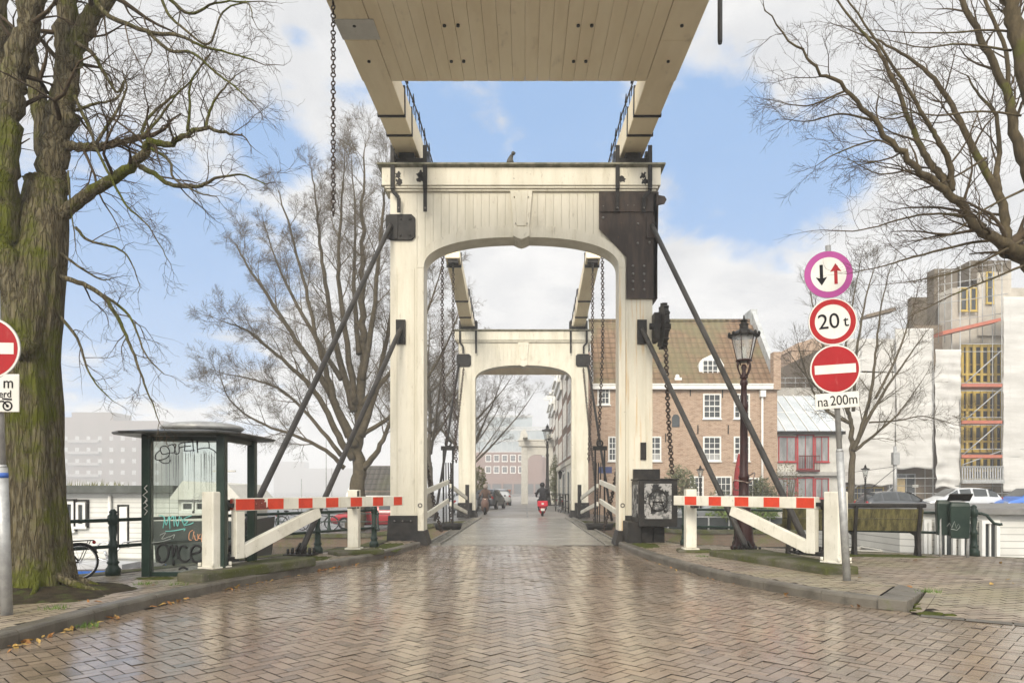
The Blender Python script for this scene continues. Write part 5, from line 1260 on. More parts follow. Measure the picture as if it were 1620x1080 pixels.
a = MB(); a.prism([(sx_(1393),sz_(486)),(sx_(1440),sz_(474)),(sx_(1442),sz_(479)),(sx_(1393),sz_(491))], SD+2, SD+3); a.prism([(sx_(1345),sz_(552)),(sx_(1440),sz_(528)),(sx_(1440),sz_(533)),(sx_(1345),sz_(557))], SD+2, SD+3); a.build('roof', M['brown'], sb)
for (a0,a1,b0,b1) in ((1364,1384,585,560),(1386,1410,585,553),(1412,1428,585,560)): window(sb, sx_(a0), sx_(a1), sz_(b0), sz_(b1), SD+1.6, 2, 2, mat('ochre_frame',(.42,.34,.16)) if a0 == 1364 else bpy.data.materials['ochre_frame'])
M['ochre'] = mat('yellow_frame', (.50,.36,.08), (.42,.30,.07), .5, scale=3)
for k,(b0,b1) in enumerate(((608,545),(664,618),(714,672),(760,722))):
    D2 = SD+2.2; window(sb, sx_(1520,D2), sx_(1586,D2), sz_(b0,D2), sz_(b1,D2), D2, 6, 2, M['ochre'], fw=.2)
    a = MB()
    for q_ in (1530,1541,1553,1564,1575): a.box(sx_(q_,SD+1.9)-.09,sx_(q_,SD+1.9)+.09,SD+1.85,SD+1.95,sz_(b0,SD+1.9),sz_(b1,SD+1.9))
    a.box(sx_(1521,SD+1.9),sx_(1585,SD+1.9),SD+1.86,SD+1.94,sz_(b0-16,SD+1.9)-.08,sz_(b0-16,SD+1.9)+.08); a.build('window_post', M['ochre'], sb)
for (a0,a1,b0,b1) in ((1518,1530,492,455),(1534,1545,492,455),(1560,1572,480,430)): window(sb, sx_(a0,52.1), sx_(a1,52.1), sz_(b0,52.1), sz_(b1,52.1), SD+2.1, 1, 2, M['ochre'])
window(sb, sx_(1424), sx_(1468), sz_(790), sz_(748), SD+1.6, 3, 1, M['galv'], name='shop_front'); window(sb, sx_(1330), sx_(1416), sz_(792), sz_(770), SD+1.6, 6, 1, M['ochre'], name='shop_front')
a = MB(); a.box(sx_(1436),sx_(1450),SD+1.5,SD+1.57,sz_(790),sz_(756)); a.build('door', mat('plywood',(.48,.37,.20)), sb)
a = MB(); a.box(sx_(1462),sx_(1471),SD+1.45,SD+1.55,sz_(770),sz_(766)); a.build('house_plate', M['frame'], sb)

sf = thing('scaffold', 'galvanised tube scaffold with red plank decks in front of the brown building', 'scaffold', (33,SD,-.45))
tb = MB(); xsx = [1312,1362,1416,1476,1519,1585,1640]
for p_ in xsx:
    top = 520 if p_ < 1480 else 415
    for dy in (.0,1.0): tb.cyl((sx_(p_),SD+dy,-.45),(sx_(p_),SD+dy,sz_(top)),.04,n=5)
for zz in (780,768,722,672,618,556):
    tb.cyl((sx_(1519 if zz < 740 else 1312),SD,sz_(zz-12)),(sx_(1640),SD,sz_(zz-12)),.03,n=5); tb.cyl((sx_(1519 if zz < 740 else 1312),SD,sz_(zz)),(sx_(1640),SD,sz_(zz)),.03,n=5)
for (z0_,z1_) in ((735,718),(720,672),(668,620),(610,560)): tb.cyl((sx_(1522),SD-.05,sz_(z0_)),(sx_(1583),SD-.05,sz_(z1_-5)),.045,n=5)
for p_ in (1322,1380): tb.cyl((sx_(p_),SD-.05,sz_(796)),(sx_(p_+34),SD-.05,sz_(768)),.04,n=5)
for zz in (500,470,440,420): tb.cyl((sx_(1490),SD+.4,sz_(zz+8)),(sx_(1600),SD+.4,sz_(zz-8)),.03,n=5)
for p_ in (1490,1500,1540,1560,1580): tb.cyl((sx_(p_),SD+.4,sz_(540)),(sx_(p_),SD+.4,sz_(410)),.03,n=5)
tb.build('tube', M['galv'], sf)
for zz in (724,670,612):
    a = MB(); a.box(sx_(1520),sx_(1584),SD-.1,SD+1.1,sz_(zz),sz_(zz-2)); a.box(sx_(1520),sx_(1584),SD-.12,SD-.08,sz_(zz),sz_(zz-5)); a.build('plank_deck', mat('red_plank',(.42,.13,.08),(.34,.12,.08),.7,scale=3) if zz == 724 else bpy.data.materials['red_plank'], sf)
a = MB(); a.prism([(sx_(1490),sz_(530)),(sx_(1582),sz_(508)),(sx_(1582),sz_(503)),(sx_(1490),sz_(524))], SD-.1, SD+1); a.build('plank_deck', bpy.data.materials['red_plank'], sf)
a = MB()
for i in range(17): q = sx_(1520)+(sx_(1584)-sx_(1520))*i/16; a.box(q-.05,q+.05,SD-.2,SD-.16,sz_(758),sz_(738))
a.box(sx_(1519),sx_(1585),SD-.2,SD-.14,sz_(739),sz_(737)); a.box(sx_(1519),sx_(1585),SD-.3,SD+1.2,sz_(764),sz_(758)); a.build('balcony_rail', M['galv'], sf)
M['sheet'] = mat('white_sheeting', (.54,.525,.49), (.45,.435,.40), .75, scale=.45, bump=.7, bscale=3, stretch=(.6,1,3), extra=chain_extra(rows(2, .36, (.49,.475,.435), .14), rows(0, 1.25, (.47,.455,.42), .05)))
def sheet(label, p0, p1, zt, zb, y, amp=.10, sag=0.0):
    mb = MB(); x0, x1 = sx_(p0), sx_(p1); z0, z1 = sz_(zb), sz_(zt); sd = p0*.37
    def fn(u, v):
        x = x0+(x1-x0)*u; z = z0+(z1-z0)*v
        e = sag*(1-v)**8*(mnoise.noise(Vector((x*.7,sd,0)))+.4)
        return (x, y + amp*mnoise.noise(Vector((x*.55, z*.35, sd))) + .6*amp*mnoise.noise(Vector((x*.35, z*2.1, sd+5))) + .35*amp*mnoise.noise(Vector((x*1.6+z*.6, z*.9, sd+9))), z+e)
    mb.grid(fn, 36, 60); o = mb.build('scaffold_sheet', M['sheet'], loc=((x0+x1)/2,y,z0), recalc=False)
    sl_ = o.modifiers.new('thick','SOLIDIFY'); sl_.thickness = .03
    tag(o, label, 'sheeting', 'white scaffold sheets')
sheet('low wide white scaffold sheet behind the sign pole beside the annex', 1311, 1415, 590, 772, SD-.1, .13, .5)
sheet('tall white scaffold sheet above the dark shop front', 1416, 1474, 520, 744, SD-.14, .12, .4)
sheet('narrow puckered white scaffold sheet left of the open yellow bay', 1478, 1519, 553, 778, SD-.12, .30, .4)
sheet('white scaffold sheet at the right edge of the photo', 1586, 1660, 470, 778, SD-.1, .10, .2)
sheet('upper white scaffold sheet above the sign pole', 1340, 1414, 536, 588, SD-.05, .1, .1)
# brown shed on the roofs between
a = MB(); a.box(0,4.2,0,5,0,3.4); a.prism([(-.1,3.4),(4.3,3.4),(3.6,4.2),(2.0,4.5),(.4,4.0)],-.1,5.1); o = a.build('brick_shed', M['housebrick'], loc=(sx_(1252,60),60,10.2), local=True); tag(o, 'brown brick top storey with scaffolding seen above the annex roof', 'building')
a = MB(); a.box(17.5,30,62,70,-.5,10.2); tag(a.build('brick_block', M['darkbrick'], loc=(22,62,-.5)), 'dark brick block standing behind the annex', 'building')

# -- canal houses along the street on the right, seen end on
hcol = [((.26,.15,.11),(.20,.12,.09)),((.17,.115,.085),(.13,.09,.07)),((.30,.17,.12),(.24,.14,.10)),((.13,.10,.08),(.10,.08,.065)),((.25,.16,.12),(.2,.13,.1)),((.22,.12,.09),(.17,.1,.08))]
hl = ['nearest', 'second', 'third', 'fourth', 'fifth', 'sixth']
yy = 40.8
for i,(wd,ht) in enumerate(((6.2,9.6),(5.6,10.6),(6.4,9.8),(5.4,10.9),(7.0,9.6),(8,10.4))):
    X = 2.95
    h_ = thing('canal_house', '%s of the tall brick canal houses lining the street beyond the far portal' % hl[i], 'house', (X+4,yy+wd/2,-.05), group='canal houses along the street')
    c1,c2 = hcol[i]; bm_ = mat('house_brick_%s' % hl[i], c1, c2, .85, scale=1, extra=brickwork(c1,c2,(.3,.26,.22),.22,.075,.014))
    dp = 1.02 if yy < 52.2 else 10
    a = MB(); a.box(X,X+dp,yy,yy+wd-.03,-.1,ht); a.build('wall', bm_, h_)
    a = MB(); a.box(X-.16,X+.4,yy+.02,yy+wd-.05,ht-.7,ht-.1); a.box(X-.34,X+.3,yy+.01,yy+wd-.04,ht-.1,ht+.14); a.build('cornice', M['frame'], h_)
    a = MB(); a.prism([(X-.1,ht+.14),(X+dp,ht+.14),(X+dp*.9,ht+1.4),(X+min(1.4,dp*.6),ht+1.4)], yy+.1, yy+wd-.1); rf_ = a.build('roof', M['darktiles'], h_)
    a = MB(); a.box(X-.75,X+.1,yy+wd/2-.10,yy+wd/2+.10,ht+.9,ht+1.1); a.box(X-.1,X+.5,yy+wd/2-1,yy+wd/2+1,ht+.14,ht+1.4); a.box(X-.2,X+.5,yy+wd/2-1.2,yy+wd/2+1.2,ht+1.4,ht+1.6); a.build('hoist_beam', M['frame'], rf_)
    nwin = 3; fl_h = (ht-3.6)/3
    a = MB(); a.box(X-.06,X,yy+.05,yy+wd-.08,-.1,3.0); a.box(X-.14,X,yy+.02,yy+wd-.05,3.0,3.3); a.build('plinth_storey', M['cream'] if i%2 == 0 else M['stone'], h_)
    for r_ in range(3):
        for c in range(nwin):
            ya = yy+.55+c*(wd-1.1)/nwin; yb = ya+(wd-1.1)/nwin-.45; zb = 3.65+r_*fl_h
            window(h_, ya, yb, zb, zb+fl_h*.72, X, 2, 3, fw=.12, ax='y', sgn=-1, ds=.22)
    for c in range(2):
        ya = yy+.8+c*(wd-1.2)/2; window(h_, ya, ya+1.5, .6, 2.7, X-.06, 2, 2, fw=.12, ax='y', sgn=-1, ds=.22)
    a = MB(); a.box(X-.1,X-.06,yy+wd*.45,yy+wd*.45+1.0,.05,2.5); a.build('door', M['green'], h_)
    yy += wd
wl = thing('wall_lantern', 'small black wall lantern on the nearest canal house', 'wall lantern', (2.6,49.0,2.4))
a = MB(); a.tube([(.32,0,.25),(.1,0,.4),(0,0,.35)],.03,6); a.lathe([(.06,-.25),(.16,.2),(.2,.22),(.05,.35),(.02,.4)],6); a.build('lantern', M['iron'], wl, local=True)

# -- modern building at the end of the street
D = 260.0
def ex_(p): return (p-829)/F*D
def ez_(p): return EYE-(p-775)/F*D
K5 = D/104.0
mb_ = thing('office_building', 'red brick and glass office building closing the far end of the street', 'building', (ex_(812),D,0))
a = MB(); a.box(ex_(735),ex_(858),D,D+20,-1,ez_(715)); a.box(ex_(855),ex_(900),D+2,D+20,-1,ez_(722)); a.build('wall', M['redbrick'], mb_)
glz = mat('office_glass',(.30,.34,.34),(.22,.26,.27),.15,scale=.3,spec=.8)
a = MB(); a.box(ex_(745),ex_(870),D+2.5,D+20,ez_(715),ez_(678)); a.box(ex_(772),ex_(842),D+6,D+20,ez_(678),ez_(655)); a.build('glass_storey', glz, mb_)
a = MB()
for z in (715,697,680,676): a.box(ex_(745),ex_(870),D+2.3,D+2.6,ez_(z),ez_(z-2))
for k in range(14): q = ex_(748+k*9); a.box(q-.06,q+.06,D+2.35,D+2.49,ez_(714),ez_(679))
a.box(ex_(770),ex_(844),D+5.6,D+6,ez_(678),ez_(676)); a.box(ex_(770),ex_(844),D+5.6,D+6,ez_(657),ez_(654)); a.build('slab_edge', mat('office_slab',(.45,.45,.43)), mb_)
for (b0,b1) in ((730,719),(748,737)):
    for k in range(5): x0_ = ex_(768+k*13); window(mb_, x0_, x0_+.87*K5, ez_(b0), ez_(b1), D, 2, 2, fw=.1*K5); 
for k in range(6): x0_ = ex_(762+k*17); window(mb_, x0_, x0_+1.35*K5, ez_(786), ez_(765), D, 2, 2, M['iron'], name='shop_window', fw=.1*K5)
# third white portal far down the street
p3_ = thing('small_portal', 'distant white drawbridge portal at the end of the street behind the rider', 'bridge portal', (1.35,66,0))
for x in (.06,2.52):
    a = MB(); a.box(x-.32,x+.32,66,66.5,0,5.6); a.build('pillar', M['signwhite'], p3_, bevel=.03)
a = MB(); k = 16; A_ = selli(.92,.7,2.3,k); a.prism([(1.29-.92,5.6),(1.29-.92,4.1)]+[(1.29+x,4.1+z) for x,z in A_[::-1]][1:-1]+[(1.29+.92,4.1),(1.29+.92,5.6)],66.02,66.45); a.build('arch', M['signwhite'], p3_)
a = MB(); a.box(-.5,3.1,65.85,66.6,5.6,6.1); a.box(-.6,3.2,65.8,66.7,6.1,6.25); a.build('cornice', M['signwhite'], p3_)
a = MB(); a.prism([(-.45,6.25),(.25,6.25),(.35,6.7),(.1,7.3),(-.3,7.0)],65.9,67); a.box(-.1,.35,64,70,6.3,6.65); a.box(2.3,2.7,64,70,6.3,6.65); a.build('balance_beam', M['signwhite'], p3_)

# -- small house with a dark roof on the far left bank
ch = thing('small_house', 'low house with a grey pantiled roof behind the large bare tree', 'house', (-10,52,-.6))
a = MB(); a.box(-13.2,-8.6,52,60,-.6,1.3); a.build('wall', M['darkbrick'], ch)
a = MB(); a.add([(-13.0,51.6,.9),(-8.3,51.6,.9),(-8.3,54.6,3.3),(-13.0,54.6,3.3),(-8.3,58,.9),(-13,58,.9)],[(0,1,2,3),(3,2,4,5)]); a.build('roof', M['darktiles'], ch)
a = MB(); a.beam((-13.3,51.5,.75),(-13.2,54.6,3.35),.25,.3); a.box(-13.2,-8.3,51.5,51.6,.75,.95); a.build('barge_board', M['frame'], ch)
window(ch, -12.6, -11.4, -.1, .7, 52, 3, 2, fw=.08)

# -- hazy far buildings over the open water on the left
M['farwall'] = mat('far_brick', (.13,.095,.075), (.10,.08,.06), .9, scale=.1)
def farblock(label, x0, x1, D, h, steps, flo, ww):
    root = thing('apartment_block', label, 'building', (x0,D,-1)); mb = MB(); mb.box(x0,x1,D,D+25,-1.5,h)
    for (f0,f1,dh) in steps: mb.box(x0+(x1-x0)*f0,x0+(x1-x0)*f1,D+2,D+22,h,h+dh)
    mb.build('wall', M['farwall'], root)
    n = int((x1-x0)/ww); k = 0
    for r_ in range(int((h-3)/flo)):
        for c in range(n):
            if k >= 96: break
            xw = x0+3+c*ww; a = MB(); a.box(xw,xw+ww*.32,D-.15,D+.05,4+r_*flo,4+r_*flo+flo*.36); a.build('window', M['curtain'], root); k += 1
    if len(steps) > 1:
        a = MB()
        for r_ in range(int((h-3)/flo)): a.box(x0+(x1-x0)*.1,x0+(x1-x0)*.4,D-2,D-.2,2.6+r_*flo,4.2+r_*flo)
        a.build('balcony', mat('balcony_panel',(.24,.22,.20)), root)
farblock('tall apartment block fading into mist behind the white houseboat', -286, -222, 420, 44, ((.10,.50,5.5),(.0,.1,2.5)), 7, 7)
farblock('long low block fading into mist right of the glass shelter', -330, -150, 900, 30, ((0,.22,9),), 60, 20)

# ================================================================== CARS
def car(label, loc, rz, color, group='parked cars', Lc=4.2, H=1.47, est=True, copyof=None):
    if copyof is not None:
        r_ = copy_tree(copyof); r_.location = loc; r_.rotation_euler = (0,0,rz); r_['label'] = label
        for ch_ in r_.children:
            if ch_.name.startswith('body'): ch_.data = ch_.data.copy(); ch_.data.materials[0] = color
        return r_
    root = thing('parked_car', label, 'car', loc, rz, group); hL = Lc/2; W_ = .86
    # stations : x, z bottom, belt, roof, half width at belt, half width of roof
    S_ = [(-hL,.42,.72,.74,.62,.55),(-hL+.08,.25,.82,.90,.76,.64),(-hL+.35,.20,.90,1.22 if est else 1.0,.83,.64),(-hL+.9,.19,.93,H-.03,.86,.62),(-.35,.18,.92,H,.87,.63),(.35,.18,.90,H-.05,.87,.62),(.95,.18,.88,1.08,.86,.66),(1.2,.19,.87,.90,.85,.72),(hL-.45,.20,.78,.80,.81,.70),(hL-.1,.25,.64,.66,.72,.6),(hL,.36,.52,.54,.58,.5)]
    n = 12; vs = []
    for (x,zb,zl,zr,wb,wr) in S_:
        half = [(wb*.86,zb),(wb*.99,zb+.14),(wb*1.0,(zb+zl)/2+.05),(wb*.97,zl),(wr*1.0,zr-.05),(wr*.72,zr)]
        ring = [(x,-y,z) for y,z in half]+[(x,y,z) for y,z in half[::-1]]; vs += ring
    k = len(S_); fs = [(i*n+j,(i+1)*n+j,(i+1)*n+(j+1)%n,i*n+(j+1)%n) for i in range(k-1) for j in range(n)]+[list(range(n)),[(k-1)*n+j for j in range(n)][::-1]]
    mb = MB(); mb.add(vs, fs, 0, True); body = mb.build('body', color, root, local=True); sd = body.modifiers.new('sub','SUBSURF'); sd.levels = 2; sd.render_levels = 2
    mb = MB()
    def P_(i, j, t_=0): return Vector(vs[i*n+j])
    def quad(i0, i1, j0, j1, in_=.1, off=.012):
        q = [P_(i0,j0),P_(i1,j0),P_(i1,j1),P_(i0,j1)]; c = sum(q,Vector())/4; nn_ = (q[1]-q[0]).cross(q[3]-q[0]).normalized()
        if nn_.dot(c-Vector((0,0,.7))) < 0: nn_ = -nn_
        mb.add([c+(p-c)*(1-in_)+nn_*off for p in q], [(0,1,2,3)])
    for (i0,i1) in ((2,3),(3,4),(4,5),(5,6)): quad(i0,i1,3,4,.16); quad(i0,i1,8,7,.16)
    quad(5,7,5,6,.12,.03) if False else None
    mb.add([(.42,-.56,H-.07),(.42,.56,H-.07),(1.12,.66,.97),(1.12,-.66,.97)],[(0,1,2,3)]); mb.add([(-hL+.62,-.54,H-.10),(-hL+.62,.54,H-.10),(-hL+.18,.62,.96),(-hL+.18,-.62,.96)],[(0,3,2,1)])
    mb.build('window', M['glass_dark'], root, local=True, recalc=False)
    for x in (-hL+.78, hL-.82):
        for s in (-1,1):
            a = MB(); a.tube([(x,s*.66,.31),(x,s*.70,.31),(x,s*.84,.31),(x,s*.865,.31)],[.30,.315,.315,.28],20); wl = a.build('wheel', M['rubber'], root, local=True)
            a = MB(); a.tube([(x,s*.85,.31),(x,s*.872,.31)],[.21,.205],16)
            a.build('rim', M['chrome'], wl, local=True)
    for s in (-1,1):
        a = MB(); a.sphere((hL-.12,s*.58,.62),.13,10,6,sc=(.8,1.1,.7)); a.build('headlight', M['lampglass'], root, local=True)
        a = MB(); a.sphere((-hL+.10,s*.62,.78),.12,8,6,sc=(.5,.9,1.2)); a.build('tail_light', M['signred'], root, local=True)
        a = MB(); a.sphere((.78,s*.96,.95),.09,8,6,sc=(.8,1,.7)); a.build('mirror', M['iron'], root, local=True)
    return root
def paint(n, c): return mat(n, c, tuple(x*.9 for x in c), .22, .15, scale=1, spec=.6)
P1,P2,P3,P4,P5,P6 = paint('silver_car_paint',(.52,.53,.53)), paint('dark_car_paint',(.07,.075,.08)), paint('blue_car_paint',(.05,.16,.50)), paint('red_car_paint',(.36,.022,.028)), paint('white_car_paint',(.62,.62,.60)), paint('grey_car_paint',(.20,.21,.21))
c0 = car('silver estate car on the far quay behind the litter bin', (sx_(1516,39),39,.05), R(176), P1)
car('dark grey car on the far quay behind the bench', (sx_(1418,37.5),37.5,-.15), R(3), P2, copyof=c0)
car('bright blue car at the right edge on the far quay', (sx_(1632,38),38,.05), R(184), P3, copyof=c0)
car('dark red car behind the left barrier on the far bank', (sx_(592,34.5),34.5,-.60), R(179), P4, copyof=c0)
car('grey car behind the right barrier near the red umbrella', (sx_(1130,36),36,-.35), R(176), P6, copyof=c0)
car('white van like car parked by the street beyond the far portal', (sx_(790,62),62,0), R(100), P5, copyof=c0)
car('dark car parked on the street behind the oncoming motor scooter', (sx_(775,50),50,0), R(80), P2, copyof=c0)
car('grey car farther down the street beside the orange bin', (sx_(768,72),72,-.1), R(95), P6, copyof=c0)
car('silver car just visible left of the far portal pillar', (sx_(735,46),46,-.2), R(95), P1, copyof=c0)
# orange bin, red umbrella, planters
o = MB().box(-.5,.5,-.5,.5,0,1.25).box(-.55,.55,-.55,.55,1.25,1.4).build('refuse_container', mat('orange_plastic',(.40,.13,.07)), loc=(sx_(799,64),64,0), bevel=.05, local=True); tag(o,'orange container on the street left of the distant white portal','container')
um = thing('closed_umbrella', 'tall closed dark red parasol in front of the brick house', 'umbrella', (sx_(1169,40),40,-.4))
a = MB(); 
for k in range(1): a.lathe([(.10,.9),(.36,1.0),(.34,1.6),(.22,2.9),(.10,3.6),(.03,3.9)],12)
a.v = [(x*(1+.12*math.cos(6*math.atan2(y,x))),y*(1+.12*math.cos(6*math.atan2(y,x))),z) for x,y,z in a.v]; a.build('canopy', mat('red_canvas',(.26,.028,.03),(.20,.02,.024),.8,scale=4), um, local=True)
a = MB(); a.cyl((0,0,0),(0,0,3.95),.03); a.build('pole', M['frame'], um, local=True)
lamp((sx_(1108,36.5),36.5,-.42), 'small lantern post before the brick house behind the right barrier', 3.0, M['iron'], True)
lamp((sx_(1369,37),37,-.42), 'slim black lantern post before the white sheeting beside the small bare tree', 2.6+.45, M['iron'], True)
lamp((sx_(866,60),60,-.0), 'black street lamp standing right behind the scooter rider', 6.9, M['iron'], True)
lamp((sx_(655,36),36,-.1), 'lamp with a pale lantern behind the left rail of the bridge', 4.9, M['iron'], True)
pl2 = thing('utility_pole', 'grey pole with cables before the dark shop front', 'pole', (sx_(1416,44),44,-.42))
a = MB(); a.cyl((0,0,0),(0,0,4.6),.14,.10); a.box(-.2,.2,-.2,.1,3.4,4.2); a.build('pole', M['galv'], pl2, local=True)
a = MB(); a.tube([(0,-.1,3.2),(-2.2,-.1,1.4)],.02,4); a.tube([(0,-.1,3.3),(-3.0,-.1,2.9)],.015,4); a.build('cable', M['rubber'], pl2, local=True)
# ================================================================== BOATS
M['siding'] = mat('white_siding', (.66,.65,.60), (.58,.57,.52), .5, scale=1, extra=rows(2,.14,(.36,.35,.32),.13))
hbt = thing('houseboat', 'white houseboat with horizontal siding and a mossy flat roof behind the left tree', 'houseboat', (-14.5,20,-1.1))
wz = -1.1
def lx(p, D=19.0): return (p-829)/F*D
def lz(p, D=19.0): return EYE-(p-775)/F*D
a = MB(); a.plate([(-20,19.0),(lx(192),19.0),(lx(262,17.9),17.6+1.0),(lx(262,22),23.5),(-20,24)],-.55,1.28); a.build('cabin', M['siding'], hbt)
a = MB(); a.plate([(-20.2,18.7),(lx(194),18.7),(lx(270,18.2),18.3),(lx(270,23),24),(-20.2,24.3)],1.283,1.48); rf2 = a.build('roof', mat('roof_edge',(.10,.105,.095),(.07,.075,.065),.7,scale=3), hbt)
a = MB()
for k in range(420):
    u = rng.random(); x = -20+8.7*u; y = 18.8+rng.random()*1.2; h_ = .04+.18*rng.random()**2; a.add([(x-.01,y,1.48),(x+.01,y,1.48),(x+rng.gauss(0,.03),y+rng.gauss(0,.03),1.48+h_)],[(0,1,2)])
sg = a.build('roof_grass', mat('dry_grass',(.20,.19,.09),(.13,.14,.06),.9,scale=3), rf2, recalc=False); sg['kind'] = 'stuff'
for (a0,a1,b0,b1) in ((104,119,838,793),(122,137,832,794)): window(hbt, lx(a0), lx(a1), lz(b0), lz(b1), 19.0, 1, 1, fw=.07)
for (a0,a1,b0,b1) in ((104,120,840,791),(121,139,834,792),(190,204,865,800)):
    a = MB(); x0_,x1_,z0_,z1_ = lx(a0),lx(a1),lz(b0),lz(b1); a.box(x0_-.04,x0_,18.93,19.0,z0_,z1_+.04); a.box(x1_,x1_+.04,18.93,19.0,z0_,z1_+.04); a.box(x0_,x1_,18.93,19.0,z1_,z1_+.04); a.build('surround', M['iron'], hbt)
a = MB(); a.box(lx(191),lx(203),18.93,18.99,lz(864),lz(801)); a.build('door', M['frame'], hbt)
a = MB(); a.cyl((lx(176),18.93,-.4),(lx(176),18.93,1.2),.045,n=8); a.build('drain_pipe', M['frame'], hbt)
a = MB(); a.plate([(-20.4,18.5),(lx(196),18.5),(lx(264,17.9),18.1),(lx(264,22.5),24),(-20.4,24.5)],-1.5,-.56); a.build('pontoon', mat('pontoon_concrete',(.30,.30,.28),(.22,.22,.2),.7,scale=2), hbt)
def boatthing(label, pts, z0, z1, m, band=None):
    r_ = thing('boat', label, 'boat', (pts[0][0],pts[0][1],z0)); c = Vector((sum(p[0] for p in pts)/len(pts), sum(p[1] for p in pts)/len(pts)))
    a = MB(); n = len(pts); rings = []
    for k,z in ((.78,z0),(.95,(z0+z1)/2),(1.0,z1),(.93,z1),(.86,z1-.16)): rings.append([(c.x+(x-c.x)*k, c.y+(y-c.y)*k, z) for x,y in pts])
    a.add([v for r in rings for v in r], [(i*n+j,i*n+(j+1)%n,(i+1)*n+(j+1)%n,(i+1)*n+j) for i in range(4) for j in range(n)]+[list(range(n))[::-1],[4*n+j for j in range(n)]]); h_ = a.build('hull', m, r_)
    if band:
        a = MB(); q = [(c.x+(x-c.x)*1.015, c.y+(y-c.y)*1.015) for x,y in pts]
        a.add([(x,y,z1-.14) for x,y in q]+[(x,y,z1-.03) for x,y in q], [(j,(j+1)%n,n+(j+1)%n,n+j) for j in range(n)]); a.build('stripe', band, h_, recalc=False)
    return r_
sb_ = boatthing('small open boat with a blue stripe moored below the left railing', [(-12.4,14.9),(-9.9,14.1),(-8.2,14.35),(-7.9,14.9),(-8.2,15.6),(-9.9,16.0),(-12.4,15.8)], -1.25, -.30, mat('boat_grey',(.14,.13,.13)), mat('boat_blue',(.03,.12,.42)))
a = MB(); a.plate([(-12.2,15.0),(-10.2,14.5),(-8.6,14.6),(-8.6,15.3),(-10.2,15.6),(-12.2,15.6)],-.36,-.24); a.build('tarpaulin', mat('pale_tarp',(.50,.50,.50),(.40,.40,.40),.6,scale=3), sb_)
a = MB(); a.torus((-9.15,14.9,.02),.20,.018,Matrix.Rotation(R(90),3,'X'),18,5); a.cyl((-9.15,14.9,.02),(-9.15,15.1,-.3),.03); a.tube([(-9.0,14.8,-.25),(-8.7,14.8,.22),(-8.55,15.4,.22),(-8.55,15.4,-.25)],.02,5); a.build('steering_wheel', M['chrome'], sb_)
db = boatthing('dark hulled barge with a pale deckhouse seen through the glass shelter', [(-9.05,16.8),(-8.85,16.25),(-6.75,16.2),(-6.6,16.8),(-7.0,19.2),(-9.0,19.2)], -1.3, .62, mat('hull_dark',(.022,.03,.027),(.035,.04,.035),.4,scale=2), None)
a = MB(); a.box(-8.85,-6.75,16.22,16.34,.622,.80); a.build('bulwark', M['signwhite'], db)
a = MB(); a.box(-8.6,-7.1,17.0,18.9,.50,1.12); a.prism([(-8.75,1.12),(-6.95,1.12),(-7.3,1.50),(-8.4,1.58)],16.8,19.0); dh = a.build('deckhouse', M['signwhite'], db)
for k in range(4): x0_ = -8.5+k*.34; window(dh, x0_, x0_+.3, .84, 1.06, 17.0, 1, 1, fw=.04)
a = MB(); a.cyl((-7.9,18,1.5),(-7.9,18,2.1),.03); a.tube([(-8.2,18,1.85),(-7.6,18,1.85)],.025,5); a.build('mast', M['signwhite'], db)
db.location = db.location
for k,(p_,yt,D_) in enumerate(((516,690,60),(477,757,55),(525,740,75))):
    o = MB().tube([(0,0,-.6),(0,0,EYE-(yt-775)/F*D_+1.15)],[.07,.03],6).build('boat_mast', M['galv'], loc=(lx(p_,D_),D_,-1.15), local=True); tag(o, ['tall thin mast left of the large bare tree','short thin mast right of the glass shelter','middle mast closest to the large bare tree'][k], 'mast', 'masts of moored boats')
# floating homes by the right bank
fh = thing('houseboat', 'white floating home with glazed doors and boarded garage wall at the right edge', 'houseboat', (11.5,15,-1.1))
a = MB()
FX = lambda p, D_=14.2: (p-829)/F*D_
a.plate([(FX(1440),14.6),(FX(1462),14.35),(FX(1572),13.95),(17,13.2),(17,20),(FX(1440),20)],-.9,.86); a.build('cabin', M['siding'], fh)
a = MB(); a.plate([(FX(1436),14.3),(FX(1575),13.7),(17.2,12.95),(17.2,20.2),(FX(1436),20.2)],.863,.97); a.build('roof', mat('felt_roof',(.22,.215,.20),(.16,.155,.145),.8,scale=3), fh)
def yw(x): return 14.35+(13.95-14.35)*(x-FX(1462))/(FX(1572)-FX(1462))
for (p0,p1) in ((1463,1475),(1478,1508),(1511,1535),(1538,1566)):
    x0_,x1_ = FX(p0),FX(p1); y_ = min(yw(x0_),yw(x1_))
    window(fh, x0_, x1_, -.62, .74, y_-.012, 2 if p1-p0 > 15 else 1, 1, fw=.07, name='glazed_door')
a = MB(); a.plate([(FX(1430),14.1),(17.4,12.8),(17.4,20.4),(FX(1430),20.4)],-1.4,-.905); a.build('pontoon', bpy.data.materials['pontoon_concrete'], fh)
wbt = boatthing('white cabin boat glimpsed under the bench', [(7.2,15.6),(8.2,15.2),(10.0,15.1),(10.3,15.8),(10.0,16.5),(8.2,16.5)], -1.25, .0, M['signwhite'])
a = MB(); a.prism([(8.0,.0),(9.9,.0),(9.6,.36),(8.5,.36)],15.35,16.3); cb_ = a.build('cabin', M['signwhite'], wbt); window(cb_, 8.35, 9.4, .06, .26, 15.35, 2, 1, M['galv'], fw=.03)
wbt.location = wbt.location
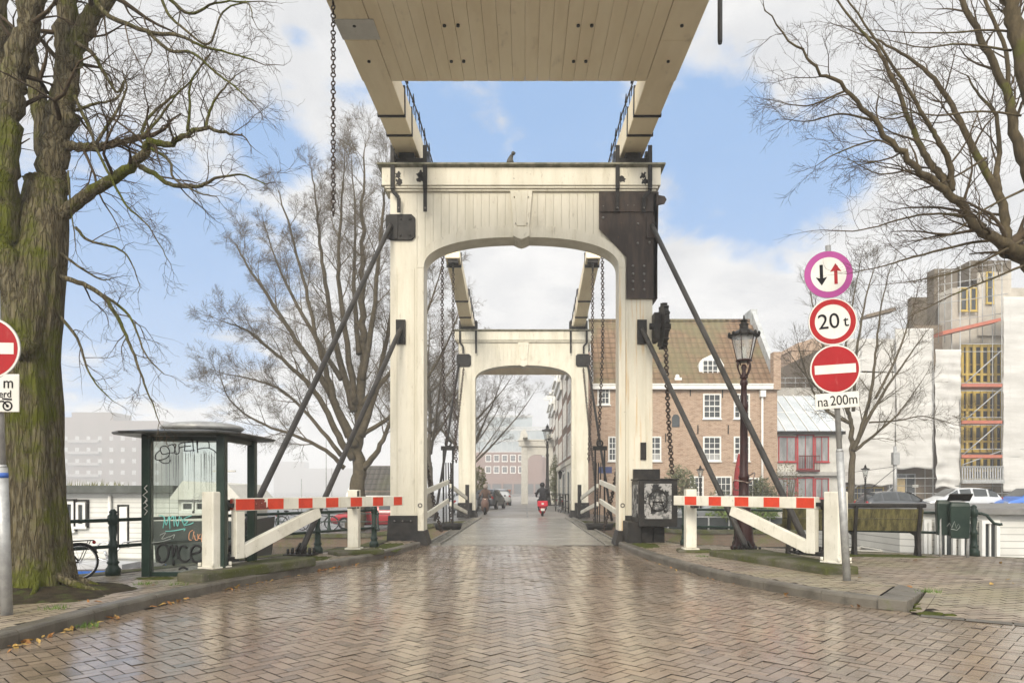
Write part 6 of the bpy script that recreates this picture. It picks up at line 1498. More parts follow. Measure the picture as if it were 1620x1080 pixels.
# glazed planter fence on the far quay edge
gb = thing('planter_fence', 'low dark glazed fence with planters along the quay before the brick house', 'fence', (6.4,30.95,-.42))
a = MB(); a.box(5.6,18.5,30.93,30.97,-.34,.10); a.build('panel', M['glass_dark'], gb)
for k in range(15):
    a = MB(); a.box(5.6+k*.92-.03,5.6+k*.92+.03,30.88,31.02,-.42,.15); a.build('post', M['galv'], gb)
a = MB(); a.box(5.55,18.5,30.88,31.02,.12,.17); a.build('rail', M['galv'], gb)
a = MB(); a.box(5.7,18.4,31.05,31.5,-.42,.02); a.build('planter_box', M['green'], gb)
# ================================================================== TREES
class Tree:
    def __init__(s, seed, rmin=.005, droop=0.0, upt=0.0, wig=.16):
        s.r = random.Random(seed); s.trunk = MB(); s.twig = MB(); s.rmin = rmin; s.droop = droop; s.upt = upt; s.wig = wig; s.count = 0; s.dens = 1.0
    def gv(s): return Vector((s.r.gauss(0,1), s.r.gauss(0,1), s.r.gauss(0,1)))
    def grow(s, p, d, L, r, lev):
        """one twig or branch with its own side shoots"""
        n = 6 if lev >= 2 else (4 if lev == 1 else 3)
        pts = [p.copy()]; rads = [r]; d = d.normalized()
        for i in range(n):
            d = (d + s.gv()*s.wig + Vector((0,0,s.upt-s.droop*(1+.5*i/n)))).normalized()
            p = p + d*(L/n); pts.append(p.copy()); rads.append(max(s.rmin*.55, r*(1-.8*(i+1)/n)))
        s.twig.tube(pts, rads, 5 if r > .03 else 3, 0, True, cap=False); s.count += 1
        if lev <= 0: return
        k = {4:8, 3:7, 2:6, 1:5}[min(4,lev)]
        k = max(2, int(k*s.dens*(.75+.5*s.r.random())+.5))
        for j in range(k):
            t = .18+.80*(j+s.r.random())/k; f = t*n; i = min(n-1, int(f)); q = pts[i].lerp(pts[i+1], f-i)
            td = (pts[i+1]-pts[i]).normalized(); side = td.cross(s.gv()).normalized(); a = R(26+30*s.r.random())
            s.grow(q, td*math.cos(a)+side*math.sin(a), L*(.72-.36*t)*(.75+.5*s.r.random()), max(s.rmin, rads[i]*.55), lev-1)
    def limb(s, pts, r0, r1, shoots=6, lev=2, L=1.2, n=9, sub=5, start=.15, bark=0.0, pw=1.0, twig=False, sang=(30,65), rs=None):
        P_ = catmull(pts, sub); k = len(P_)
        if not twig:                                                  # knotty, never quite straight
            for i in range(1,k-1): P_[i] = P_[i] + s.gv()*min(.05,r0*.12)
        rads = [r0+(r1-r0)*(i/(k-1))**pw for i in range(k)]
        (s.twig if twig else s.trunk).tube(P_, rads, n, 0, True, cap=True, bark=bark, seed=s.r.random()*50)
        shoots = max(1, int(shoots*s.dens+.5))
        for j in range(shoots):
            t = start+(1-start)*(j+s.r.random())/max(1,shoots); f = t*(k-1); i = min(k-2,int(f)); q = P_[i].lerp(P_[i+1], f-i)
            td = (P_[i+1]-P_[i]).normalized(); side = td.cross(s.gv()).normalized(); a = R(sang[0]+(sang[1]-sang[0])*s.r.random())
            s.grow(q, td*math.cos(a)+side*math.sin(a), L*(1.1-.5*t)*(.6+.7*s.r.random()), rs or max(s.rmin*1.3, min(rads[i]*.42,.035)), lev)
        if lev >= 1: s.grow(P_[-1], P_[-1]-P_[-2], L*.55, max(s.rmin, r1), max(1,lev-1))
    def build(s, name, label, loc, mt, mw, group=None):
        root = thing(name, label, 'tree', loc, 0, group)
        s.trunk.build('trunk', mt, root, recalc=False); s.twig.build('crown', mw, root, recalc=False); return root
# ---- big tree on the left bank, close to the camera
T = Tree(11, .0023, droop=.05, wig=.26); T.dens = .76
B8 = 8.35
def q8(lst, d0=0.0, d1=0.0): n = len(lst); return [px(x, y, B8+d0+(d1-d0)*i/(n-1)) for i,(x,y) in enumerate(lst)]
_tp = catmull([px(38,945,8.3),px(44,915,8.3),px(46,870,8.3),px(46,800,8.3),px(44,720,8.3),px(42,640,8.3),px(40,570,8.3),px(44,500,8.3),px(54,430,8.35),px(64,370,8.4),px(70,330,8.45),px(74,290,8.5)], 7)
_rk = [.62,.52,.445,.405,.395,.385,.35,.35,.31,.265,.235,.20]
T.trunk.tube(_tp, [_rk[min(10,i//7)]+(_rk[min(11,i//7+1)]-_rk[min(10,i//7)])*((i%7)/7) for i in range(len(_tp))], 72, 0, True, True, bark=.16, seed=3)
T.limb(q8([(72,345),(80,290),(88,230),(99,165),(104,100),(103,40),(103,-30),(100,-120)],.1,.3), .205,.10, 10, 2, 1.2, 24, bark=.12, start=.3, pw=.6)
T.limb(q8([(78,265),(64,180),(52,120),(45,70),(36,10),(20,-70)],.25,.7), .115,.07, 5, 2, 1.2, 18, bark=.10)
T.limb(q8([(45,560),(26,490),(13,410),(8,330),(9,250),(18,170),(26,110),(42,50),(58,-5),(75,-80)],-.25,-.3), .175,.10, 7, 2, 1.1, 24, bark=.13, start=.5)
T.limb(q8([(40,790),(28,700),(4,610),(-22,500),(-34,380),(-24,250),(-12,120),(-8,20),(-10,-60)],.45,.6), .26,.13, 4, 1, 1, 20, bark=.12, start=.5)
T.limb(q8([(108,110),(124,66),(150,22),(172,-8),(200,-60)],.2,.3), .12,.075, 8, 2, 1.2, 12, bark=.06)
T.limb(q8([(98,340),(128,315),(162,294),(205,264),(230,240),(238,226),(266,230),(295,212),(330,203),(369,213)],0,-.5), .078,.014, 16, 2, .95, 10, start=.25)
T.limb(q8([(222,264),(245,275),(268,291),(312,295),(340,282),(380,277),(420,291)],-.2,-.6), .035,.006, 9, 2, .8, 7)
T.limb(q8([(240,235),(268,255),(275,282),(315,305),(342,311)],-.3,-.7), .02,.006, 5, 1, .6, 6)
T.limb(q8([(104,231),(135,233),(165,231),(195,224),(224,217)],.1,.3), .06,.035, 9, 2, 1.1, 9, start=.2)
for e in ([(224,217),(245,195),(268,165),(282,148)],[(224,217),(232,190),(262,162),(300,130),(320,100)],[(297,207),(300,170),(302,130),(330,90)],[(325,205),(332,175),(350,145),(372,120)],[(150,230),(185,175),(200,140),(196,122)],[(120,175),(150,165),(185,155),(198,125)]):
    T.limb(q8(e,-.1,.1), .022,.007, 8, 2, .8, 6)
T.limb(q8([(140,-30),(160,15),(200,38),(240,52),(285,57),(320,73),(360,83),(402,96)],.1,-.3), .035,.008, 12, 2, .95, 8)
T.limb(q8([(232,48),(268,80),(305,84),(340,114),(375,140),(400,164)],-.1,-.6), .022,.006, 9, 2, .85, 7)
T.limb(q8([(120,68),(145,84),(164,115),(186,146),(196,128)],0,.2), .03,.01, 7, 2, .8, 7)
T.limb(q8([(94,437),(130,449),(165,470),(190,510),(206,545),(222,590),(238,630),(252,668)],0,-.4), .034,.005, 15, 2, .6, 7, start=.1)
T.limb(q8([(165,468),(205,500),(230,560),(260,592)],0,-.3), .02,.005, 8, 1, .5, 6)
T.limb(q8([(90,495),(122,535),(137,580),(156,612),(182,636)],0,-.2), .022,.004, 12, 1, .5, 6)
T.limb(q8([(92,398),(130,425),(160,442),(178,440)],0,.1), .018,.005, 8, 1, .5, 6)
T.limb(q8([(118,152),(140,200),(155,240),(180,290),(200,325),(222,345),(240,365),(265,410)],-.1,-.5), .022,.005, 16, 2, .6, 6)
T.limb(q8([(120,360),(140,380),(190,395),(210,420),(222,455)],-.1,-.2), .02,.004, 8, 1, .6, 6)
T.limb(q8([(250,-20),(265,20),(290,45),(330,70),(352,20),(390,5),(400,30)],.2,-.2), .02,.006, 8, 2, .8, 6)
T.limb(q8([(170,-40),(255,-10),(300,22),(340,5),(395,3)],.4,.4), .03,.008, 9, 2, .9, 6)
T.limb(q8([(108,270),(112,330),(118,370),(120,395)],-.2,-.3), .012,.004, 7, 1, .5, 5)
big = T.build('bare_tree', 'massive mossy old tree with forked limbs at the left edge beside the sign pole', (-6.05,8.3,.0), M['bark'], M['twig'])
print('left tree twigs', T.count)
# moss cushions on the trunk, roots and soil at its foot
rt = MB()
for (a0,a1,l_,r_) in ((-15,14,1.05,.06),(20,-18,.9,.05),(-38,-24,.8,.04),(-5,30,.8,.03)):
    pts = []
    for k in range(7): u = k/6; q = R(a0+a1*u); pts.append((-6.05+(.35+l_*u)*math.cos(q), 8.3+(.35+l_*u)*math.sin(q), .24*(1-u)**2+.13-.06*u))
    rt.tube(catmull(pts,3), [r_*(1-.75*k/18) for k in range(19)], 8, 0, True, bark=.3, seed=a0)
rt.build('root', M['bark'], big, recalc=False)
so = MB(); so.grid(lambda u,v: (lambda q,r_: (-6.0+r_*math.cos(q), 8.15+r_*.85*math.sin(q), .13+.11*(1-v)**1.5+.03*mnoise.noise(Vector((math.cos(q)*3*v,math.sin(q)*3*v,2)))-.03*v**6))(u*2*math.pi, .3+1.05*v*(1+.12*mnoise.noise(Vector((math.cos(u*6.28)*1.5,math.sin(u*6.28)*1.5,7))))), 40, 10)
tag(so.build('soil', M['soil'], recalc=False), kind='structure')

# ---- tree leaning in from the right, trunk outside the frame
T = Tree(23, .0024, droop=.0, upt=.03, wig=.15); T.dens = .78
def q9(lst, d0=0.0, d1=0.0, D=9.6): n = len(lst); return [px(x, y, D+d0+(d1-d0)*i/(n-1)) for i,(x,y) in enumerate(lst)]
T.limb(q9([(1705,905),(1700,800),(1695,700),(1690,600),(1678,520),(1650,450),(1620,404),(1597,392)]), .30,.105, 2, 1, 1, 20, bark=.08, start=.8)
T.limb(q9([(1655,465),(1625,410),(1598,392),(1575,379),(1542,354),(1510,314),(1465,281),(1428,244),(1383,191),(1338,143),(1290,106),(1249,61),(1208,8)],0,-1.0), .12,.006, 26, 2, 1.0, 10, start=.18, pw=.6, sang=(25,55))
T.limb(q9([(1505,303),(1486,276),(1469,253),(1452,222),(1440,191),(1412,126),(1387,77),(1363,49),(1318,-5)],-.3,.2), .055,.012, 16, 2, 1.0, 8, sang=(25,55))
T.limb(q9([(1506,303),(1504,270),(1497,244),(1480,215),(1461,183),(1428,126),(1391,73),(1338,-5)],-.3,-.8), .045,.010, 15, 2, 1.0, 8, sang=(25,55))
T.limb(q9([(1592,388),(1590,350),(1579,305),(1546,248),(1518,191),(1485,134),(1452,102),(1404,73),(1350,50)],0,.6), .07,.008, 16, 2, 1.0, 8, sang=(25,55))
T.limb(q9([(1579,305),(1577,270),(1581,244),(1575,183),(1550,151),(1530,120)],.2,.9), .05,.010, 8, 2, 1.0, 8)
T.limb(q9([(1690,560),(1655,400),(1632,300),(1618,250),(1601,183),(1591,138),(1558,73),(1522,0),(1500,-60)],.2,.8), .10,.03, 13, 2, 1.1, 10, start=.4, sang=(30,60))
T.limb(q9([(1595,147),(1591,81),(1558,0),(1545,-40)],.6,.8), .035,.018, 5, 2, 1.0, 7)
T.limb(q9([(1690,520),(1660,260),(1622,110),(1607,40),(1597,-5),(1590,-80)],-.3,-.3), .13,.08, 8, 2, 1.1, 12, start=.5)
T.limb(q9([(1572,380),(1526,386),(1444,407),(1400,420),(1351,431)],0,-.6), .022,.005, 11, 2, .8, 7)
T.limb(q9([(1560,357),(1534,346),(1485,338),(1428,346),(1363,364),(1298,364)],0,-.6), .022,.005, 12, 2, .85, 7)
for e in ([(1615,183),(1554,176),(1485,183),(1430,178),(1380,192)],[(1616,51),(1560,48),(1500,52),(1430,51),(1380,48)],[(1600,80),(1520,70),(1460,75),(1400,62)],[(1470,283),(1440,270),(1390,275),(1340,250)],[(1428,244),(1390,222),(1330,240),(1292,262)],[(1383,191),(1330,180),(1280,192),(1240,188)],[(1338,143),(1300,160),(1270,168),(1226,160)],
          [(1505,300),(1470,290),(1420,262),(1360,255)],[(1620,300),(1560,330),(1500,372),(1440,380)],[(1560,250),(1500,285),(1455,300)],[(1620,420),(1570,440),(1500,470),(1440,500)],[(1618,380),(1540,420),(1470,440),(1400,450)]):
    T.limb(q9(e,-.2,-.5), .018,.004, 9, 2, .75, 6, sang=(25,55))
T.trunk.tube([px(1707,925,9.6),px(1706,895,9.6),px(1704,860,9.6),px(1701,810,9.6)],[.52,.40,.335,.30],20,0,True,True,bark=.10,seed=8)
T.build('bare_tree', 'bare tree reaching in from the right edge above the traffic signs', (px(1705,905,9.6)[0],9.6,.0), M['limb'], M['twig'])
print('right tree twigs', T.count)

# ---- large elm beyond the left railing
T = Tree(5, .0054, upt=.03, wig=.085)
E = 33.0
def qe(lst, a=0.0, b=0.0): n = len(lst); return [px(x, y, E+a+(b-a)*i/(n-1)) for i,(x,y) in enumerate(lst)]
T.limb(qe([(563,842),(565,800),(566,760),(566,700),(570,640),(573,560),(574,480),(574,400),(573,320),(576,240)],0,.5), .50,.03, 26, 3, 3.0, 14, start=.35, bark=.06, pw=.75, sang=(18,45))
for pts,r0,(a,b) in (([(562,705),(545,670),(528,630),(512,575),(498,520),(480,440),(455,350),(440,300)],.24,(0,-2)),([(558,725),(535,690),(505,630),(470,590),(430,555),(390,522),(352,508)],.20,(0,-3)),([(552,690),(510,600),(470,540),(425,470),(385,410),(372,385)],.20,(0,2)),
     ([(560,650),(535,560),(520,480),(508,400),(500,320),(492,265)],.20,(0,1)),([(562,640),(545,520),(535,420),(540,330),(545,250)],.18,(0,-2)),([(572,690),(598,600),(615,520),(628,440),(640,370)],.20,(0,2)),([(575,740),(598,712),(618,665),(632,600),(650,520)],.18,(0,-1)),
     ([(574,600),(590,500),(600,400),(608,310),(612,270)],.17,(0,-2)),([(545,740),(515,712),(470,690),(420,672),(370,640),(350,600)],.12,(0,-2)),([(540,720),(500,670),(450,620),(400,600),(352,590)],.12,(0,1)),([(573,640),(640,560),(680,480),(700,420)],.14,(0,3)),([(570,690),(640,640),(700,560),(730,480)],.13,(0,2)),([(568,560),(560,450),(562,350),(556,250)],.15,(0,3)),([(540,600),(480,500),(440,420),(420,360)],.14,(0,3))):
    T.limb(qe(pts,a,b), r0,.02, 13, 3, 2.1, 8, start=.25, pw=.8, sang=(18,45))
T.build('bare_tree', 'large fan shaped bare elm on the far left bank behind the struts', (px(563,842,E)[0],E,-.6), M['twig2'], M['elmtwig'])
print('elm twigs', T.count)
# ---- street trees, one model copied
def street_tree(seed, H=9.0):
    T = Tree(seed, .0055, upt=.05, wig=.15); T.dens = .85
    T.limb([Vector(p) for p in ((0,0,0),(.05,0,H*.15),(0,.1,H*.3),(.15,0,H*.5),(.1,.1,H*.72),(.2,0,H*.95))], .20,.02, 12, 3, H*.22, 10, start=.4, sang=(25,55))
    for k in range(8):
        q = k*2.4+T.r.random(); z0 = H*(.26+.05*k); l_ = H*(.42-.03*k)
        T.limb([Vector((0,0,z0)), Vector((math.cos(q)*l_*.35,math.sin(q)*l_*.35,z0+l_*.35)), Vector((math.cos(q)*l_*.7,math.sin(q)*l_*.7,z0+l_*.75)), Vector((math.cos(q)*l_*.95,math.sin(q)*l_*.95,z0+l_*1.1))], .085,.014, 9, 3 if k < 6 else 2, H*.16, 6, start=.2, sang=(25,55))
    return T
T = street_tree(31, 11.5); st0 = T.build('bare_tree', 'bare street tree inside the far arch over the parked cars', (0,0,0), M['twig3'], M['twig3'], 'bare trees on the far bank')
st0.location = (-3.75,47,-.1)
for (x,y,z,s_,rz,l) in ((-6.0,44,-.4,1.15,2.0,'bare tree behind the left chains between the two portals'),(-4.6,58,-.1,1.0,4.0,'bare street tree farther down the street on the left side'),(-8.0,50,-.4,1.1,1.0,'bare tree beside the low dark roofed house behind the pillar')):
    c = copy_tree(st0); c.location = (x,y,z); c.scale = (s_,)*3; c.rotation_euler = (0,0,rz); c['label'] = l
# ---- young tree before the white sheeting
T = Tree(41, .006, upt=.05, wig=.12); Y_ = 33.0
def qy(lst, a=0.0, b=0.0): n = len(lst); return [px(x, y, Y_+a+(b-a)*i/(n-1)) for i,(x,y) in enumerate(lst)]
T.limb(qy([(1344,822),(1346,770),(1349,710),(1346,670),(1340,640),(1336,580),(1345,500),(1360,420)],0,.5), .21,.02, 12, 3, 2.0, 10, start=.4, pw=.7, sang=(20,50))
for pts,r0,(a,b) in (([(1350,712),(1362,680),(1378,620),(1385,560),(1395,480),(1410,420)],.12,(0,-1)),([(1352,705),(1375,660),(1405,610),(1440,560),(1470,520)],.11,(0,1)),([(1352,712),(1380,690),(1420,655),(1460,600)],.09,(0,-1)),([(1343,668),(1315,655),(1290,625),(1272,580),(1262,540)],.09,(0,-1)),([(1342,655),(1320,600),(1300,540),(1285,480),(1280,440)],.09,(0,1)),
     ([(1375,668),(1420,665),(1460,658),(1500,668)],.05,(0,-1)),([(1350,650),(1355,560),(1370,470),(1385,420)],.09,(0,1)),([(1385,630),(1420,560),(1440,500),(1455,450)],.07,(0,2)),([(1320,640),(1280,600),(1250,560)],.05,(0,-2))):
    T.limb(qy(pts,a,b), r0,.015, 11, 2, 1.7, 7, start=.2, sang=(20,50))
T.build('bare_tree', 'young bare tree standing before the white scaffold sheeting behind the sign pole', (px(1344,822,Y_)[0],Y_,-.42), M['twig2'], M['twig2'])
# ---- shrubs before the brick house
def shrub(label, loc, rx, rz_, n, c1, c2, seed, leaf=.10, nm='shrub', group=None):
    r_ = random.Random(seed); root = thing(nm, label, 'shrub', loc, 0, group); a = MB(); b = MB()
    for k in range(9):
        q = r_.random()*6.28; b.tube([(0,0,0),(math.cos(q)*rx*.3,math.sin(q)*rx*.3,rz_*.8),(math.cos(q)*rx*.6,math.sin(q)*rx*.6,rz_*1.5)],[.05,.03,.01],4)
    for k in range(n):
        while True:
            p = Vector((r_.uniform(-1,1),r_.uniform(-1,1),r_.uniform(-1,1)))
            if p.length < 1 and p.length > .35*r_.random() and mnoise.noise(p*2.6+Vector((seed,0,0))) > -.16: break
        c = Vector((p.x*rx,p.y*rx,rz_*1.05+p.z*rz_)); u = Vector((r_.gauss(0,1),r_.gauss(0,1),r_.gauss(0,1))).normalized(); v = u.orthogonal().normalized(); l = leaf*(.6+.8*r_.random())
        a.add([c-u*l, c+v*l*.35, c+u*l, c-v*l*.35], [(0,1,2,3)])
    m = bpy.data.materials.get('leaf_%d' % seed) or mat('leaf_%d' % seed, c1, c2, .7, scale=2.2)
    b.build('stem', M['twig2'], root, local=True, recalc=False); a.build('foliage', m, root, local=True, recalc=False); return root
shrub('rounded grey green olive shrub beside the chain in front of the brick house', (sx_(1074,38),38,-.4), 1.0, 1.55, 2600, (.15,.155,.085), (.085,.095,.045), 1)
shrub('low leafy planter bush on the far quay beside the lamp post', (sx_(1195,31.3),31.3,-.1), 1.1,.36, 800, (.10,.14,.03), (.06,.09,.02), 2, .09)
shrub('bright green planter bush on the far quay behind the right barrier brace', (sx_(1150,31.3),31.3,-.1), 1.0,.38, 800, (.13,.18,.04), (.07,.10,.02), 3, .09)
shrub('climbing green shrub against the right end of the brick house', (sx_(1208,42),42.2,-.4), .9,1.3, 1300, (.09,.10,.045), (.055,.065,.025), 4)
shrub('thin tall shrub before the glass roofed annex', (sx_(1245,40),40,-.4), .9,1.7, 700, (.13,.12,.06), (.09,.08,.04), 5, .08)
shrub('pale green planter shrub beside the red umbrella', (sx_(1140,38.5),38.5,-.4), .9,.9, 800, (.15,.15,.08), (.09,.10,.05), 6, .08)
shrub('green hedge plant on the street by the far left pillar', (sx_(757,52),52,-.2), .7,1.7, 1500, (.17,.165,.05), (.11,.11,.03), 7, .1)
shrub('green creeper on the house corner behind the distant white portal', (sx_(878,60),60,0), .5,2.2, 1200, (.11,.12,.04), (.07,.08,.03), 8, .1)
# far railings and bicycles
railing('thin grey green railing along the far left bank before the dark red car', [(-14,32.2),(-11.6,32.2),(-9.2,32.2),(-6.9,32.2),(-4.8,32.4)], None, 'canal railings', M['green'], -.55)
def street_rail(label, pts, H=1.0, z=0):
    root = thing('street_railing', label, 'railing', (pts[0][0],pts[0][1],z), group='dark rails on the street beyond the bridge'); a = MB()
    for x,y in pts: a.cyl((x,y,z),(x,y,z+H),.04,n=6)
    a.build('post', M['iron'], root); a = MB()
    for h in (H,H*.62,H*.25): a.tube([(x,y,z+h) for x,y in pts],.028,6)
    a.build('rail', M['iron'], root)
street_rail('dark iron fence along the right pavement beyond the far portal', [(1.6,49),(2.6,49),(2.62,46),(2.62,43),(2.62,40)], 1.1)
for i,(x,y,rz,l) in enumerate(((2.15,41.5,95,'bicycle against the dark fence just beyond the right far pillar'),(2.05,44.5,88,'bicycle farther along the dark fence near the canal houses'),(-9.9,33.2,10,'bicycle parked by the far left railing nearest the tree trunk'),(-11.3,33.3,-8,'bicycle parked by the far left railing farthest from the trunk'),(-3.0,66,20,'bicycle lying beside the distant white portal'))):
    c = copy_tree(bike0); c.location = (x,y,0 if x > -3.5 else -.6); c.rotation_euler = (0,0,R(rz)); c.scale = (1,1,1); c['label'] = l
# ================================================================== RIDER AND SCOOTERS
def skin_figure(name, joints, edges, radii, m, parent, sub=2):
    me = bpy.data.meshes.new(name); me.from_pydata(joints, edges, []); o = bpy.data.objects.new(name, me); COL.objects.link(o)
    sk = o.modifiers.new('skin','SKIN'); sk.use_smooth_shade = True
    for i,r_ in enumerate(radii): me.skin_vertices[0].data[i].radius = (r_,r_)
    me.skin_vertices[0].data[0].use_root = True
    s_ = o.modifiers.new('sub','SUBSURF'); s_.levels = sub; s_.render_levels = sub
    me.materials.append(m); o.parent = parent; return o
def scooter(label, loc, rz, color):
    root = thing('motor_scooter', label, 'motor scooter', loc, rz)
    for y in (-.55,.62):
        a = MB(); a.tube([(-.055,y,.24),(-.03,y,.24),(.03,y,.24),(.055,y,.24)],[.20,.235,.235,.20],18); a.build('wheel', M['rubber'], root, local=True)
    a = MB(); a.tube([(0,-.78,.50),(0,-.55,.56),(0,-.2,.56),(0,.05,.45)],[.10,.20,.19,.12],12); a.tube([(0,.0,.30),(0,.35,.28)],[.16,.15],10); a.tube([(0,.38,.30),(0,.50,.70),(0,.42,.95)],[.20,.22,.14],12); a.build('body', color, root, local=True)
    a = MB(); a.tube(catmull([(0,-.70,.73),(0,-.4,.77),(0,.0,.75)],3),[.10,.14,.15,.16,.16,.15,.11],12); a.build('seat', M['rubber'], root, local=True)
    a = MB(); a.tube(catmull([(-.34,.34,1.05),(-.2,.42,1.06),(0,.44,1.02),(.2,.42,1.06),(.34,.34,1.05)],3),.018,6)
    for s in (-1,1): a.cyl((s*.26,.42,1.05),(s*.34,.46,1.22),.01,n=5); a.sphere((s*.35,.46,1.25),.06,8,5,sc=(1,.4,.8))
    a.build('handlebar', M['iron'], root, local=True)
    a = MB(); a.sphere((0,-.79,.56),.07,10,6,sc=(1.3,.5,.7)); a.build('tail_light', M['signred'], root, local=True)
    a = MB(); a.box(-.10,.10,-.835,-.82,.34,.47); a.build('number_plate', M['signwhite'], root, local=True)
    a = MB(); a.sphere((0,.56,.86),.085,12,8,sc=(1,.5,1)); a.build('headlight', M['headlight'], root, local=True)
    return root
def rider(label, loc, rz, jacket, helmet, trousers):
    root = thing('person', label, 'person', loc, rz)
    J = [(0,-.30,.86),(0,-.27,1.05),(0,-.20,1.25),(0,-.15,1.42),(0,-.12,1.53),(0,-.10,1.66),
         (-.20,-.16,1.38),(-.31,.02,1.16),(-.31,.30,1.08),(-.30,.37,1.07),(.20,-.16,1.38),(.31,.02,1.16),(.31,.30,1.08),(.30,.37,1.07),
         (-.11,-.22,.86),(-.17,.18,.82),(-.16,.20,.42),(-.16,.34,.35),(.11,-.22,.86),(.17,.18,.82),(.16,.20,.42),(.16,.34,.35)]
    E_ = [(0,1),(1,2),(2,3),(3,4),(4,5),(3,6),(6,7),(7,8),(8,9),(3,10),(10,11),(11,12),(12,13),(0,14),(14,15),(15,16),(16,17),(0,18),(18,19),(19,20),(20,21)]
    RR = [.17,.165,.175,.14,.065,.105,.085,.066,.05,.045,.085,.066,.05,.045,.12,.095,.07,.05,.12,.095,.07,.05]
    b = skin_figure('body', J, E_, RR, jacket, root)
    a = MB(); a.sphere((0,-.09,1.67),.145,14,10,sc=(.95,1.1,1)); a.build('helmet', helmet, b, local=True)
    for s in (-1,1):
        a = MB(); a.tube([(s*.11,-.22,.86),(s*.17,.19,.83),(s*.16,.21,.45)],[.135,.11,.085],10); a.build('trouser_leg', trousers, b, local=True)
        a = MB(); a.tube([(s*.16,.16,.38),(s*.16,.40,.36)],[.06,.05],8); a.build('shoe', M['rubber'], b, local=True)
        a = MB(); a.sphere((s*.30,.37,1.07),.05,8,6)
        for f in range(4): a.tube([(s*(.27+.022*f),.40,1.08),(s*(.27+.022*f),.425,1.06),(s*(.27+.022*f),.40,1.03)],.011,5)
        a.tube([(s*.26,.36,1.06),(s*.245,.39,1.04)],.012,5); a.build('glove', M['rubber'], b, local=True)
    return root
jk = mat('black_jacket', (.018,.018,.020), (.03,.03,.032), .75, scale=9, bump=.4, bscale=14)
rs = scooter('bright red motor scooter seen from behind beyond the far portal', (sx_(858,36.2),36.2,-.06), 0, mat('red_scooter_paint',(.48,.02,.035),(.44,.02,.03),.3))
a = MB(); a.box(-.27,.27,-.86,-.42,.56,.86); a.build('delivery_bag', mat('red_bag',(.50,.022,.04),(.44,.02,.035),.6,scale=8,bump=.2), rs, bevel=.05, local=True)
a = MB(); a.box(-.06,.06,-.868,-.86,.66,.76); a.build('bag_label', M['signwhite'], rs, local=True)
rider('rider in a black jacket and dark helmet on the red scooter', (sx_(858,36.2),36.2,-.04), 0, jk, mat('dark_helmet',(.012,.012,.013),rough=.3), mat('dark_trousers',(.02,.02,.024),rough=.8))
scooter('oncoming motor scooter with its headlight on in the left lane', (sx_(768,38.5),38.5,-.06), math.pi, mat('bronze_paint',(.20,.12,.09),rough=.35))
rider('rider of the oncoming scooter in a brown coat', (sx_(768,38.5),38.5,-.10), math.pi, mat('brown_coat',(.16,.10,.075),(.12,.08,.06),.8), mat('pale_helmet',(.40,.33,.28),rough=.4), mat('grey_trousers',(.06,.06,.065),rough=.8))
# ================================================================== FALLEN LEAVES, TUFTS, LITTER
lm = MB(); lm.add([(0,-.045,0),(.022,-.01,.008),(.018,.025,.012),(0,.05,.004),(-.02,.02,.014),(-.024,-.012,.006)],[(0,1,2),(0,2,3),(0,3,4),(0,4,5)])
l0 = tag(lm.build('fallen_leaf', M['leaf'], recalc=False), 'small yellow brown fallen leaf lying along the foot of the left kerb', 'leaf', 'fallen leaves along the left kerb')
l_y = mat('yellow_leaf', (.40,.27,.08), (.30,.18,.05), .6, scale=30)
first = True
def leaf_at(x, y, z, src=l0, label=None, group=None):
    global first
    o = src if first else src.copy()
    if not first: COL.objects.link(o)
    first = False
    if rng.random() < .45:
        o.data = o.data if o is src else o.data.copy()
        o.data.materials[0] = l_y
    o.location = (x,y,z); o.rotation_euler = (rng.gauss(0,.35),rng.gauss(0,.35),rng.random()*6.28); s_ = .5+.55*rng.random(); o.scale = (s_,s_,s_)
    if label: o['label'] = label; o['group'] = group
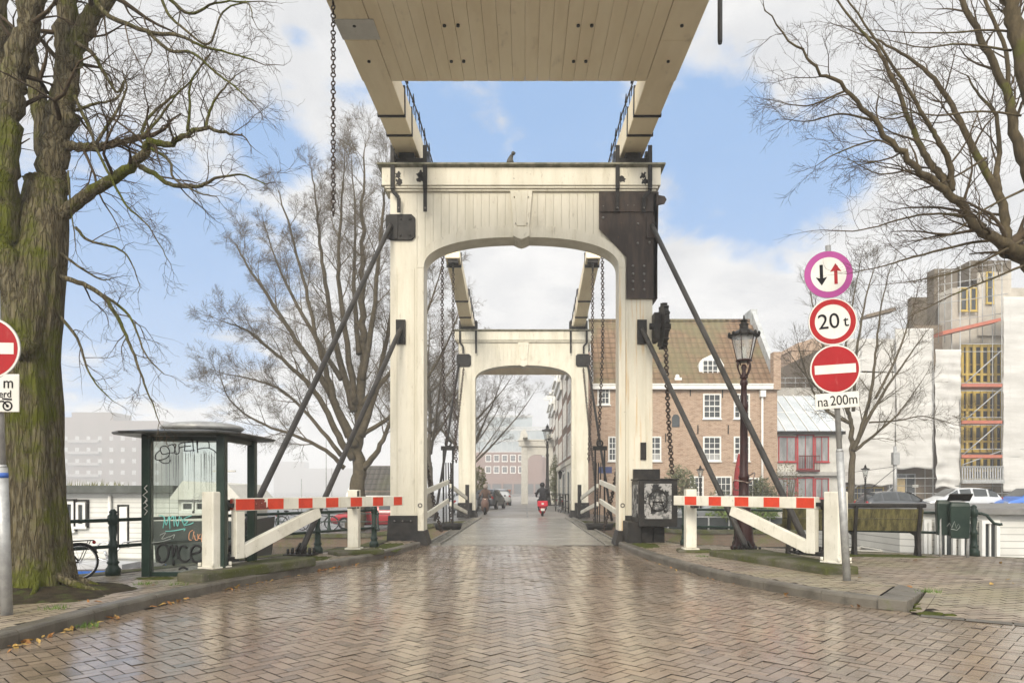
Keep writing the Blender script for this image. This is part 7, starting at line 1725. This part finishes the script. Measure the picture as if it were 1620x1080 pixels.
for k in range(120):
    y = 4.9+ (rng.random()**1.35)*8.5
    if mnoise.noise(Vector((y*1.4,0,0))) < -.12: y += .5
    leaf_at(lerp_poly(KL,y)+.015+abs(rng.gauss(0,.055)), y, .014)
for k in range(14):
    y = 7.6+rng.random()*6; leaf_at(lerp_poly(KR,y)-.03-abs(rng.gauss(0,.06)), y, .012, l0, 'small brown fallen leaf lying at the foot of the right kerb', 'fallen leaves along the right kerb')
for k in range(16):
    x = -4.9+rng.random()*.4 if k < 6 else 4.3+rng.random()*4.5; y = 6.8+rng.random()*2.5 if k < 6 else 8.2+rng.random()*4
    leaf_at(x, y, zpl(x,y)+.01 if k < 6 else zpr(x,y)+.01, l0, 'small brown fallen leaf lying on the left pavement' if k < 6 else 'small brown fallen leaf lying on the right pavement', 'fallen leaves on the left pavement' if k < 6 else 'fallen leaves on the right pavement')
gt = MB()
for (x,y,n_,h_) in ((-4.85,7.05,50,.05),(-4.33,6.75,55,.05),(4.9,8.25,60,.05),(-4.95,8.9,60,.045),(-4.5,8.85,40,.04),(3.3,12.6,50,.04)):
    for k in range(n_):
        a_ = x+rng.gauss(0,.07); b_ = y+rng.gauss(0,.05); z = .12 if x < -4.4 or y > 8 else .003; q = rng.random()*6.28
        gt.add([(a_-.004,b_,z),(a_+.004,b_,z),(a_+.03*math.cos(q),b_+.03*math.sin(q),z+h_*(.4+rng.random()))],[(0,1,2)])
tag(gt.build('grass_tufts', M['grass'], recalc=False), kind='stuff')
# ================================================================== HAZE
hz_ = bpy.data.materials.new('haze'); hz_.use_nodes = True; t = NT(hz_.node_tree)
out = t.n('ShaderNodeOutputMaterial'); pv = t.n('ShaderNodeVolumePrincipled'); pv.inputs['Color'].default_value = (.95,.95,.95,1); pv.inputs['Density'].default_value = .0018; pv.inputs['Anisotropy'].default_value = .0
t.l(pv.outputs[0], out.inputs['Volume'])
hb_ = MB(); hb_.box(-700,700,-70,1190,-3.2,53)
o = hb_.build('haze', hz_); tag(o, kind='stuff'); o.visible_shadow = True
